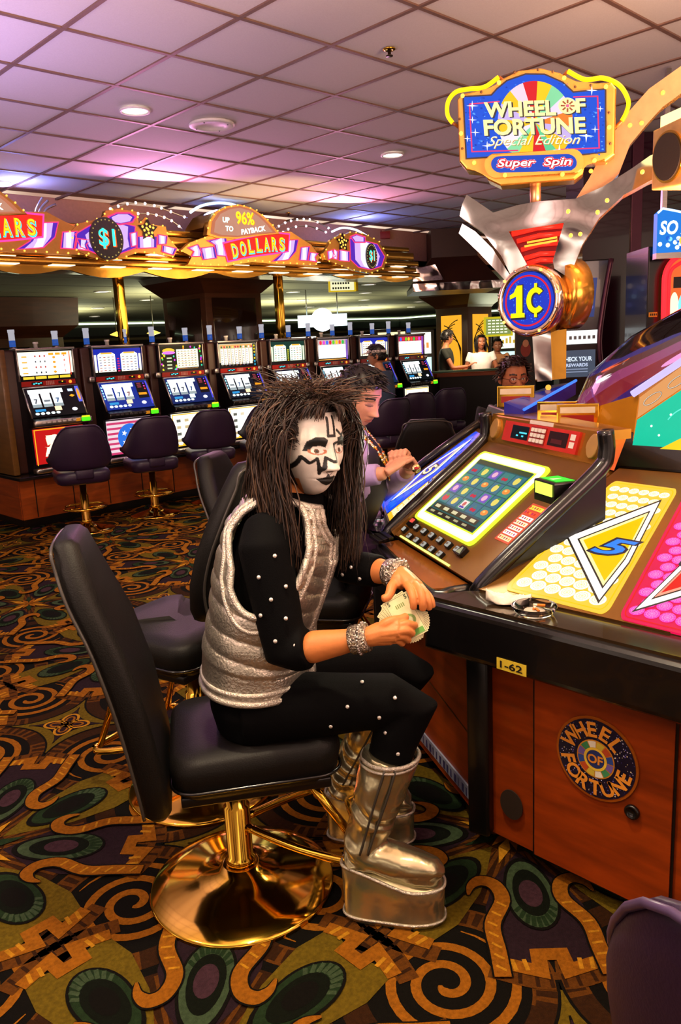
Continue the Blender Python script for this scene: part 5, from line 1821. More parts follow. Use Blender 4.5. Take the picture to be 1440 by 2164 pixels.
m.loft([[Vector((rp.x + .2 + sx * (hw + g), rp.y + .2 + sy * (hw + g), z)) for sx, sy in ((-1, -1), (1, -1), (1, 1), (-1, 1))] for g, z in ((0, 2.2), (.03, 2.25), (.24, 2.45), (.24, 2.6))], mat('column_wood', '', .35), False)
m.build('crown', col3)
for fr_ in (frame((rp.x + .2, rp.y + .2 - hw, 0), (1, 0, 0), (0, 0, 1)), frame((rp.x + .2 - hw, rp.y + .2, 0), (0, -1, 0), (0, 0, 1))):
    m = M()
    m.prism([(-.26, .55), (.26, .55), (.26, 2.05), (-.26, 2.05)], fr_, .02, E('#f0a828', 1.0))
    a = Art()
    for k in range(4):
        a.ring(-.26 + k * .08, 1.1, .5 - k * .06, .515 - k * .06, P('#3a2008'), 1, 20, 1.5, -PI * .3, PI * .45)
        a.ring(.26 - k * .08, 1.3, .5 - k * .06, .515 - k * .06, P('#3a2008'), 1, 20, 1.3, PI * .55, PI * 1.25)
    a.items = [([(max(-.26, min(.26, x)), max(.55, min(2.05, y))) for x, y in vs], fs, mm, l) for vs, fs, mm, l in a.items]
    m.art(a, flatmap(fr_, .003, .02))
    m.build('art_glass', col3, label='glowing yellow art glass')
# dark hood with chrome bands over the tables
hp = Vector((9.3611,7.2149,2.6653))
u, v = dirv(-44), dirv(46)
hood = thing('table_hood', 'dark pyramidal hood with chrome bands hanging beneath the ceiling beyond the tower', 'hood', tuple(hp), world=True)
m = M()
rg = []
for k, z in ((.62, 2.25), (.62, 2.32), (.33, 2.72), (.33, 3.11)):
    rg.append([Vector((hp.x, hp.y, z)) + u * sx * k + v * (sy * k + .5) for sx, sy in ((-1, -1), (1, -1), (1, 1), (-1, 1))])
m.loft(rg, mat('hood_brown', '#43200f', .4, na=.3, ns=2), False)
m.build('hood_body', hood)
m = M()
HF = frame(Vector((hp.x, hp.y, 2.25)) + v * -.13, u, (0, 0, 1))
m.prism([(-.64, -.01), (.64, -.01), (.64, .10), (-.64, .10)], HF, .02, chrome, bev=.004)
m.build('chrome_band', hood)
m = M()
m.prism([(-.64, .13), (-.2, .13), (-.32, .35), (-.62, .30)], HF, .02, chrome, bev=.004)
m.build('chrome_plate', hood)
# hanging signs
p = Vector((8.7183,8.8869,2.4357))
o = thing('hanging_sign', 'small yellow hanging sign below the right canopy sign', 'sign', tuple(p), world=True)
hf = frame(p, dirv(-30), (0, 0, 1))
m = M()
m.prism([(-.22, -.09), (.20, -.09), (.20, .09), (-.22, .09)], hf, .05, E('#d8b41c', .8), bev=.006)
a = Art()
a.rect(-.20, -.07, .17, .065, E('#f4f0c0', .9), 1)
for (x0, y0, x1) in ((-.17, .02, .12), (-.17, -.05, .06)):
    for k in range(7): a.rect(x0 + k * .04, y0, x0 + k * .04 + .026, y0 + .028, P('#20281a'), 2)
m.art(a, flatmap(hf, .002, .0505))
m.build('face', o)
for x in (-.15, .15):
    m = M()
    m.tube([pt(hf, x, .09, .02), pt(hf, x, .09, .02) + Vector((0, 0, 2.64 - p.z - .09))], .008, brass, 6)
    m.build('hanger_rod', o)
m = M()
m.prism([(.20, -.09), (.23, -.09), (.23, .25), (.20, .25)], hf, .06, P('#e0c010', .4))
m.build('side_plate', o)
p = Vector((10.8637,11.673,2.0604))
o = thing('hanging_sign', 'bright white glowing hanging sign with a round centre above the far machines', 'sign', tuple(p), world=True)
hf = frame(p, dirv(-44), (0, 0, 1))
m = M()
m.prism([(-.48, -.13), (.48, -.13), (.48, .10), (-.48, .10)], hf, .08, E('#e0ffff', 2.2))
m.prism([(.22 * math.cos(t), .0 + .22 * math.sin(t)) for t in [2 * PI * k / 28 for k in range(28)]], hf, .1, E('#f4fff8', 2.6))
m.build('face', o)
for x in (-.3, .3):
    m = M()
    m.tube([pt(hf, x, .1, .03), pt(hf, x, .1, .03) + Vector((0, 0, 2.64 - p.z - .1))], .01, steel, 6)
    m.build('hanger_rod', o)
p = Vector((14.1653,9.8643,1.7813))
o = thing('menu_board', 'yellow lit board with white rows behind the women', 'board', tuple(p), world=True)
hf = frame(p, dirv(-44), (0, 0, 1))
m = M()
m.prism([(-.30, -.2), (.30, -.2), (.30, .2), (-.30, .2)], hf, .06, E('#c8b820', .9), bev=.01)
a = Art()
a.rect(-.26, -.16, .26, .16, E('#8a9a58', .8), 1)
for k in range(5):
    for j in range(5): a.rect(-.22 + k * .085, .11 - j * .06, -.16 + k * .085, .135 - j * .06, E('#f4f8d8', 1.1), 2)
m.art(a, flatmap(hf, .003, .061))
m.build('face', o)
m = M()
m.prism([(-.03, -.2), (.03, -.2), (.03, -(p.z)), (-.03, -(p.z))], hf, .04, P('#2a2418'))
m.build('stand', o)
p = Vector((13.6117,8.8512,1.334))
o = thing('poster_stand', 'tall dark poster stand with a reddish figure, left of the tower column', 'poster', (p.x, p.y, 0), world=True)
hf = frame((p.x, p.y, 0), dirv(-44), (0, 0, 1))
m = M()
m.prism([(-.2, 0), (.2, 0), (.2, 1.72), (-.2, 1.72)], hf, .06, P('#1a0f10', .3), bev=.01)
a = Art()
a.ell(0, 1.3, .10, .14, P('#8a2a20'), 1)
a.ell(0, 1.42, .06, .07, P('#c88060'), 2)
for k in range(3): a.rect(-.12, 1.0 - k * .07, .12, 1.035 - k * .07, P('#6a5048'), 1)
m.art(a, flatmap(hf, .003, .061))
m.build('board', o)


def far_machine(px, lab, w=.5, h=1.75, c1='#f4fff4', c2='#ffd080', grp='distant lit machines'):
    p = Vector(px)
    o = thing('distant_slot_machine', lab, 'slot machine', (p.x, p.y, 0), math.radians(-44), grp)
    m = M()
    m.box((0, .3, h / 2), (w * 1.15, .5, h), P('#17120e', .4), .02)
    m.build('cabinet', o)
    fr_ = frame((0, .04, 0), (1, 0, 0), (0, 0, 1))
    m = M()
    m.prism([(-w * .45, h * .74), (w * .45, h * .74), (w * .45, h * .97), (-w * .45, h * .97)], fr_, .02, E(c1, 1.5))
    a = Art()
    for k in range(5): a.rect(-w * .38 + k * w * .16, h * .80, -w * .28 + k * w * .16, h * (.84 + .02 * (k % 3)), E(c2, 1.1), 1)
    m.art(a, flatmap(fr_, .003, .021))
    m.build('top_glass', o)
    m = M()
    m.prism([(-w * .45, h * .5), (w * .45, h * .5), (w * .45, h * .70), (-w * .45, h * .70)], fr_, .03, E('#c8fff8', 1.2))
    m.build('reel_glass', o)


FM = [((8.1851,16.3064,1.9688), 'pale blue lit distant machine right of the far left column', '#d0f4ff', '#80b0e0'), ((9.4762,17.8837,1.9172), 'dim distant machine behind the second slot machine', '#f8d890', '#ffb040'), ((9.1802,10.3776,1.7978), 'distant machine with white glass left of the white hanging sign', '#fff8e0', '#f0a040'), ((10.4013,11.3279,1.7852), 'distant machine with orange marked glass beneath the white hanging sign', '#fff0c8', '#e05a30'), ((10.2451,10.0661,1.783), 'distant machine with dark blue glass right of the white hanging sign', '#20407a', '#4070b0'), ((9.8951,8.9812,1.756), 'distant machine with yellow and red glass above the visor man', '#ffe8a0', '#f06030'), ((15.1337,10.2056,1.2702), 'distant machine with pale lit glass beside the dark poster stand', '#f0ffd8', '#c0a040'), ((12.1197,10.2716,1.3429), 'distant machine with bright glass right of the row of slots', '#f8ffe8', '#f08a40'), ((5.3537,13.2808,1.7005), 'distant machine at the far left edge behind the end cabinet', '#eaf0c8', '#a0a050')]
for p, lab, c1, c2 in FM: far_machine(p, lab, c1=c1, c2=c2, h=1.78 if '20407a' not in c1 else 1.72)
for px, lab in (((7.6674,13.9793,1.9694), 'small amber pendant lamp left of the big column'), ((8.1739,13.4958,1.9619), 'small amber pendant lamp touching the big column')):
    p = Vector(px)
    o = thing('pendant_lamp', lab, 'lamp', tuple(p), world=True)
    m = M(); m.lathe([(.0, .05), (.12, .0), (.13, -.01), (0, -.05)], p, E('#ffc850', 1.5), 16); m.build('shade', o)
    m = M(); m.tube([p + Vector((0, 0, .05)), Vector((p.x, p.y, 2.64))], .008, P('#3a3020'), 6); m.build('cord', o)
# gaming table with padded edge where people stand
tp_ = Vector((9.83,7.4343,1.0684))
o = thing('gaming_table', 'dark gaming table with wooden rim in front of the standing people', 'table', (tp_.x, tp_.y, 0), world=True)
tb = frame((tp_.x, tp_.y, 0), dirv(-44), dirv(46))
m = M()
m.prism([(-.6, .1), (-.4, 0), (.55, 0), (.9, .3), (.9, .9), (-.6, .9)], tb, tp_.z - .06, blk)
m.build('apron', o)
m = M()
m.prism([(-.68, .05), (-.45, -.08), (.6, -.08), (1.0, .25), (1.0, 1.0), (-.68, 1.0)], tb, .06, wood, base=tp_.z - .06, bev=.02)
m.build('rim', o)
m = M()
m.prism([(-.55, .15), (-.38, .06), (.5, .06), (.85, .3), (.85, .85), (-.55, .85)], tb, .004, P('#1f4a34', .9), base=tp_.z)
m.build('felt', o)
# ------------------------------------------------------------------ right side: dark pillar, kiosk, neon machine
pp = Vector((6.4904,3.2481,1.9385))
pil = thing('pillar', 'glossy burgundy pillar rising behind the kiosk at the right', 'pillar', (pp.x, pp.y, 0), world=True)
burg = mat('burgundy_gloss', '#2c0a1c', .12, na=.3, ns=2, coat=.6)
pf = frame((pp.x, pp.y, 0), dirv(-44), (0, 0, 1))
m = M()
m.prism([(-.36, 0), (.30, 0), (.30, 3.11), (-.36, 3.11)], pf, .5, burg, base=-.5)
m.build('shaft', pil)
m = M()
m.prism([(.03, 0), (.12, 0), (.12, 3.11), (.03, 3.11)], pf, .02, mat('mauve_metal_trim', '#5a3040', .25, .5), bev=.006)
m.build('trim_strip', pil)
kp = Vector((5.5517,3.1182,1.3302))
ks = thing('info_kiosk', 'tall black kiosk with grey screens behind the tower column', 'kiosk', (kp.x, kp.y, 0), world=True)
kf = frame((kp.x, kp.y, 0), dirv(-50), (0, 0, 1))
kz = kp.z
m = M()
m.prism([(-.16, .0), (.20, .0), (.19, kz - .2), (.13, kz + .1), (.15, kz + .4), (.20, kz + .75), (-.16, kz + .75)], kf, .25, blk_gloss, base=-.25, bev=.01)
m.build('housing', ks)
m = M()
m.tube(spline([pt(kf, .205, kz - .3, 0), pt(kf, .135, kz + .1, .01), pt(kf, .155, kz + .4, .01), pt(kf, .21, kz + .75, 0)], 6), .02, mat('mauve_metal_trim', '', .25), 8)
m.build('curved_edge', ks)
m = M()
m.prism([(-.12, kz - .10), (.105, kz - .10), (.105, kz + .10), (-.12, kz + .10)], kf, .01, E('#5a6478', .55))
a = Art()
a.text('CHECK YOUR', -.03, kz + .035, .034, E('#e0ecff', 1.0), 1, .03, w=.22)
a.text('REWARDS', -.03, kz - .01, .026, E('#c8d4f0', .9), 1, .03, w=.16)
for k in range(2): a.rect(-.11, kz - .045 - k * .02, .05, kz - .037 - k * .02, E('#98a4c0', .7), 1)
m.art(a, flatmap(kf, .002, .0105))
m.build('lower_screen', ks, label='grey screen with white words')
m = M()
m.prism([(-.12, kz + .145), (.12, kz + .145), (.125, kz + .245), (-.12, kz + .245)], kf, .012, E('#eef2f0', 1.1))
a = Art()
for k in range(6): a.rect(-.09 + k * .034, kz + .18, -.07 + k * .034, kz + .205, P('#7a8088'), 1)
m.art(a, flatmap(kf, .002, .0125))
m.build('name_strip', ks)
m = M()
m.prism([(-.12, kz + .34), (.09, kz + .34), (.11, kz + .62), (-.12, kz + .62)], kf, .01, E('#3a4a88', .6))
a = Art()
for k in range(10): a.ell(random.uniform(-.08, .07), random.uniform(kz + .38, kz + .58), .02, .02, E(random.choice(['#a0c0f0', '#6a70c0', '#d8c0c0']), .8), 1, 10)
m.art(a, flatmap(kf, .002, .0105))
m.build('upper_screen', ks)
np_ = Vector((5.3272,2.2718,1.5648))
nm = thing('neon_slot_machine', 'black slot machine with a glowing red neon arch at the right edge', 'slot machine', (np_.x, np_.y, 0), world=True)
nf = frame((np_.x, np_.y, 0), dirv(-44), (0, 0, 1))
nz = np_.z
m = M()
m.prism([(-.22, 0), (.5, 0), (.5, 2.08), (-.22, 2.08)], nf, .4, blk_gloss, base=-.42, bev=.01)
m.build('cabinet', nm)
archp = [(-.13, nz - .10), (-.135, nz + .2), (-.13, nz + .34), (-.08, nz + .42), (.0, nz + .445), (.2, nz + .45)]
m = M()
m.prism(archp + [(.2, nz - .1)], nf, .02, E('#f06a30', .9))
a = Art()
a.ell(.06, nz + .10, .10, .16, E('#7ae0ff', 1.3), 1)
a.ell(.10, nz + .12, .07, .12, E('#e8ffff', 1.5), 2)
a.ell(-.06, nz + .12, .03, .10, E('#ffe0b0', 1.6), 1)
a.ell(-.05, nz - .04, .05, .05, P('#101020'), 3)
a.ell(.02, nz + .36, .03, .03, E('#ffb060', 1.6), 2)
a.rect(-.07, nz + .245, .2, nz + .315, P('#181418'), 2)
a.text('$1,000', .06, nz + .28, .045, E('#f0e8c0', 1.2), 3, .03)
m.art(a, flatmap(nf, .002, .0205))
m.build('glass', nm, label='lit blue and orange glass')
for k, (d, r) in enumerate(((0, .016), (.03, .012))):
    m = M()
    m.tube(spline([pt(nf, x + d, z - (d if i > 2 else 0), .04) for i, (x, z) in enumerate(archp)], 5), r, E('#ff2028', 2.2 if k == 0 else 1.6), 10)
    m.build('neon_tube', nm)
m = M()
m.prism([(-.215, nz + .07), (-.16, nz + .07), (-.16, nz + .10), (-.215, nz + .10)], nf, .004, P('#d8a020', .4))
a = Art()
for k in range(4): a.rect(-.207 + k * .012, nz + .078, -.199 + k * .012, nz + .092, P('#201808'), 1)
m.art(a, flatmap(nf, .001, .0045))
m.build('number_tag', nm)
m = M()
b0, b1 = Vector((5.0929,2.3458,2.0248)), Vector((5.1396,2.3691,2.2583))
hs = thing('hanging_sign', 'wavy topped blue lit sign hanging at the right edge above the neon machine', 'sign', tuple(b0), world=True)
bf2 = frame(b0, dirv(-44), (0, 0, 1))
m = M()
wv = [(0, 0), (.4, -.0), (.4, .23), (.3, .22), (.2, .225), (.1, .25), (.03, .265), (0, .24)]
m.prism(wv, bf2, .06, E('#1478d8', 1.0), base=-.06)
a = Art()
rndm = random.Random(5)
for k in range(16): a.ell(rndm.uniform(.015, .2), rndm.uniform(.02, .09), .014, .014, E(rndm.choice(['#e8ffff', '#70c0ff', '#0a50b0']), 1.4), 1, 10)
a.text('SO A', .115, .15, .085, E('#f0ffff', 1.7), 2, .03, .15, w=.20)
a.ell(.17, .07, .03, .03, E('#f0c040', 1.2), 2)
m.art(a, flatmap(bf2, .001, .001))
m.build('face', hs)
m = M()
m.tube([pt(bf2, x, z, .005) for x, z in wv[2:]], .007, E('#a8c8ff', 2.2), 8)
m.build('neon_outline', hs)
m = M()
m.prism([(0, -.035), (.4, -.035), (.4, 0), (0, 0)], bf2, .06, steel, base=-.06)
m.prism([(.035, .24), (.065, .24), (.065, 3.1 - b0.z), (.035, 3.1 - b0.z)], bf2, .03, steel, base=-.05)
m.build('bracket', hs)


# ------------------------------------------------------------------ chairs
def chair_base(o, disc=.27, zc=.40, foot=True):
    m = M()
    m.lathe([(disc, 0), (disc, .012), (disc - .006, .017), (disc * .8, .026), (disc * .5, .042), (disc * .25, .060), (.055, .075), (.05, .075)], (0, 0, 0), brass, 64)
    m.build('base_plate', o)
    m = M()
    m.lathe([(.045, .07), (.045, .10), (.038, .105), (.038, zc - .13), (.030, zc - .125), (.030, zc)], (0, 0, 0), brass, 28)
    m.build('column', o)
    if foot:
        m = M()
        path = [(.03, -.03, .20), (.16, -.13, .175), (.30, -.20, .155), (.335, -.19, .155), (.345, -.16, .155), (.345, .16, .155), (.335, .19, .155), (.30, .20, .155), (.16, .13, .175), (.03, .03, .20)]
        m.tube(spline(path, 5), .0125, brass, 10)
        m.tube([(.34, -.17, .155), (.19, -.14, zc + .01)], .0125, brass, 10)
        m.tube([(.34, .17, .155), (.19, .14, zc + .01)], .0125, brass, 10)
        m.build('footrest', o)


def black_chair(label, x, y, rz, group='black chairs of the wheel game', zs=.52, gap=0):
    o = thing('casino_chair', label, 'chair', (x, y, 0), math.radians(rz), group)
    chair_base(o, .27, zs - .13)
    m = M()
    m.box((.055, 0, zs - .12), (.40, .38, .03), blk, .005)
    m.build('seat_plate', o)
    m = M()
    rings = []
    for z, k, d in ((zs - .115, .90, 0), (zs - .10, .96, 0), (zs - .04, 1, 0), (zs - .015, .98, 0), (zs, .92, 0), (zs + .006, .6, 0), (zs + .006, .1, 0)):
        rings.append([(.055 + px * k, py * k, z + .012 * (px > .18)) for px, py in rrect(-.225, -.215, .235, .215, .07, 6)])
    m.loft(rings, black_vinyl)
    seat = m.build('seat', o)
    m = M()
    m.tube([(.055 + px * .99, py * .99, zs - .085) for px, py in rrect(-.225, -.215, .235, .215, .07, 6)], .005, blk_gloss, 6, closed=True)
    m.build('piping', seat)
    m = M()
    rings = []
    tl = math.tan(math.radians(12.5))
    prof = [(.0, .190, .02), (.015, .200, .036), (.10, .215, .040), (.30, .222, .042), (.48, .212, .041), (.60, .185, .039), (.68, .150, .037), (.735, .115, .034), (.75, .100, .02)]
    for h, w, t in prof:
        h = max(h, gap + h * .4)
        z = zs - .16 + h
        cx = -.205 - (h) * tl
        rg = []
        for px, py in rrect(-t, -w, t, w, min(t * .9, .035), 4):
            wing = .035 * (abs(py) / .23) ** 2 * smooth(.0, .2, h) * (1 - smooth(.45, .7, h))
            rg.append((cx + px + wing, py, z))
        rings.append(rg)
    m.loft(rings, black_vinyl)
    back = m.build('backrest', o)
    m = M()
    pl = []
    for s in (-1, 1):
        for h, w, t in (prof[1:-1] if s < 0 else prof[1:-1][::-1]):
            wing = .035 * (w / .23) ** 2 * smooth(.0, .2, h) * (1 - smooth(.45, .7, h))
            h = max(h, gap + h * .4)
            pl.append((-.205 - h * tl - t * .93 + wing, s * w * .985, zs - .16 + h))
    m.tube(spline([Vector(p) for p in pl], 4), .0045, mat('piping_grey', '#3a3632', .3), 6)
    m.build('piping', back)
    m = M()
    m.box((-.17, 0, zs - .12), (.12, .12, .02), blk, .004)
    if gap: m.box((-.245, 0, zs + .0), (.03, .10, .26), blk, .004)
    m.build('back_bracket', o)
    return o


def purple_chair(label, x, y, rz, group='purple chairs at the slot machines'):
    o = thing('casino_chair', label, 'chair', (x, y, 0), math.radians(rz), group)
    chair_base(o, .25, .46, False)
    m = M()
    m.tube([(.19 * math.cos(t), .19 * math.sin(t), .22) for t in [2 * PI * k / 32 for k in range(32)]], .012, brass, 8, closed=True)
    for k in range(3): m.tube([(.03 * math.cos(2.1 * k), .03 * math.sin(2.1 * k), .22), (.19 * math.cos(2.1 * k), .19 * math.sin(2.1 * k), .22)], .008, brass, 8)
    m.build('foot_ring', o)
    m = M()
    rings = []
    for z, k in ((.455, .86), (.47, .97), (.54, 1), (.565, .95), (.575, .7), (.575, .1)):
        rings.append([(px * k, py * k, z) for px, py in rrect(-.23, -.235, .24, .235, .10, 7)])
    m.loft(rings, purple_vinyl)
    m.build('seat', o)
    m = M()
    rings = []
    n = 22
    for i in range(n + 1):
        f = -1 + 2 * i / n
        a = PI + f * math.radians(92)
        top = .99 - .02 * abs(f) - .27 * smooth(.25, .92, abs(f))
        bot = .585 + .07 * smooth(.6, 1, abs(f))
        R = .275 - .02 * (1 - abs(f))
        rec = lambda z: .07 * (z - .58) / .4
        c_, s_ = math.cos(a), math.sin(a)
        rg = []
        for q in range(14):
            t = 2 * PI * q / 14
            rr = R + .028 * math.cos(t)
            zz = (top + bot) / 2 + (top - bot) / 2 * (abs(math.sin(t)) ** .55) * (1 if math.sin(t) > 0 else -1)
            rg.append(((rr + rec(zz)) * c_ * .92, (rr + rec(zz) * .5) * s_ * .92, zz))
        rings.append(rg)
    m.loft(rings, purple_vinyl)
    back = m.build('backrest', o)
    m = M()
    pl = []
    for i in range(n + 1):
        f = -1 + 2 * i / n
        a = PI + f * math.radians(92)
        top = .99 - .02 * abs(f) - .27 * smooth(.25, .92, abs(f))
        R = .275 - .02 * (1 - abs(f)) + .012
        pl.append(((R + .07 * (top - .58) / .4) * math.cos(a) * .93, (R + .035 * (top - .58) / .4) * math.sin(a) * .93, top - .006))
    m.tube(pl, .006, mat('purple_piping', '#4a3a5a', .3), 6)
    m.build('piping', back)
    m = M()
    m.box((-.2, 0, .55), (.08, .16, .10), purple_vinyl, .02)
    m.build('back_support', o)
    return o


black_chair('black chair with tall back and brass base that the silver booted person sits on', 1.183, 1.745, -33)
black_chair('black chair with its tall back seen behind the long haired person, empty', 1.42, 2.29, 103, zs=.63, gap=.26)
c3 = Vector((3.8295,3.2026,0.8377))
black_chair('black wide chair back beyond the purple shirted man', c3.x, c3.y, 40)
pmh = Vector((2.328,2.3087,1.3421))
black_chair('black chair under the lilac shirted man', pmh.x - .16, pmh.y + .24, -55, zs=.53)
for k, (x, y, rz, lab) in enumerate(((3.22, 6.78, 72, 'purple chair before the red slot machine at the left end of the row'), (3.98, 6.85, 75, 'purple chair before the slot machine with striped star glass'), (4.72, 6.9, 68, 'purple chair before the slot machine with gem dotted pay table'), (5.42, 6.88, 70, 'purple chair half hidden by the long haired person'))):
    purple_chair(lab, x, y, rz)
for px, rz, lab in (((6.2984,5.8765,0.6495), 75, 'purple chair the man with the visor sits on'), ((7.1331,6.1931,0.5879), 60, 'purple chair right of the man with the visor'), ((7.8063,6.2596,0.5931), 62, 'purple chair with a swooping back right of the green lit machine glass')):
    purple_chair(lab, px[0], px[1], rz)
purple_chair('purple chair cut by the bottom right corner of the picture', 1.00, .185, 4, 'purple chairs at the slot machines')


# ------------------------------------------------------------------ people
def fuse(m, voxel, it=3, fac=.5):
    """one continuous surface out of overlapping closed shapes"""
    me = bpy.data.meshes.new('tmp')
    me.from_pydata(m.v, [], m.f)
    bm = bmesh.new()
    bm.from_mesh(me)
    bmesh.ops.recalc_face_normals(bm, faces=bm.faces[:])
    bm.to_mesh(me)
    bm.free()
    o = bpy.data.objects.new('tmp', me)
    sc.collection.objects.link(o)
    d = o.modifiers.new('r', 'REMESH')
    d.mode = 'VOXEL'
    d.voxel_size = voxel
    if it:
        s = o.modifiers.new('s', 'SMOOTH')
        s.iterations = it
        s.factor = fac
    dg = bpy.context.evaluated_depsgraph_get()
    e = bpy.data.meshes.new_from_object(o.evaluated_get(dg))
    vs = [tuple(v.co) for v in e.vertices]
    fs = [list(p.vertices) for p in e.polygons]
    bpy.data.objects.remove(o)
    bpy.data.meshes.remove(e)
    bpy.data.meshes.remove(me)
    return vs, fs


def inpoly(x, y, pl):
    c = False
    j = len(pl) - 1
    for i in range(len(pl)):
        xi, yi = pl[i]
        xj, yj = pl[j]
        if (yi > y) != (yj > y) and x < (xj - xi) * (y - yi) / (yj - yi) + xi: c = not c
        j = i
    return c


def gs(x, s): return math.exp(-.5 * (x / s) ** 2)


def head_point(th, ph, w=1.):
    """point on a head; th from straight ahead (+ to its left), ph elevation; x left, y forward, z up"""
    h = math.sin(ph)
    q = max(0, 1 - abs(h) ** 2.5) ** .5
    z = .118 * h
    dx, dy = math.sin(th), math.cos(th)
    k = smooth(-.005, -.115, z)
    x = .075 * q * dx * (1 - .30 * k) * w
    y = (.094 if dy > 0 else .098) * q * (abs(dy) ** .9) * (1 if dy > 0 else -1)
    if dy < 0: y *= 1 - .45 * smooth(-.02, -.11, z)
    if dy > 0: y += .006 * k * q * dy
    m = smooth(.15, .6, dy)
    ax = abs(x)
    f = 0
    # nose
    t = max(0, min(1, (.018 - z) / .056))
    f += (.004 + .022 * t ** 1.4) * gs(x, .0075 + .0045 * t) * smooth(-.049, -.041, z) * smooth(.03, .005, z)
    f += .008 * gs(ax - .014, .006) * gs(z + .038, .007)
    f += .005 * gs(z - .024, .008) * gs(ax - .028, .018)
    f -= .010 * gs(ax - .031, .013) * gs(z - .004, .010)
    f += .0065 * gs(ax - .031, .010) * gs(z, .0065)
    f += .0055 * gs(x, .018) * gs(z + .061, .005) + .007 * gs(x, .015) * gs(z + .072, .0055) - .004 * gs(x, .02) * gs(z + .0665, .0018)
    f += .007 * gs(x, .017) * gs(z + .099, .012)
    f += .004 * gs(ax - .042, .017) * gs(z + .018, .016)
    f -= .003 * gs(ax - .05, .014) * gs(z + .055, .02)
    return Vector((x, y + f * m, z))


def add_head(m, T, NU, NV, colour, ears=True, w=1., eyes=True):
    """grid head with colour(x,z,th,ph) -> rgb written to the tint attribute"""
    vs, fs, cs = [], [], []
    for j in range(NV + 1):
        ph = math.radians(-88 + 176 * j / NV)
        for i in range(NU):
            u = -1 + 2 * i / NU
            th = PI * (abs(u) ** 1.5) * (1 if u > 0 else -1)
            p = head_point(th, ph, w)
            vs.append(T @ p)
            cs.append(colour(p.x, p.z, th, ph))
    for j in range(NV):
        for i in range(NU):
            fs.append((j * NU + i, j * NU + (i + 1) % NU, (j + 1) * NU + (i + 1) % NU, (j + 1) * NU + i))
    fs.append(tuple(range(NU))[::-1])
    fs.append(tuple(range(NV * NU, NV * NU + NU)))
    b = m.add(vs, fs, skin, True)
    for i, c_ in enumerate(cs): m.tint[b + i] = c_
    if ears:
        for s in (-1, 1):
            n0 = len(m.v)
            m.sphere(T @ Vector((s * .078, -.008, -.008)), (.010, .020, .032), skin, 12, 8, T.to_3x3() @ Matrix.Rotation(s * .35, 3, 'Z'))
            for i in range(n0, len(m.v)): m.tint[i] = colour(.08, 0, 1.6, 0)


def head_matrix(c, face, roll=0., pitch=0., s=1.):
    f = Vector(face).normalized()
    r = Matrix.Rotation(math.atan2(f.y, f.x) - PI / 2, 4, 'Z') @ Matrix.Rotation(pitch, 4, 'X') @ Matrix.Rotation(roll, 4, 'Y')
    return Matrix.Translation(c) @ r @ Matrix.Scale(s, 4)


SK = C('#c98a60')


def plain_face(base, lips=C('#9a4a40'), brow=C('#1a0f0a'), closed=False):
    def f(x, z, th, ph):
        if abs(th) > 1.3: return base
        ax = abs(x)
        if abs(z + .0665 + .004 * (ax / .02) ** 2) < .008 * max(0, 1 - (ax / .024) ** 2) ** .5 + .0: return tuple(lerp(a, b, .75) for a, b in zip(base, lips))
        if abs(z - (.024 + .004 * (1 - ((ax - .032) / .02) ** 2))) < .0046 and .012 < ax < .052: return brow
        e = ((ax - .031) / .0135) ** 2 + (z / .0052) ** 2
        if not closed and e < 1:
            return (.02, .012, .01) if (ax - .031) ** 2 + z * z < .0048 ** 2 else (.75, .72, .68)
        if closed and abs(z + .002) < .002 and abs(ax - .031) < .014: return brow
        if e < 1.5: return tuple(c * .45 for c in base)
        return base
    return f


def limb(m, pts, r, n=14): m.tube(pts, r, skin, n)


def torso_rings(m, mt, spine, dims, right, n=28, inflate=0.):
    """spine points with (half width, half depth) in a frame given by the person's right-hand directions"""
    rings = []
    k = len(spine)
    for i, (p, (w, d)) in enumerate(zip(spine, dims)):
        t = (Vector(spine[min(i + 1, k - 1)]) - Vector(spine[max(i - 1, 0)])).normalized()
        r = Vector(right[i] if isinstance(right, list) else right)
        r = (r - t * r.dot(t)).normalized()
        f = t.cross(r)
        rings.append([Vector(p) + r * (w + inflate) * math.cos(2 * PI * j / n) + f * (d + inflate) * math.sin(2 * PI * j / n) for j in range(n)])
    m.loft(rings, mt, True, True)


def finger(m, pts, r0, r1):
    ps = spline([Vector(p) for p in pts], 4)
    k = len(ps) - 1
    m.tube(ps, [lerp(r0, r1, i / k) * (1.0 if i < k else .55) for i in range(k + 1)], skin, 10)


# ------------------------------------------------------------------ the person in silver on the black chair
hero = thing('person', 'person with long dark hair, painted white face and silver vest, holding a fan of cash', 'person', (1.25, 1.70, 0), world=True)
pel = Vector((1.265, 1.676, .60))
hipR, hipL = Vector((1.195, 1.616, .60)), Vector((1.335, 1.746, .60))
kneeR, kneeL = Vector((1.462, 1.318, .615)), Vector((1.67, 1.50, .60))
ankR, ankL = Vector((1.345, 1.385, .22)), Vector((1.555, 1.665, .22))
shR, shL = Vector((1.195, 1.546, 1.085)), Vector((1.475, 1.726, 1.085))
elR, elL = Vector((1.195, 1.486, .795)), Vector((1.4731,1.5267,0.9475))
wrR, wrL = Vector((1.3019,1.3004,0.8453)), Vector((1.4674,1.3322,0.9628))
neckb, headc = Vector((1.335, 1.615, 1.165)), Vector((1.362, 1.545, 1.292))
hd = Vector((-.13, -1.0, 0))
HT = head_matrix(headc + Vector((0, 0, .008)), hd, math.radians(-3), math.radians(-4), 1.10)
spine = [Vector((1.255, 1.686, .54)), Vector((1.252, 1.691, .62)), Vector((1.255, 1.686, .72)), Vector((1.270, 1.671, .84)), Vector((1.295, 1.651, .95)), Vector((1.330, 1.636, 1.04)), Vector((1.348, 1.616, 1.10)), Vector((1.360, 1.596, 1.145)), Vector((1.368, 1.581, 1.185))]
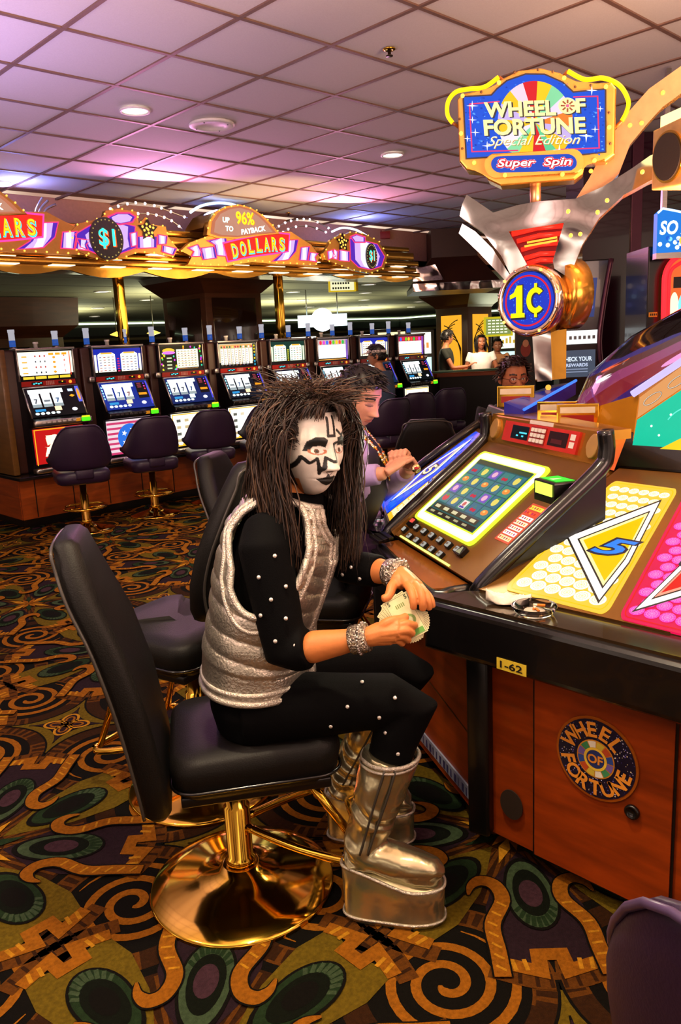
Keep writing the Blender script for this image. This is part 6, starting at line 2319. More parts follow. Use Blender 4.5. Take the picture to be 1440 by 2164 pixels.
dims = [(.155, .115), (.172, .128), (.165, .122), (.160, .115), (.172, .125), (.182, .125), (.165, .105), (.11, .08), (.06, .06)]
rdir = [Vector((-.72, -.69, 0))] * 3 + [Vector((-.76, -.65, 0))] * 2 + [Vector((-.84, -.54, 0))] * 4
wv_, wf = [], []
bd = M()
torso_rings(bd, skin, spine, [(a - .012, b - .012) for a, b in dims], rdir)
limb(bd, [neckb - Vector((0, .0, .05)), neckb, headc + Vector((.005, .012, -.05))], [.065, .055, .052])
for s, h, k_, a in ((1, hipR, kneeR, ankR), (-1, hipL, kneeL, ankL)):
    limb(bd, [h, h.lerp(k_, .5), k_, k_.lerp(a, .3), a], [.07, .055, .036, .044, .035])
for sh, el, wr in ((shR, elR, wrR), (shL, elL, wrL)):
    limb(bd, [sh, sh.lerp(el, .5), el, el.lerp(wr, .35), el.lerp(wr, .8), wr], [.05, .044, .038, .042, .030, .027])
vs, fs = fuse(bd, .007)
body = M()
tan_skin = C('#c4763c')
b0 = body.add(vs, fs, skin, True)
for i in range(len(vs)): body.tint[b0 + i] = tan_skin
# hands, modelled finger by finger
hm = M()
rk = {'i': Vector((1.3537,1.2323,0.8777)), 'm': Vector((1.345,1.2275,0.8666)), 'r': Vector((1.3406,1.2335,0.8535)), 'p': Vector((1.3383,1.2462,0.8409))}
for k_, w in (('i', .019), ('m', .020), ('r', .019), ('p', .017)):
    hm.tube([wrR, wrR.lerp(rk[k_], .5) + Vector((0, 0, .004)), rk[k_]], [.024, .021, w - .004], skin, 12)
hm.tube([wrR, Vector((1.3295,1.2781,0.8593)), Vector((1.3553,1.2679,0.8597))], [.024, .024, .018], skin, 12)
finger(hm, [rk['i'], (1.3678,1.2236,0.8794), (1.3907,1.2229,0.8692), (1.4131,1.2413,0.8604), (1.4176,1.2655,0.8613)], .0115, .0085)
finger(hm, [rk['m'], (1.3581,1.218,0.8668), (1.3798,1.2212,0.8522), (1.4023,1.2432,0.846), (1.404,1.2685,0.8511)], .0118, .0088)
finger(hm, [rk['r'], (1.3541,1.2244,0.8516), (1.3742,1.2287,0.8351), (1.3941,1.251,0.8314), (1.391,1.2697,0.8374)], .0112, .0084)
finger(hm, [rk['p'], (1.3491,1.2394,0.8383), (1.3659,1.2407,0.8253), (1.3797,1.2579,0.8226), (1.3761,1.2713,0.828)], .0098, .0075)
finger(hm, [(1.3205,1.2742,0.8647), (1.3312,1.2592,0.8818), (1.3466,1.2491,0.888), (1.3655,1.2424,0.8879), (1.3883,1.2387,0.8917)], .0155, .0095)
vs, fs = fuse(hm, .0022, 2)
b0 = body.add(vs, fs, skin, True)
for i in range(len(vs)): body.tint[b0 + i] = tan_skin
hm = M()
lk = {'i': Vector((1.4403,1.2841,0.9511)), 'm': Vector((1.4498,1.2682,0.9517)), 'r': Vector((1.4674,1.2655,0.942)), 'p': Vector((1.4841,1.2681,0.9277))}
for k_, w in (('i', .017), ('m', .018), ('r', .017), ('p', .015)):
    hm.tube([wrL, wrL.lerp(lk[k_], .5), lk[k_]], [.024, .020, w - .004], skin, 12)
hm.tube([wrL, Vector((1.4426,1.3179,0.9538)), Vector((1.4402,1.2965,0.9449))], [.022, .020, .014], skin, 12)
finger(hm, [lk['i'], (1.423,1.2561,0.9437), (1.4125,1.2416,0.9323), (1.4088,1.2366,0.9174), (1.4097,1.2385,0.9027)], .0118, .0088)
finger(hm, [lk['m'], (1.4363,1.2391,0.9436), (1.427,1.2235,0.9321), (1.4234,1.2192,0.9152), (1.4258,1.2218,0.8981)], .0120, .0090)
finger(hm, [lk['r'], (1.4546,1.2372,0.9336), (1.4474,1.2227,0.9232), (1.4452,1.2181,0.9096), (1.4472,1.2189,0.8947)], .0112, .0085)
finger(hm, [lk['p'], (1.4745,1.2425,0.9198), (1.4676,1.2287,0.9129), (1.4664,1.2246,0.9045), (1.4672,1.2236,0.894)], .0098, .0075)
finger(hm, [(1.4393,1.3201,0.9504), (1.4163,1.3146,0.9437), (1.4006,1.3069,0.9338), (1.3885,1.3049,0.9259), (1.3738,1.3111,0.9238)], .0150, .0098)
vs, fs = fuse(hm, .0022, 2)
b0 = body.add(vs, fs, skin, True)
for i in range(len(vs)): body.tint[b0 + i] = tan_skin
# face paint: white ground, black star points and lips (u to the picture's right when seen from the front, in metres)
WH, BK = C('#d9d2c6'), (.006, .006, .006)


def seg_d(x, y, a, b):
    ax, ay = a
    bx, by = b
    dx, dy = bx - ax, by - ay
    t = max(0, min(1, ((x - ax) * dx + (y - ay) * dy) / (dx * dx + dy * dy + 1e-12)))
    return math.hypot(x - ax - t * dx, y - ay - t * dy)


STARL = [(-.066, -.050), (-.060, -.014), (-.046, -.028), (-.033, -.016), (-.024, -.052), (-.016, -.014), (-.004, -.022), (.010, -.022), (.006, .016), (.020, .020)]
STARU = [(-.004, .074), (-.008, .034), (.010, .034), (.013, .076)]
STARR = [(.020, .046), (.034, .034), (.056, .040)]
EYEW = [(-.058, .000), (-.052, .022), (-.038, .032), (-.018, .032), (-.010, .026), (-.014, .008), (-.024, .012), (-.040, .010), (-.048, .000)]
EYER = [(.016, .030), (.040, .034), (.056, .018), (.050, .004), (.040, .010), (.022, .010)]
LIPS = [(-.027, -.066), (-.010, -.060), (-.004, -.052), (.002, -.060), (.014, -.058), (.024, -.065), (.014, -.078), (.0, -.083), (-.014, -.077)]


def hero_face(x, z, th, ph):
    u = x
    if abs(th) > 1.45 or z < -.112: return tan_skin
    if z < -.07 and abs(th) > 1.15: return tan_skin
    if inpoly(u, z, LIPS): return BK
    for s in (-1, 1):
        e = ((u - s * .031) / .0135) ** 2 + ((z - .0) / .0058) ** 2
        if e < 1:
            d = math.hypot(u - s * .031 + .002, z)
            if d < .0024: return (.01, .01, .01)
            if d < .0055: return (.10, .045, .02)
            return (.72, .66, .60)
        if e < 2.1 and z < .004: return (.42, .14, .07)
    if inpoly(u, z, EYEW) or inpoly(u, z, EYER): return BK
    for P_ in (STARL, STARU, STARR):
        for a, b in zip(P_, P_[1:]):
            if seg_d(u, z, a, b) < .0034: return BK
    if inpoly(u, z, STARU + [(.004, .084)]): return C('#d8cfc4')
    if abs(math.hypot(u, z + .046) - .009) < .001 and z < -.047: return (.2, .15, .13)
    return WH


add_head(body, HT, 300, 260, lambda x, z, th, ph: hero_face(-x, z, th, ph), False)
body.build('body', hero)
# clothes ---------------------------------------------------------------
knit = mat('black_knit', '#030304', .8, na=.25, ns=200, bump=.15, bs=300, spec=.1)
silver = mat('silver_lame', '#d0c8b8', .30, .85, na=.35, ns=120, bump=.3, bs=140)
silver2 = mat('silver_boot_vinyl', '#c6be98', .24, .9, na=.25, ns=7, bump=.30, bs=14)
pipe_m = mat('silver_piping', '#dad2c4', .34, .75, na=.35, ns=150, bump=.5, bs=300)
stone = mat('rhinestone', '#f4f2ec', .12, .7, na=.1)
sm = M()
torso_rings(sm, knit, spine, [(a - .002, b - .002) for a, b in dims], rdir)
cuffR, cuffL = elR.lerp(wrR, .30), elL.lerp(wrL, .62)
sm.tube([shR.lerp(spine[6], .45) + Vector((0, 0, .004)), shR.lerp(spine[6], .12) + Vector((0, 0, .004)), shR.lerp(elR, .08), shR.lerp(elR, .3), shR.lerp(elR, .75), elR, elR.lerp(wrR, .12), cuffR], [.050, .064, .069, .066, .060, .056, .056, .054], knit, 20)
sm.tube([shL.lerp(spine[6], .35), shL, shL.lerp(elL, .5), elL, elL.lerp(wrL, .3), cuffL], [.062, .066, .058, .050, .048, .044], knit, 20)
vs, fs = fuse(sm, .006, 14)
m = M()
m.add(vs, fs, knit, True)
shirt = m.build('shirt', hero, label='black long sleeved top with rhinestones')
tm = M()
torso_rings(tm, knit, [Vector((1.255, 1.686, .525)), Vector((1.255, 1.686, .60)), Vector((1.252, 1.691, .68)), Vector((1.254, 1.688, .74))], [(.165, .125), (.186, .140), (.176, .130), (.166, .12)], Vector((-.72, -.69, 0)))
for h, k_, a in ((hipR, kneeR, ankR), (hipL, kneeL, ankL)):
    kk = k_ + Vector((0, 0, .004))
    tm.tube([h - Vector((.03, -.02, .0)), h.lerp(kk, .25), h.lerp(kk, .6), kk.lerp(h, .1), kk + (kk - h).normalized() * .015 + Vector((0, 0, -.02)), kk.lerp(a, .25), kk.lerp(a, .5), kk.lerp(a, .7)], [.094, .092, .080, .072, .070, .064, .056, .050], knit, 20)
vs, fs = fuse(tm, .006, 5)
m = M()
m.add(vs, fs, knit, True)
trousers = m.build('trousers', hero, label='black tight trousers with rhinestones')


def torso_at(al, t, off=0.):
    """al: angle from the front (+ to the person's right); t along the spine 0..1"""
    k = len(spine) - 1
    x = max(0, min(k - 1e-6, t * k))
    i = int(x)
    f = x - i
    f_ = f * f * (3 - 2 * f) * .5 + f * .5
    p = spine[i].lerp(spine[i + 1], f)
    w, d = lerp(dims[i][0], dims[i + 1][0], f_), lerp(dims[i][1], dims[i + 1][1], f_)
    up = (spine[min(i + 1, k)] - spine[i]).normalized()
    r = rdir[i].lerp(rdir[min(i + 1, k)], f)
    r = (r - up * r.dot(up)).normalized()
    fw = -up.cross(r)
    fw = up.cross(r) if up.cross(r).dot(Vector((.7, -.7, 0))) > 0 else fw
    return p + r * (w + off) * math.sin(al) + fw * (d + off) * math.cos(al)


def hole(al, t):
    for s in (1, -1):
        da = (al - s * PI / 2 + PI) % (2 * PI) - PI
        e = (da / .80) ** 2 + ((t - .70) / .275) ** 2
        if e < 1: return 1 - e
    return 0


NA, NT = 150, 140
vv, keep = [], {}
vm = M()
for j in range(NT + 1):
    t = .17 + .78 * j / NT
    for i in range(NA):
        al = -PI + 2 * PI * i / NA
        q = t * 17 + .45 * abs(abs(al) - PI / 2) * (1 if abs(al) < PI / 2 else -.6)
        bul = .0085 * abs(math.sin(q * PI)) ** .5
        if t < .26: bul = .004
        vv.append(torso_at(al, t, .020 + bul))
        vneck = abs(al) < .55 * smooth(.70, .95, t)
        keep[(i, j)] = hole(al, t) == 0 and not vneck
fcs = []
for j in range(NT):
    for i in range(NA):
        if all(keep[((i + a) % NA, j + b)] for a, b in ((0, 0), (1, 0), (0, 1), (1, 1))):
            fcs.append((j * NA + i, j * NA + (i + 1) % NA, (j + 1) * NA + (i + 1) % NA, (j + 1) * NA + i))
vm.add(vv, fcs, silver, True)
vest = vm.build('vest', hero, solid=.010, label='quilted silver vest')
pm = M()
for s in (1, -1):
    for kx, rr in ((1.0, .0095), (1.17, .0075)):
        pts = []
        for k in range(56):
            a = 2 * PI * k / 56
            pts.append(torso_at(s * PI / 2 + .80 * kx * math.cos(a), min(.955, .70 + .275 * kx * math.sin(a)), .030))
        pm.tube(pts, rr, pipe_m, 8, closed=True)
for t, rr in ((.175, .0095), (.205, .0075), (.27, .006)):
    pm.tube([torso_at(2 * PI * k / 60, t, .027) for k in range(60)], rr, pipe_m, 8, closed=True)
for s in (1, -1):
    for da in (0, .16):
        pm.tube([torso_at(s * (.07 + da + .55 * smooth(.70, .95, t)), t, .031) for t in [.18 + .77 * k / 40 for k in range(41)]], .0085, pipe_m, 8)
pm.tube([torso_at(a, .955, .026) for a in [.6 + (2 * PI - 1.2) * k / 40 for k in range(41)]], .010, pipe_m, 8)
pm.build('piping', vest, label='glittering silver piping')
# boots ------------------------------------------------------------------


def boot(ank, knee, heel, toe, name='boot'):
    heel, toe = Vector(heel), Vector(toe)
    f = (toe - heel).normalized()
    L = (toe - heel).length
    s = f.cross(Vector((0, 0, 1)))
    out = []
    for k in range(40):
        a = 2 * PI * k / 40
        cx, sy = math.cos(a), math.sin(a)
        x = L / 2 + (L / 2) * (abs(cx) ** .75) * (1 if cx > 0 else -1)
        w = .050 + .009 * smooth(.3, .75, x / L) - .004 * smooth(.8, 1, x / L)
        out.append((x, w * (abs(sy) ** .7) * (1 if sy > 0 else -1)))
    P3 = lambda x, y, z, k=1.: heel + f * (L / 2 + (x - L / 2) * k) + s * y * k + Vector((0, 0, z))
    m = M()
    zt = lambda x: lerp(.165, .115, smooth(.05, .75, x / L))
    m.loft([[P3(x, y, 0, .94) for x, y in out], [P3(x, y, .010, 1.0) for x, y in out], [P3(x, y, .018, 1.01) for x, y in out], [P3(x, y, .021, .985) for x, y in out], [P3(x, y, zt(x) * .6, 1.0) for x, y in out], [P3(x, y, zt(x) - .006, 1.01) for x, y in out], [P3(x, y, zt(x), .97) for x, y in out]], silver2)
    # upper foot and shaft, fused and creased
    u = M()
    u.tube([P3(L * .16, 0, .19), P3(L * .35, 0, .19), P3(L * .55, 0, .170), P3(L * .74, 0, .152), P3(L * .88, 0, .142), P3(L * .96, 0, .132)], [(.046, .05), (.048, .056), (.050, .056), (.050, .050), (.044, .042), (.028, .024)], silver2, 18, up=s)
    top = ank.lerp(knee, .62)
    u.tube([P3(L * .2, 0, .16), ank + Vector((0, 0, -.01)), ank.lerp(top, .25), ank.lerp(top, .55), ank.lerp(top, .85), top], [.052, .054, .059, .068, .074, .076], silver2, 24)
    vs, fs = fuse(u, .005, 4)
    ax = (top - ank).normalized()
    v2 = []
    for p in vs:
        p = Vector(p)
        h = (p - ank).dot(ax)
        c_ = ank + ax * h
        cr = .0045 * math.sin(h * 95 + 5 * noise.noise(p * 9) + 3 * math.sin(math.atan2((p - c_).dot(s), (p - c_).dot(f)) * 1.0)) * (1 - smooth(.06, .16, abs(h - .015)))
        cr += .004 * noise.noise(p * 24)
        d = (p - c_)
        d.z *= .4
        v2.append(p + d.normalized() * cr)
    m.add(v2, fs, silver2, True)
    b = m.build(name, hero, label='silver platform boot')
    m = M()
    r_ = .077
    pts = [top + s * r_ * math.cos(a) + f * r_ * math.sin(a) + ax * .002 for a in [2 * PI * k / 30 for k in range(30)]]
    m.tube(pts, .006, pipe_m, 8, closed=True)
    m.tube([p - ax * .014 for p in pts], .004, pipe_m, 8, closed=True)
    side = s
    for da in (-.28, .10):
        m.tube([ank.lerp(top, q) + (side * math.cos(da) - f * math.sin(da) * 1.0) * lerp(.058, .078, smooth(0, .8, q)) for q in [k / 14 for k in range(15)]], .0035, mat('boot_seam', '#4a463e', .4, .5), 6)
    m.tube([P3(x, y, zt(x) + .001, 1.012) for x, y in out], .0045, pipe_m, 6, closed=True)
    m.tube([P3(x, y, .018, 1.012) for x, y in out], .0035, pipe_m, 6, closed=True)
    m.build('seam', b)


boot(ankR, kneeR, (1.302, 1.432, 0), (1.470, 1.210, 0))
boot(ankL, kneeL, (1.512, 1.722, 0), (1.680, 1.50, 0))
# bracelets
for wr, el, r in ((wrR, elR, .036), (wrL, elL, .037)):
    d = (el - wr).normalized()
    m = M()
    m.lathe([(r - .002, .0), (r, .002), (r + .001, .022), (r, .044), (r - .002, .046), (r - .005, .044), (r - .005, .002)], wr - d * .006, mat('bracelet_silver', '#cfc7b6', .16, 1, na=.7, ns=160, bump=.9, bs=190), 40, d)
    for k in range(26):
        a, h = k * 2.4, .006 + .034 * ((k * .618) % 1)
        u_ = d.orthogonal().normalized()
        w_ = d.cross(u_)
        m.sphere(wr - d * .006 + d * h + (u_ * math.cos(a) + w_ * math.sin(a)) * (r + .002), .0036, steel, 8, 6)
    m.build('bracelet', hero, label='wide silver filigree cuff bracelet')


def stone_at(p, n, parent):
    m = M()
    m.lathe([(.0052, -.002), (.0054, .001), (.0038, .0026), (0, .0028)], p, stone, 10, n)
    m.build('rhinestone', parent)


def ray_stone(a, b, ra, t, ang, parent, ref=Vector((0, 0, 1))):
    d = (b - a).normalized()
    u_ = (ref - d * ref.dot(d)).normalized()
    w_ = d.cross(u_)
    n = u_ * math.cos(ang) + w_ * math.sin(ang)
    stone_at(a.lerp(b, t) + n * ra, n, parent)


camd = Vector((0, 0, 1.55))
for (a, b, r, lst, par) in ((shR, elR, .066, [(.15, -.3), (.30, .45), (.42, -.5), (.50, .15), (.62, .7), (.68, -.25), (.85, .3), (.92, -.4)], shirt), (hipR, kneeR, .082, [(.1, .2), (.18, -.6), (.3, .5), (.42, -.3), (.5, .75), (.62, .1), (.72, -.7), (.82, .5), (.93, -.1)], trousers), (hipL, kneeL, .076, [(.55, .9), (.72, .4), (.88, .8)], trousers), (shL, elL, .056, [(.4, .2), (.6, .6), (.8, 0)], shirt), (elL, cuffL, .048, [(.2, .5), (.5, 0), (.75, .6)], shirt), (kneeR, ankR, .06, [(.2, .5), (.3, -.3)], trousers)):
    for t, ang in lst:
        p = a.lerp(b, t)
        d = (b - a).normalized()
        v = camd - p
        v = (v - d * v.dot(d)).normalized()
        w_ = d.cross(v)
        n = v * math.cos(ang) + w_ * math.sin(ang)
        stone_at(p + n * (r + .001), n, par)
# hair: thousands of tapered locks over a dark cap -------------------------
hrnd = random.Random(11)
hm = M()


def lock(pts, r, col):
    k = len(pts)
    b = len(hm.v)
    hm.tube(pts, [r * min(1, .35 + 3 * i / k, 2.2 * (k - i) / k + .12) for i in range(k)], hairm, 4, caps=False)
    for i in range(b, len(hm.v)):
        q = ((i - b) // 4) / k
        hm.tint[i] = tuple(c_ * (.75 + .6 * q) for c_ in col)


NU, NV = 40, 24
vs, fs = [], []
for j in range(NV + 1):
    for i in range(NU):
        th, ph = -PI + 2 * PI * i / NU, math.radians(-50 + 138 * j / NV)
        p = head_point(th, ph)
        k = 1.10 if abs(th) > 1.4 or p.z > .085 else .93
        p = Vector((p.x * k, p.y * k, p.z * (1.06 if p.z > 0 else 1)))
        vs.append(HT @ p)
for j in range(NV):
    for i in range(NU): fs.append((j * NU + i, j * NU + (i + 1) % NU, (j + 1) * NU + (i + 1) % NU, (j + 1) * NU + i))
b = hm.add(vs, fs, hairm, True)
for i in range(b, len(hm.v)): hm.tint[i] = (.010, .006, .004)
browns = [C('#22160e'), C('#2e1e14'), C('#3c281a'), C('#180f0a'), C('#4c3524'), C('#291a14')]
R3 = HT.to_3x3()
for n_ in range(3600):
    th = hrnd.uniform(-PI, PI)
    ph = math.asin(hrnd.uniform(.0, .99))
    p0 = head_point(th, ph)
    if abs(th) < 1.0 and p0.z < .088: continue
    s = 1 if th > 0 else -1
    tht = th
    if abs(th) < 1.5: tht = s * (hrnd.uniform(1.36, 1.95) if hrnd.random() < .75 else hrnd.uniform(1.12, 1.4))
    tht += hrnd.gauss(0, .10)
    bush = hrnd.uniform(.0, 1.0)
    Rr = lerp(.096, .140, bush ** .8)
    zl = hrnd.uniform(-.02, .03)
    n3 = Vector((p0.x, p0.y, p0.z * 1.2)).normalized()
    side = Vector((math.sin(tht) * Rr, math.cos(tht) * Rr * .92, zl))
    front = abs(tht) < 1.9
    zend = hrnd.uniform(-.33, -.20) if front else hrnd.uniform(-.36, -.18)
    inw = .80 if front else .95
    end = Vector((math.sin(tht) * Rr * inw, math.cos(tht) * Rr * .9 + (.035 if front else -.02) + hrnd.gauss(0, .014), zend))
    up = p0 + n3 * hrnd.uniform(.022, .06) * (1 + .5 * smooth(.06, .11, p0.z)) + Vector((0, 0, .012))
    pts = bez(p0 * .97, up, side + Vector((0, 0, .05)), side, 7)
    pts += bez(side, side + Vector((0, 0, -.06)), end + Vector((hrnd.gauss(0, .01), hrnd.gauss(0, .01), .08)), end, 8)[1:]
    wob = hrnd.uniform(0, 6)
    amp = hrnd.uniform(.002, .010)
    pts = [p + Vector((amp * math.sin(wob + i * .9), amp * math.cos(wob * 1.7 + i * .8), 0)) for i, p in enumerate(pts)]
    lock([HT @ p for p in pts], hrnd.uniform(.0010, .0026), hrnd.choice(browns))
# spiky crown and ragged fringe
for n_ in range(700):
    th = hrnd.uniform(-PI, PI)
    ph = math.asin(hrnd.uniform(.72, .99))
    p0 = head_point(th, ph)
    n3 = Vector((p0.x, p0.y, p0.z)).normalized()
    L = hrnd.uniform(.03, .062)
    out = Vector((hrnd.gauss(0, .7) + n3.x * .9, hrnd.gauss(0, .7) + n3.y * .9, hrnd.uniform(-.5, .25)))
    pts = bez(p0 * .97, p0 + n3 * L * .5, p0 + n3 * L * .9 + out * L * .3, p0 + n3 * L + out * L, 5)
    lock([HT @ p for p in pts], hrnd.uniform(.0008, .0018), hrnd.choice(browns))
for n_ in range(260):
    th = hrnd.uniform(-.95, .95)
    p0 = head_point(th, math.asin(hrnd.uniform(.76, .93)))
    s = 1 if th > 0 else -1
    end = head_point(th * 1.25 + s * .28, math.asin(hrnd.uniform(.50, .70))) * 1.10
    pts = bez(p0 * .98, p0 * 1.13 + Vector((0, .012, .02)), end * 1.06 + Vector((0, .01, .02)), end, 6)
    lock([HT @ p for p in pts], hrnd.uniform(.0014, .0024), hrnd.choice(browns))
hm.build('hair', hero, label='long bushy dark brown hair')


# ------------------------------------------------------------------ the other people
def hair_cap(m, T, k, col, low=-.02, front=.075, w=1., locks=500):
    NU, NV = 48, 26
    vs, fs, idx = [], [], {}
    rn = random.Random(3)
    for j in range(NV + 1):
        for i in range(NU):
            th, ph = -PI + 2 * PI * i / NU, math.radians(-60 + 148 * j / NV)
            p = head_point(th, ph, w)
            q = k * (1 + .02 * rn.random())
            vs.append(T @ Vector((p.x * q, p.y * q, p.z * (1 + (q - 1) * 1.2 if p.z > 0 else 1))))
            line = lerp(low, front, smooth(1.75, .75, abs(th)))
            idx[(i, j)] = p.z > line
    for j in range(NV):
        for i in range(NU):
            if idx[(i, j)] and idx[((i + 1) % NU, j)]: fs.append((j * NU + i, j * NU + (i + 1) % NU, (j + 1) * NU + (i + 1) % NU, (j + 1) * NU + i))
    b = m.add(vs, fs, hairm, True)
    for i in range(b, len(m.v)): m.tint[i] = tuple(c_ * rn.uniform(.7, 1.2) for c_ in col)
    for n_ in range(locks):
        th, ph = rn.uniform(-PI, PI), math.asin(rn.uniform(-.1, .99))
        p = head_point(th, ph, w)
        if p.z < lerp(low, front, smooth(1.75, .75, abs(th))) + .012: continue
        n3 = Vector((p.x, p.y, p.z)).normalized()
        d = Vector((n3.x * .6 + rn.gauss(0, .25), n3.y * .5 + .5 + rn.gauss(0, .25), -.45 + n3.z * .5))
        L = rn.uniform(.025, .05)
        pts = bez(p * (k - .03), p * (k + .02), p * (k + .05) + d * L * .6, p * (k + .01) + d * L, 4)
        b = len(m.v)
        m.tube([T @ q for q in pts], [.0035, .0045, .004, .003, .0008], hairm, 4, caps=False)
        cc = rn.uniform(.6, 1.6)
        for i in range(b, len(m.v)): m.tint[i] = tuple(c_ * cc for c_ in col)


def figure(label, J, top, legs, skin_c=SK, hair=('cap', C('#120b08')), face=None, voxel=.012, hs=1.0, extra=None, sleeve=1.0, res=(90, 80), face_dir=None, pitch=0.):
    """J: pelvis, chest, neck, head, shoulders, elbows, wrists, fingertips, hips, knees, ankles (world)"""
    V = {k: Vector(v) for k, v in J.items()}
    o = thing('person', label, 'person', (V['pelvis'].x, V['pelvis'].y, 0), world=True)
    r = (V['shR'] - V['shL']).normalized()
    W = (V['shR'] - V['shL']).length / 2
    up = V['neck'] - V['pelvis']
    spine_ = [V['pelvis'] - up.normalized() * .08, V['pelvis'], V['pelvis'].lerp(V['chest'], .5), V['chest'], V['chest'].lerp(V['neck'], .55), V['neck'] - up.normalized() * .02, V['neck'] + up.normalized() * .03]
    dm = [(W * .78, .10), (W * .9, .12), (W * .84, .11), (W * 1.0, .125), (W * 1.02, .11), (W * .55, .075), (.055, .055)]
    T = head_matrix(V['head'], face_dir, 0, pitch, hs)
    m = M()
    torso_rings(m, skin, spine_, [(a - .012, b - .012) for a, b in dm], r, 20)
    m.tube([V['neck'] - Vector((0, 0, .04)), V['neck'], V['head'] - Vector((0, 0, .05))], [.06, .052, .050], skin, 12)
    for s in 'RL':
        limb(m, [V['sh' + s], V['el' + s], V['el' + s].lerp(V['wr' + s], .4), V['wr' + s]], [.048, .038, .038, .026], 12)
        limb(m, [V['hip' + s], V['hip' + s].lerp(V['kn' + s], .5), V['kn' + s], V['kn' + s].lerp(V['an' + s], .3), V['an' + s]], [.075, .065, .05, .052, .035], 12)
        ft = (V['kn' + s] - V['hip' + s])
        ft.z = 0
        ft = ft.normalized() if ft.length > .05 else Vector(face_dir).normalized()
        m.tube([V['an' + s] - Vector((0, 0, .03)), V['an' + s] + ft * .14 - Vector((0, 0, .055))], [.04, .03], skin, 10)
    vs, fs = fuse(m, voxel, 2)
    b_ = M()
    k = b_.add(vs, fs, skin, True)
    for i in range(len(vs)): b_.tint[k + i] = skin_c
    h = M()
    for s in 'RL':
        w, t = V['wr' + s], V['ft' + s]
        d = (t - w).normalized()
        sd = d.cross(Vector((0, 0, 1)))
        sd = sd.normalized() if sd.length > .1 else Vector((1, 0, 0))
        if 'palm' + s in V:
            pv_ = V['palm' + s]
            sd = pv_.cross(d).normalized() * (1 if s == 'R' else -1)
        dn = d.cross(sd)
        if 'palm' + s in V and dn.dot(V['palm' + s]) < 0: dn = -dn
        h.tube([w, w + d * .05, w + d * .09], [(.024, .017), (.038, .015), (.036, .012)], skin, 12, up=dn)
        for q in range(4):
            a = w + d * .085 + sd * (-.028 + .019 * q)
            L = (.07, .08, .075, .06)[q]
            if 'palm' + s in V: h.tube([a, a + d * .030 + dn * .006, a + d * .034 + dn * .034, a + d * .006 + dn * .046], [.0105, .010, .0095, .008], skin, 10)
            else: h.tube([a, a + d * L * .5 + dn * .006, a + d * L * .8 + dn * .022, a + d * L * .9 + dn * .035], [.009, .0085, .008, .006], skin, 8)
        a = w + d * .03 - sd * .03
        h.tube([a, a + d * .04 - sd * .018, a + d * .085 - sd * .010 + dn * .008], [.013, .0115, .009], skin, 10)
    vs, fs = fuse(h, .004 if voxel < .01 else .0065, 1)
    k = b_.add(vs, fs, skin, True)
    for i in range(len(vs)): b_.tint[k + i] = skin_c
    add_head(b_, T, res[0], res[1], face or plain_face(skin_c), True)
    b_.build('body', o)
    c = M()
    torso_rings(c, top, spine_[1:-1], [(a + .006, b + .006) for a, b in dm[1:-1]], r, 20)
    for s in 'RL':
        e_ = V['el' + s]
        if sleeve <= .6: c.tube([V['sh' + s].lerp(V['chest'], .3), V['sh' + s], V['sh' + s].lerp(e_, sleeve)], [.06, .062, .056], top, 14)
        else: c.tube([V['sh' + s].lerp(V['chest'], .3), V['sh' + s], V['sh' + s].lerp(e_, .5), e_, e_.lerp(V['wr' + s], sleeve - .1)], [.062, .064, .056, .05, .042], top, 14)
    vs, fs = fuse(c, voxel, 3)
    m = M()
    m.add(vs, fs, top, True)
    m.build('shirt', o)
    c = M()
    torso_rings(c, legs, spine_[:3], [(a + .01, b + .01) for a, b in dm[:3]], r, 20)
    for s in 'RL': c.tube([V['hip' + s], V['hip' + s].lerp(V['kn' + s], .5), V['kn' + s], V['an' + s]], [.09, .08, .066, .055], legs, 14)
    vs, fs = fuse(c, voxel, 3)
    m = M()
    m.add(vs, fs, legs, True)
    m.build('trousers', o)
    m = M()
    if hair[0] == 'cap': hair_cap(m, T, 1.09, hair[1], *hair[2:])
    else:
        hair_cap(m, T, 1.12, hair[1])
        rn = random.Random(5)
        for n_ in range(160):
            th = rn.uniform(.9, 2 * PI - .9)
            p0 = head_point(th, math.radians(rn.uniform(5, 60))) * 1.05
            e1 = Vector((math.sin(th) * .10, math.cos(th) * .10 - .01, -.02))
            e2 = Vector((math.sin(th) * .095, math.cos(th) * .09, rn.uniform(-hair[2], -hair[2] * .6)))
            b = len(m.v)
            m.tube([T @ p for p in bez(p0, p0 * 1.15, e1, e2, 6)], [.004, .009, .011, .011, .010, .008, .003], hairm, 5)
            for i in range(b, len(m.v)): m.tint[i] = tuple(c_ * (.8 + .5 * ((n_ * .618) % 1)) for c_ in hair[1])
    m.build('hair', o)
    return o, V, T


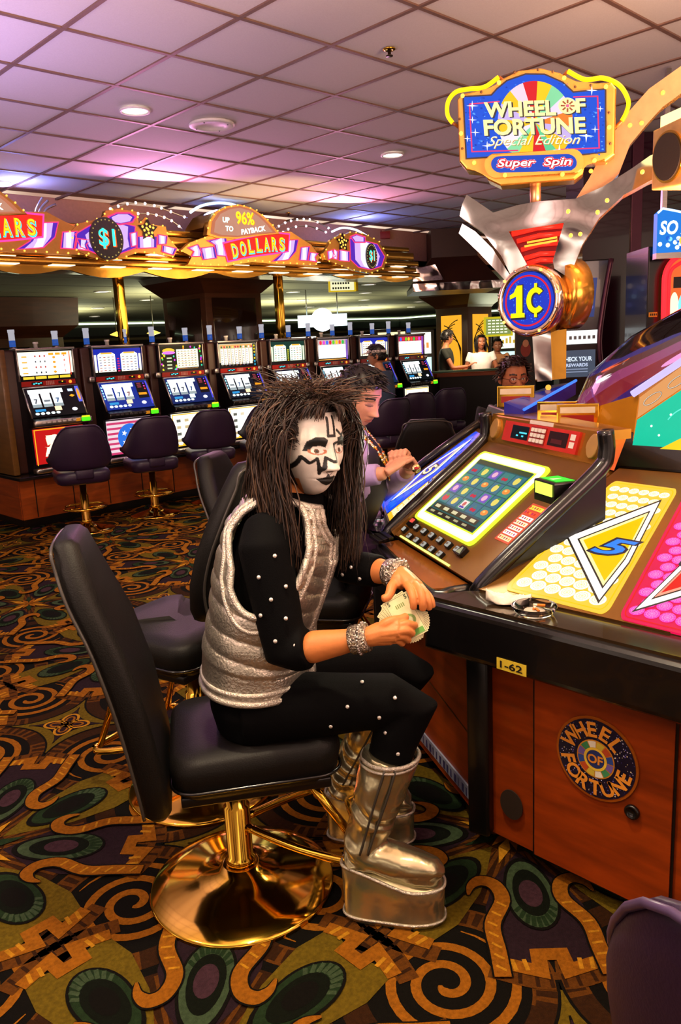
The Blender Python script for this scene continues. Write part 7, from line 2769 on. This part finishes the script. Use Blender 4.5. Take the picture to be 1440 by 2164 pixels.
def stand(x, y, face, h=1.75, arm=None):
    f = dirv(face)
    r = Vector((f.y, -f.x, 0))
    p = Vector((x, y, 0))
    k = h / 1.75
    J = {'pelvis': p + Vector((0, 0, .95 * k)), 'chest': p + f * .02 + Vector((0, 0, 1.25 * k)), 'neck': p + f * .01 + Vector((0, 0, 1.47 * k)), 'head': p + f * .04 + Vector((0, 0, 1.625 * k))}
    for s, q in (('R', 1), ('L', -1)):
        J['sh' + s] = p + r * q * .18 + Vector((0, 0, 1.42 * k))
        J['el' + s] = p + r * q * .24 - f * .02 + Vector((0, 0, 1.12 * k))
        J['wr' + s] = p + r * q * .22 + f * .10 + Vector((0, 0, .90 * k))
        J['ft' + s] = J['wr' + s] + f * .05 - Vector((0, 0, .16))
        J['hip' + s] = p + r * q * .09 + Vector((0, 0, .92 * k))
        J['kn' + s] = p + r * q * .10 + f * .02 + Vector((0, 0, .5 * k))
        J['an' + s] = p + r * q * .10 + Vector((0, 0, .09))
    for key, v in (arm or {}).items():
        v = Vector(v)
        J[key] = p + f * v.x + r * v.y + Vector((0, 0, v.z * k))
    return J


# purple shirted player beyond the screen station
h = Vector((2.328,2.3087,1.3421))
fd = dirv(-55)
rt = Vector((fd.y, -fd.x, 0))
hL = Vector((2.3254,2.0499,1.0729))
hR = Vector((2.277,2.0666,1.069))
J = {'head': h, 'neck': h - fd * .05 + Vector((0, 0, -.135)), 'chest': h - fd * .06 + RI * .03 + Vector((0, 0, -.36)), 'pelvis': Vector((h.x, h.y, .62)) - fd * .20, 'palmR': -UP * .6 + RI * .5 + FW * .4, 'palmL': -UP * .5 - RI * .3 - FW * .6}
for s, q in (('R', 1), ('L', -1)):
    J['sh' + s] = J['neck'] + rt * q * .19 - fd * .01 + Vector((0, 0, -.07))
    J['hip' + s] = J['pelvis'] + rt * q * .09
    J['kn' + s] = J['hip' + s] + fd * .10 + Vector((0, 0, -.2))
    J['an' + s] = J['kn' + s] - fd * .10 + Vector((0, 0, -.33))
J['wrR'] = Vector((2.1852,2.0401,1.0658))
J['elR'] = Vector((2.1195,2.2077,1.0393))
J['ftR'] = Vector((2.2797,2.0081,1.1193))
J['elL'] = J['shL'] + Vector((.10, -.06, -.24))
J['wrL'] = Vector((2.3542,2.0607,1.0586))
J['ftL'] = Vector((2.2843,2.0505,1.1345))
lilac = mat('lilac_shirt', '#a08ac0', .7, na=.2, ns=14, bump=.15, bs=40)
dark_t = mat('dark_trousers', '#15151c', .8, na=.2)
pman, V, T = figure('person with short dark hair, lilac shirt and dark vest, looking down at clasped hands', J, lilac, dark_t, C('#c48a6e'), ('cap', C('#130c0a'), -.05, .06), plain_face(C('#c48a6e'), closed=True), .007, 1.02, None, .95, (150, 130), dirv(-84), math.radians(-22))
m = M()
vs_ = []
sp_ = [V['pelvis'].lerp(V['chest'], .2), V['chest'], V['chest'].lerp(V['neck'], .55), V['neck'] - Vector((0, 0, .04))]
torso_rings(m, mat('dark_vest', '#17121f', .6, na=.3), sp_, [(.165, .135), (.185, .142), (.175, .128), (.10, .09)], rt, 24)
vest2 = m.build('vest', pman, label='dark vest')
m = M()
for s in (-1, 1):
    a_, b_ = V['neck'] + rt * s * .06 + fd * .05, V['chest'] + fd * .148 + rt * s * .015 + Vector((0, 0, .02))
    mid = a_.lerp(b_, .5) + fd * .05
    rn = random.Random(9)
    for k in range(60):
        t = k / 59
        p = a_ * (1 - t) ** 2 + mid * 2 * t * (1 - t) + b_ * t * t
        for q in range(2): m.sphere(p + rt * rn.uniform(-.012, .012) + Vector((0, 0, rn.uniform(-.004, .004))), .007, mat(*rn.choice([('sequin_gold', '#f0b840', .15, .9), ('sequin_copper', '#e0702a', .15, .9), ('sequin_pale', '#f8e8c0', .15, .8)])), 8, 5)
m.build('sequin_trim', vest2, label='gold sequin trim along the neckline')
# man with a visor at the slot row
h = Vector((6.5309,6.1604,1.4195))
fd = dirv(105)
rt = Vector((fd.y, -fd.x, 0))
J = {'head': h, 'neck': h - fd * .03 + Vector((0, 0, -.15)), 'chest': h - fd * .05 + Vector((0, 0, -.40)), 'pelvis': Vector((h.x, h.y, .64)) - fd * .05}
for s, q in (('R', 1), ('L', -1)):
    J['sh' + s] = J['neck'] + rt * q * .20 + Vector((0, 0, -.06))
    J['el' + s] = J['sh' + s] + rt * q * .06 + fd * .08 + Vector((0, 0, -.27))
    J['wr' + s] = J['el' + s] + fd * .22 + Vector((0, 0, .02))
    J['ft' + s] = J['wr' + s] + fd * .16
    J['hip' + s] = J['pelvis'] + rt * q * .10
    J['kn' + s] = J['hip' + s] + fd * .42
    J['an' + s] = J['kn' + s] + Vector((0, 0, -.52))
vman, V, T = figure('person in a slate blue shirt and pale visor, seen from behind at the slot machines', J, mat('slate_shirt', '#3a4560', .8, na=.2, ns=14), dark_t, C('#b87a58'), ('cap', C('#0e0a08'), -.06, .06), None, .012, 1.0, None, .5, (70, 60), dirv(125), 0)
m = M()
pts = [T @ Vector((math.sin(t) * .086, math.cos(t) * .108, .048)) for t in [2 * PI * k / 30 for k in range(30)]]
m.tube(pts, [(.004, .016)] * 30, mat('visor_cloth', '#c8b8b0', .7), 8, closed=True, up=(0, 0, 1))
br = []
for t in [-1.1 + 2.2 * k / 12 for k in range(13)]: br.append((math.sin(t), math.cos(t)))
m.loft([[T @ Vector((x * .085, y * .105, z)) for x, y in br] + [T @ Vector((x * .10, y * .10 + .07, z - .012)) for x, y in br[::-1]] for z in (.036, .042)], mat('visor_cloth', '', .7), False)
m.build('visor', vman)
# people around the gaming table
p = Vector((10.564,8.4102,1.0057))
standing, V, T = figure('standing person in a dark top, arm stretched out, before the yellow lit column', stand(p.x, p.y, -60, 1.72, {'elR': (.16, .22, 1.12), 'wrR': (.40, .16, 1.14), 'ftR': (.56, .10, 1.24), 'elL': (.05, -.22, 1.12), 'wrL': (.26, -.14, 1.0), 'ftL': (.42, -.10, 1.05)}), mat('dark_green_top', '#1c211a', .8, na=.2), dark_t, C('#a86a48'), ('cap', C('#0d0806'), -.05, .07), None, .016, 1, None, .5, (60, 50), dirv(-20), 0)
p = Vector((11.3274,8.2352,0.9594))
figure('standing person in a white short sleeved top with curly dark hair at the far table', stand(p.x, p.y, -150, 1.60, {'elR': (.02, .28, 1.10), 'wrR': (.22, .30, 1.02), 'ftR': (.34, .24, .98), 'elL': (.02, -.27, 1.12), 'wrL': (.26, -.22, 1.02), 'ftL': (.40, -.12, 1.0)}), mat('white_top', '#d8d0cc', .8, na=.1), dark_t, C('#8a5236'), ('long', C('#140a08'), .16), plain_face(C('#8a5236')), .016, 1, None, .45, (70, 60), dirv(-130), 0)
p = Vector((12.3731,8.6343,0.9016))
figure('person in a tan sleeveless top standing behind the one in white', stand(p.x, p.y, -140, 1.52), mat('tan_top', '#c08a60', .8, na=.1), dark_t, C('#8f583c'), ('cap', C('#0d0806'), -.04, .07), plain_face(C('#8f583c')), .018, 1, None, .2, (60, 50), dirv(-140), 0)
# bespectacled player on the far side of the wheel game
h = Vector((4.2183,2.8282,1.3077))
fd = dirv(-125)
rt = Vector((fd.y, -fd.x, 0))
J = {'head': h, 'neck': h - fd * .04 + Vector((0, 0, -.15)), 'chest': h - fd * .08 + Vector((0, 0, -.40)), 'pelvis': Vector((h.x, h.y, .58)) - fd * .14}
for s, q in (('R', 1), ('L', -1)):
    J['sh' + s] = J['neck'] + rt * q * .17 + Vector((0, 0, -.06))
    J['el' + s] = J['sh' + s] + rt * q * .05 + Vector((0, 0, -.27))
    J['wr' + s] = J['el' + s] + fd * .12 + Vector((0, 0, -.10))
    J['ft' + s] = J['wr' + s] + fd * .10 + Vector((0, 0, -.08))
    J['hip' + s] = J['pelvis'] + rt * q * .09
    J['kn' + s] = J['hip' + s] + dirv(-40 if q < 0 else 200) * .2 + Vector((0, 0, -.12))
    J['an' + s] = J['kn' + s] + Vector((0, 0, -.38))
gman, V, T = figure('person with short auburn hair and glasses peering over the wheel game', J, mat('black_blouse', '#14100f', .8), dark_t, C('#c07850'), ('cap', C('#2e140c'), -.06, .062), plain_face(C('#c07850')), .012, 1.02, None, .9, (110, 100), fd, math.radians(-6))
m = M()
for s in (-1, 1): m.tube([T @ Vector((s * .034 + .024 * math.cos(t), .103 - .012 * abs(math.cos(t)), -.003 + .019 * math.sin(t))) for t in [2 * PI * k / 20 for k in range(20)]], .0034, P('#8a4a40', .3, metal=.6), 6, closed=True)
m.tube([T @ Vector((-.011, .106, 0)), T @ Vector((.011, .106, 0))], .0018, P('#6a4030', .3, metal=.6), 6)
for s in (-1, 1): m.tube([T @ Vector((s * .058, .095, 0)), T @ Vector((s * .080, .0, 0))], .0018, P('#6a4030', .3, metal=.6), 6)
m.build('glasses', gman)


# ------------------------------------------------------------------ small things
# fan of banknotes in the hands
pv = Vector((1.4016,1.2511,0.871))
nrm = (Vector((0, 0, 1.55)) - pv).normalized()
nrm = (nrm + Vector((0, 0, .12))).normalized()
ux = RI - nrm * RI.dot(nrm)
ux.normalize()
uy = nrm.cross(ux)
note_m = mat('banknote_paper', '#cfc89a', .8, na=.15, ns=60)
note_g, note_k = P('#6f8a4a', .8), P('#3a4a34', .8)
ords = ['lowest and leftmost', 'second from the left', 'third from the left', 'fourth from the left', 'fifth from the left', 'sixth from the left', 'seventh from the left', 'frontmost, showing its printed corner']
for k in range(8):
    ang = math.radians(168 - 7.2 * k)
    a_ = ux * math.cos(ang) + uy * math.sin(ang)
    b_ = nrm.cross(a_)
    fr_ = (pv + nrm * (.0012 * k - .006), a_, b_, nrm)
    m = M()
    x0, x1, w = -.045, .070 - .003 * (k % 3), .033
    m.prism([(x0, -w), (x1, -w), (x1, w), (x0, w)], fr_, .0005, note_m)
    a = Art()
    a.line([(x0 + .003, -w + .003), (x1 - .003, -w + .003), (x1 - .003, w - .003), (x0 + .003, w - .003)], .0008, note_k, 1, True)
    a.ell(.0, 0, .017, .022, note_g, 1, 24)
    a.ell(.0, 0, .011, .015, P('#a9ad86', .8), 2, 20)
    for s in (-1, 1): a.text('5', x1 - .010, s * (w - .010), .011, note_k, 2, .03, rot=-PI / 2)
    for q in range(5): a.rect(x1 - .03, -.012 + q * .005, x1 - .020, -.0095 + q * .005, note_g, 1)
    a.rect(x0 + .004, -w + .006, x0 + .018, w - .006, P('#5f9a48', .8), 1)
    m.art(a, flatmap(fr_, .0002, .0006))
    m.build('banknote', None, 'banknote in the fan of cash, ' + ords[k], cat='banknote', group='banknotes held in the fan of cash')
# glass ashtray with butts and a crumpled tissue on the counter
az = .8095
ac = Vector((1.7853,1.1313,0.815))
ac.z = az
m = M()
m.lathe([(.0, .0), (.042, .0), (.052, .006), (.062, .022), (.060, .026), (.054, .024), (.044, .010), (.036, .006), (0, .006)], ac, glass, 40)
ash = m.build('ashtray', None, 'round clear glass ashtray on the glossy counter edge', cat='ashtray')
for k, (dx, dy, an, lab) in enumerate(((.008, .006, .5, 'upper cigarette butt lying in the glass ashtray'), (-.004, -.010, .9, 'lower cigarette butt lying in the glass ashtray'), (.018, -.004, 2.0, 'short cigarette butt crossing the others in the ashtray'))):
    d = dirv(math.degrees(an)) * .016
    c_ = ac + Vector((dx, dy, .013 + .004 * k))
    m = M()
    m.tube([c_ - d, c_ + d * .3], .0036, P('#c8701c', .8), 10)
    m.tube([c_ + d * .3, c_ + d], .0034, P('#e8dcc8', .8), 10)
    m.build('cigarette_butt', None, lab, cat='cigarette butt', group='butts in the ashtray')
m = M()
m.lathe([(0, 0), (.030, .0), (.028, .004), (0, .006)], ac + Vector((0, 0, .0064)), P('#b0a898', .95), 18)
m.build('ash', None, 'grey ash at the bottom of the glass ashtray', cat='ash', kind='stuff')
tc = Vector((1.8146,1.235,0.82))
m = M()
u_, v_ = dirv(-64), dirv(26)
n_ = 16
vs, fs = [], []
for j in range(n_ + 1):
    for i in range(n_ + 1):
        x, y = (i / n_ - .5), (j / n_ - .5)
        q = smooth(-.5, -.15, x)
        p = tc + u_ * x * .125 + v_ * y * lerp(.02, .06, q)
        z = .018 + .016 * noise.noise(Vector((x * 5, y * 5, 2))) + .010 * noise.noise(Vector((x * 11, y * 12, 7))) + .014 * (1 - q)
        vs.append(Vector((p.x, p.y, .8105 + max(.001, z * (1 - (2 * y) ** 4 * .7)))))
for j in range(n_):
    for i in range(n_): fs.append((j * (n_ + 1) + i, j * (n_ + 1) + i + 1, (j + 1) * (n_ + 1) + i + 1, (j + 1) * (n_ + 1) + i))
m.add(vs, fs, mat('tissue_paper', '#e6dccb', .9, na=.15, bump=.2, bs=60), True)
m.build('tissue', None, 'crumpled white tissue beside the glass ashtray', cat='tissue', solid=.0015)
# drinking glass on the ledge left of the station
gc = Vector((2.4234,2.3234,0.8))
m = M()
m.lathe([(0, .0), (.028, .0), (.031, .004), (.036, .085), (.040, .092), (.040, .098), (.036, .098), (.033, .085), (.027, .010), (0, .010)], gc + Vector((0, 0, .0)), glass, 32)
m.build('drinking_glass', None, 'clear drinking glass with a thick rim on the violet counter', cat='glass')
m = M()
wc_ = Vector((2.2638,1.9716,1.0873))
m.lathe([(.0, -.006), (.016, -.006), (.018, .0), (.016, .006), (0, .006)], wc_ + Vector((.01, -.01, -.01)), mat('watch_metal', '#d8c08a', .15, 1), 20, (-.6, -.7, .3))
m.sphere(wc_ + Vector((.006, -.015, -.008)), (.010, .010, .006), P('#a01828', .2), 12, 8)
w_ = m.build('watch', pman, label='red and gold wrist watch')
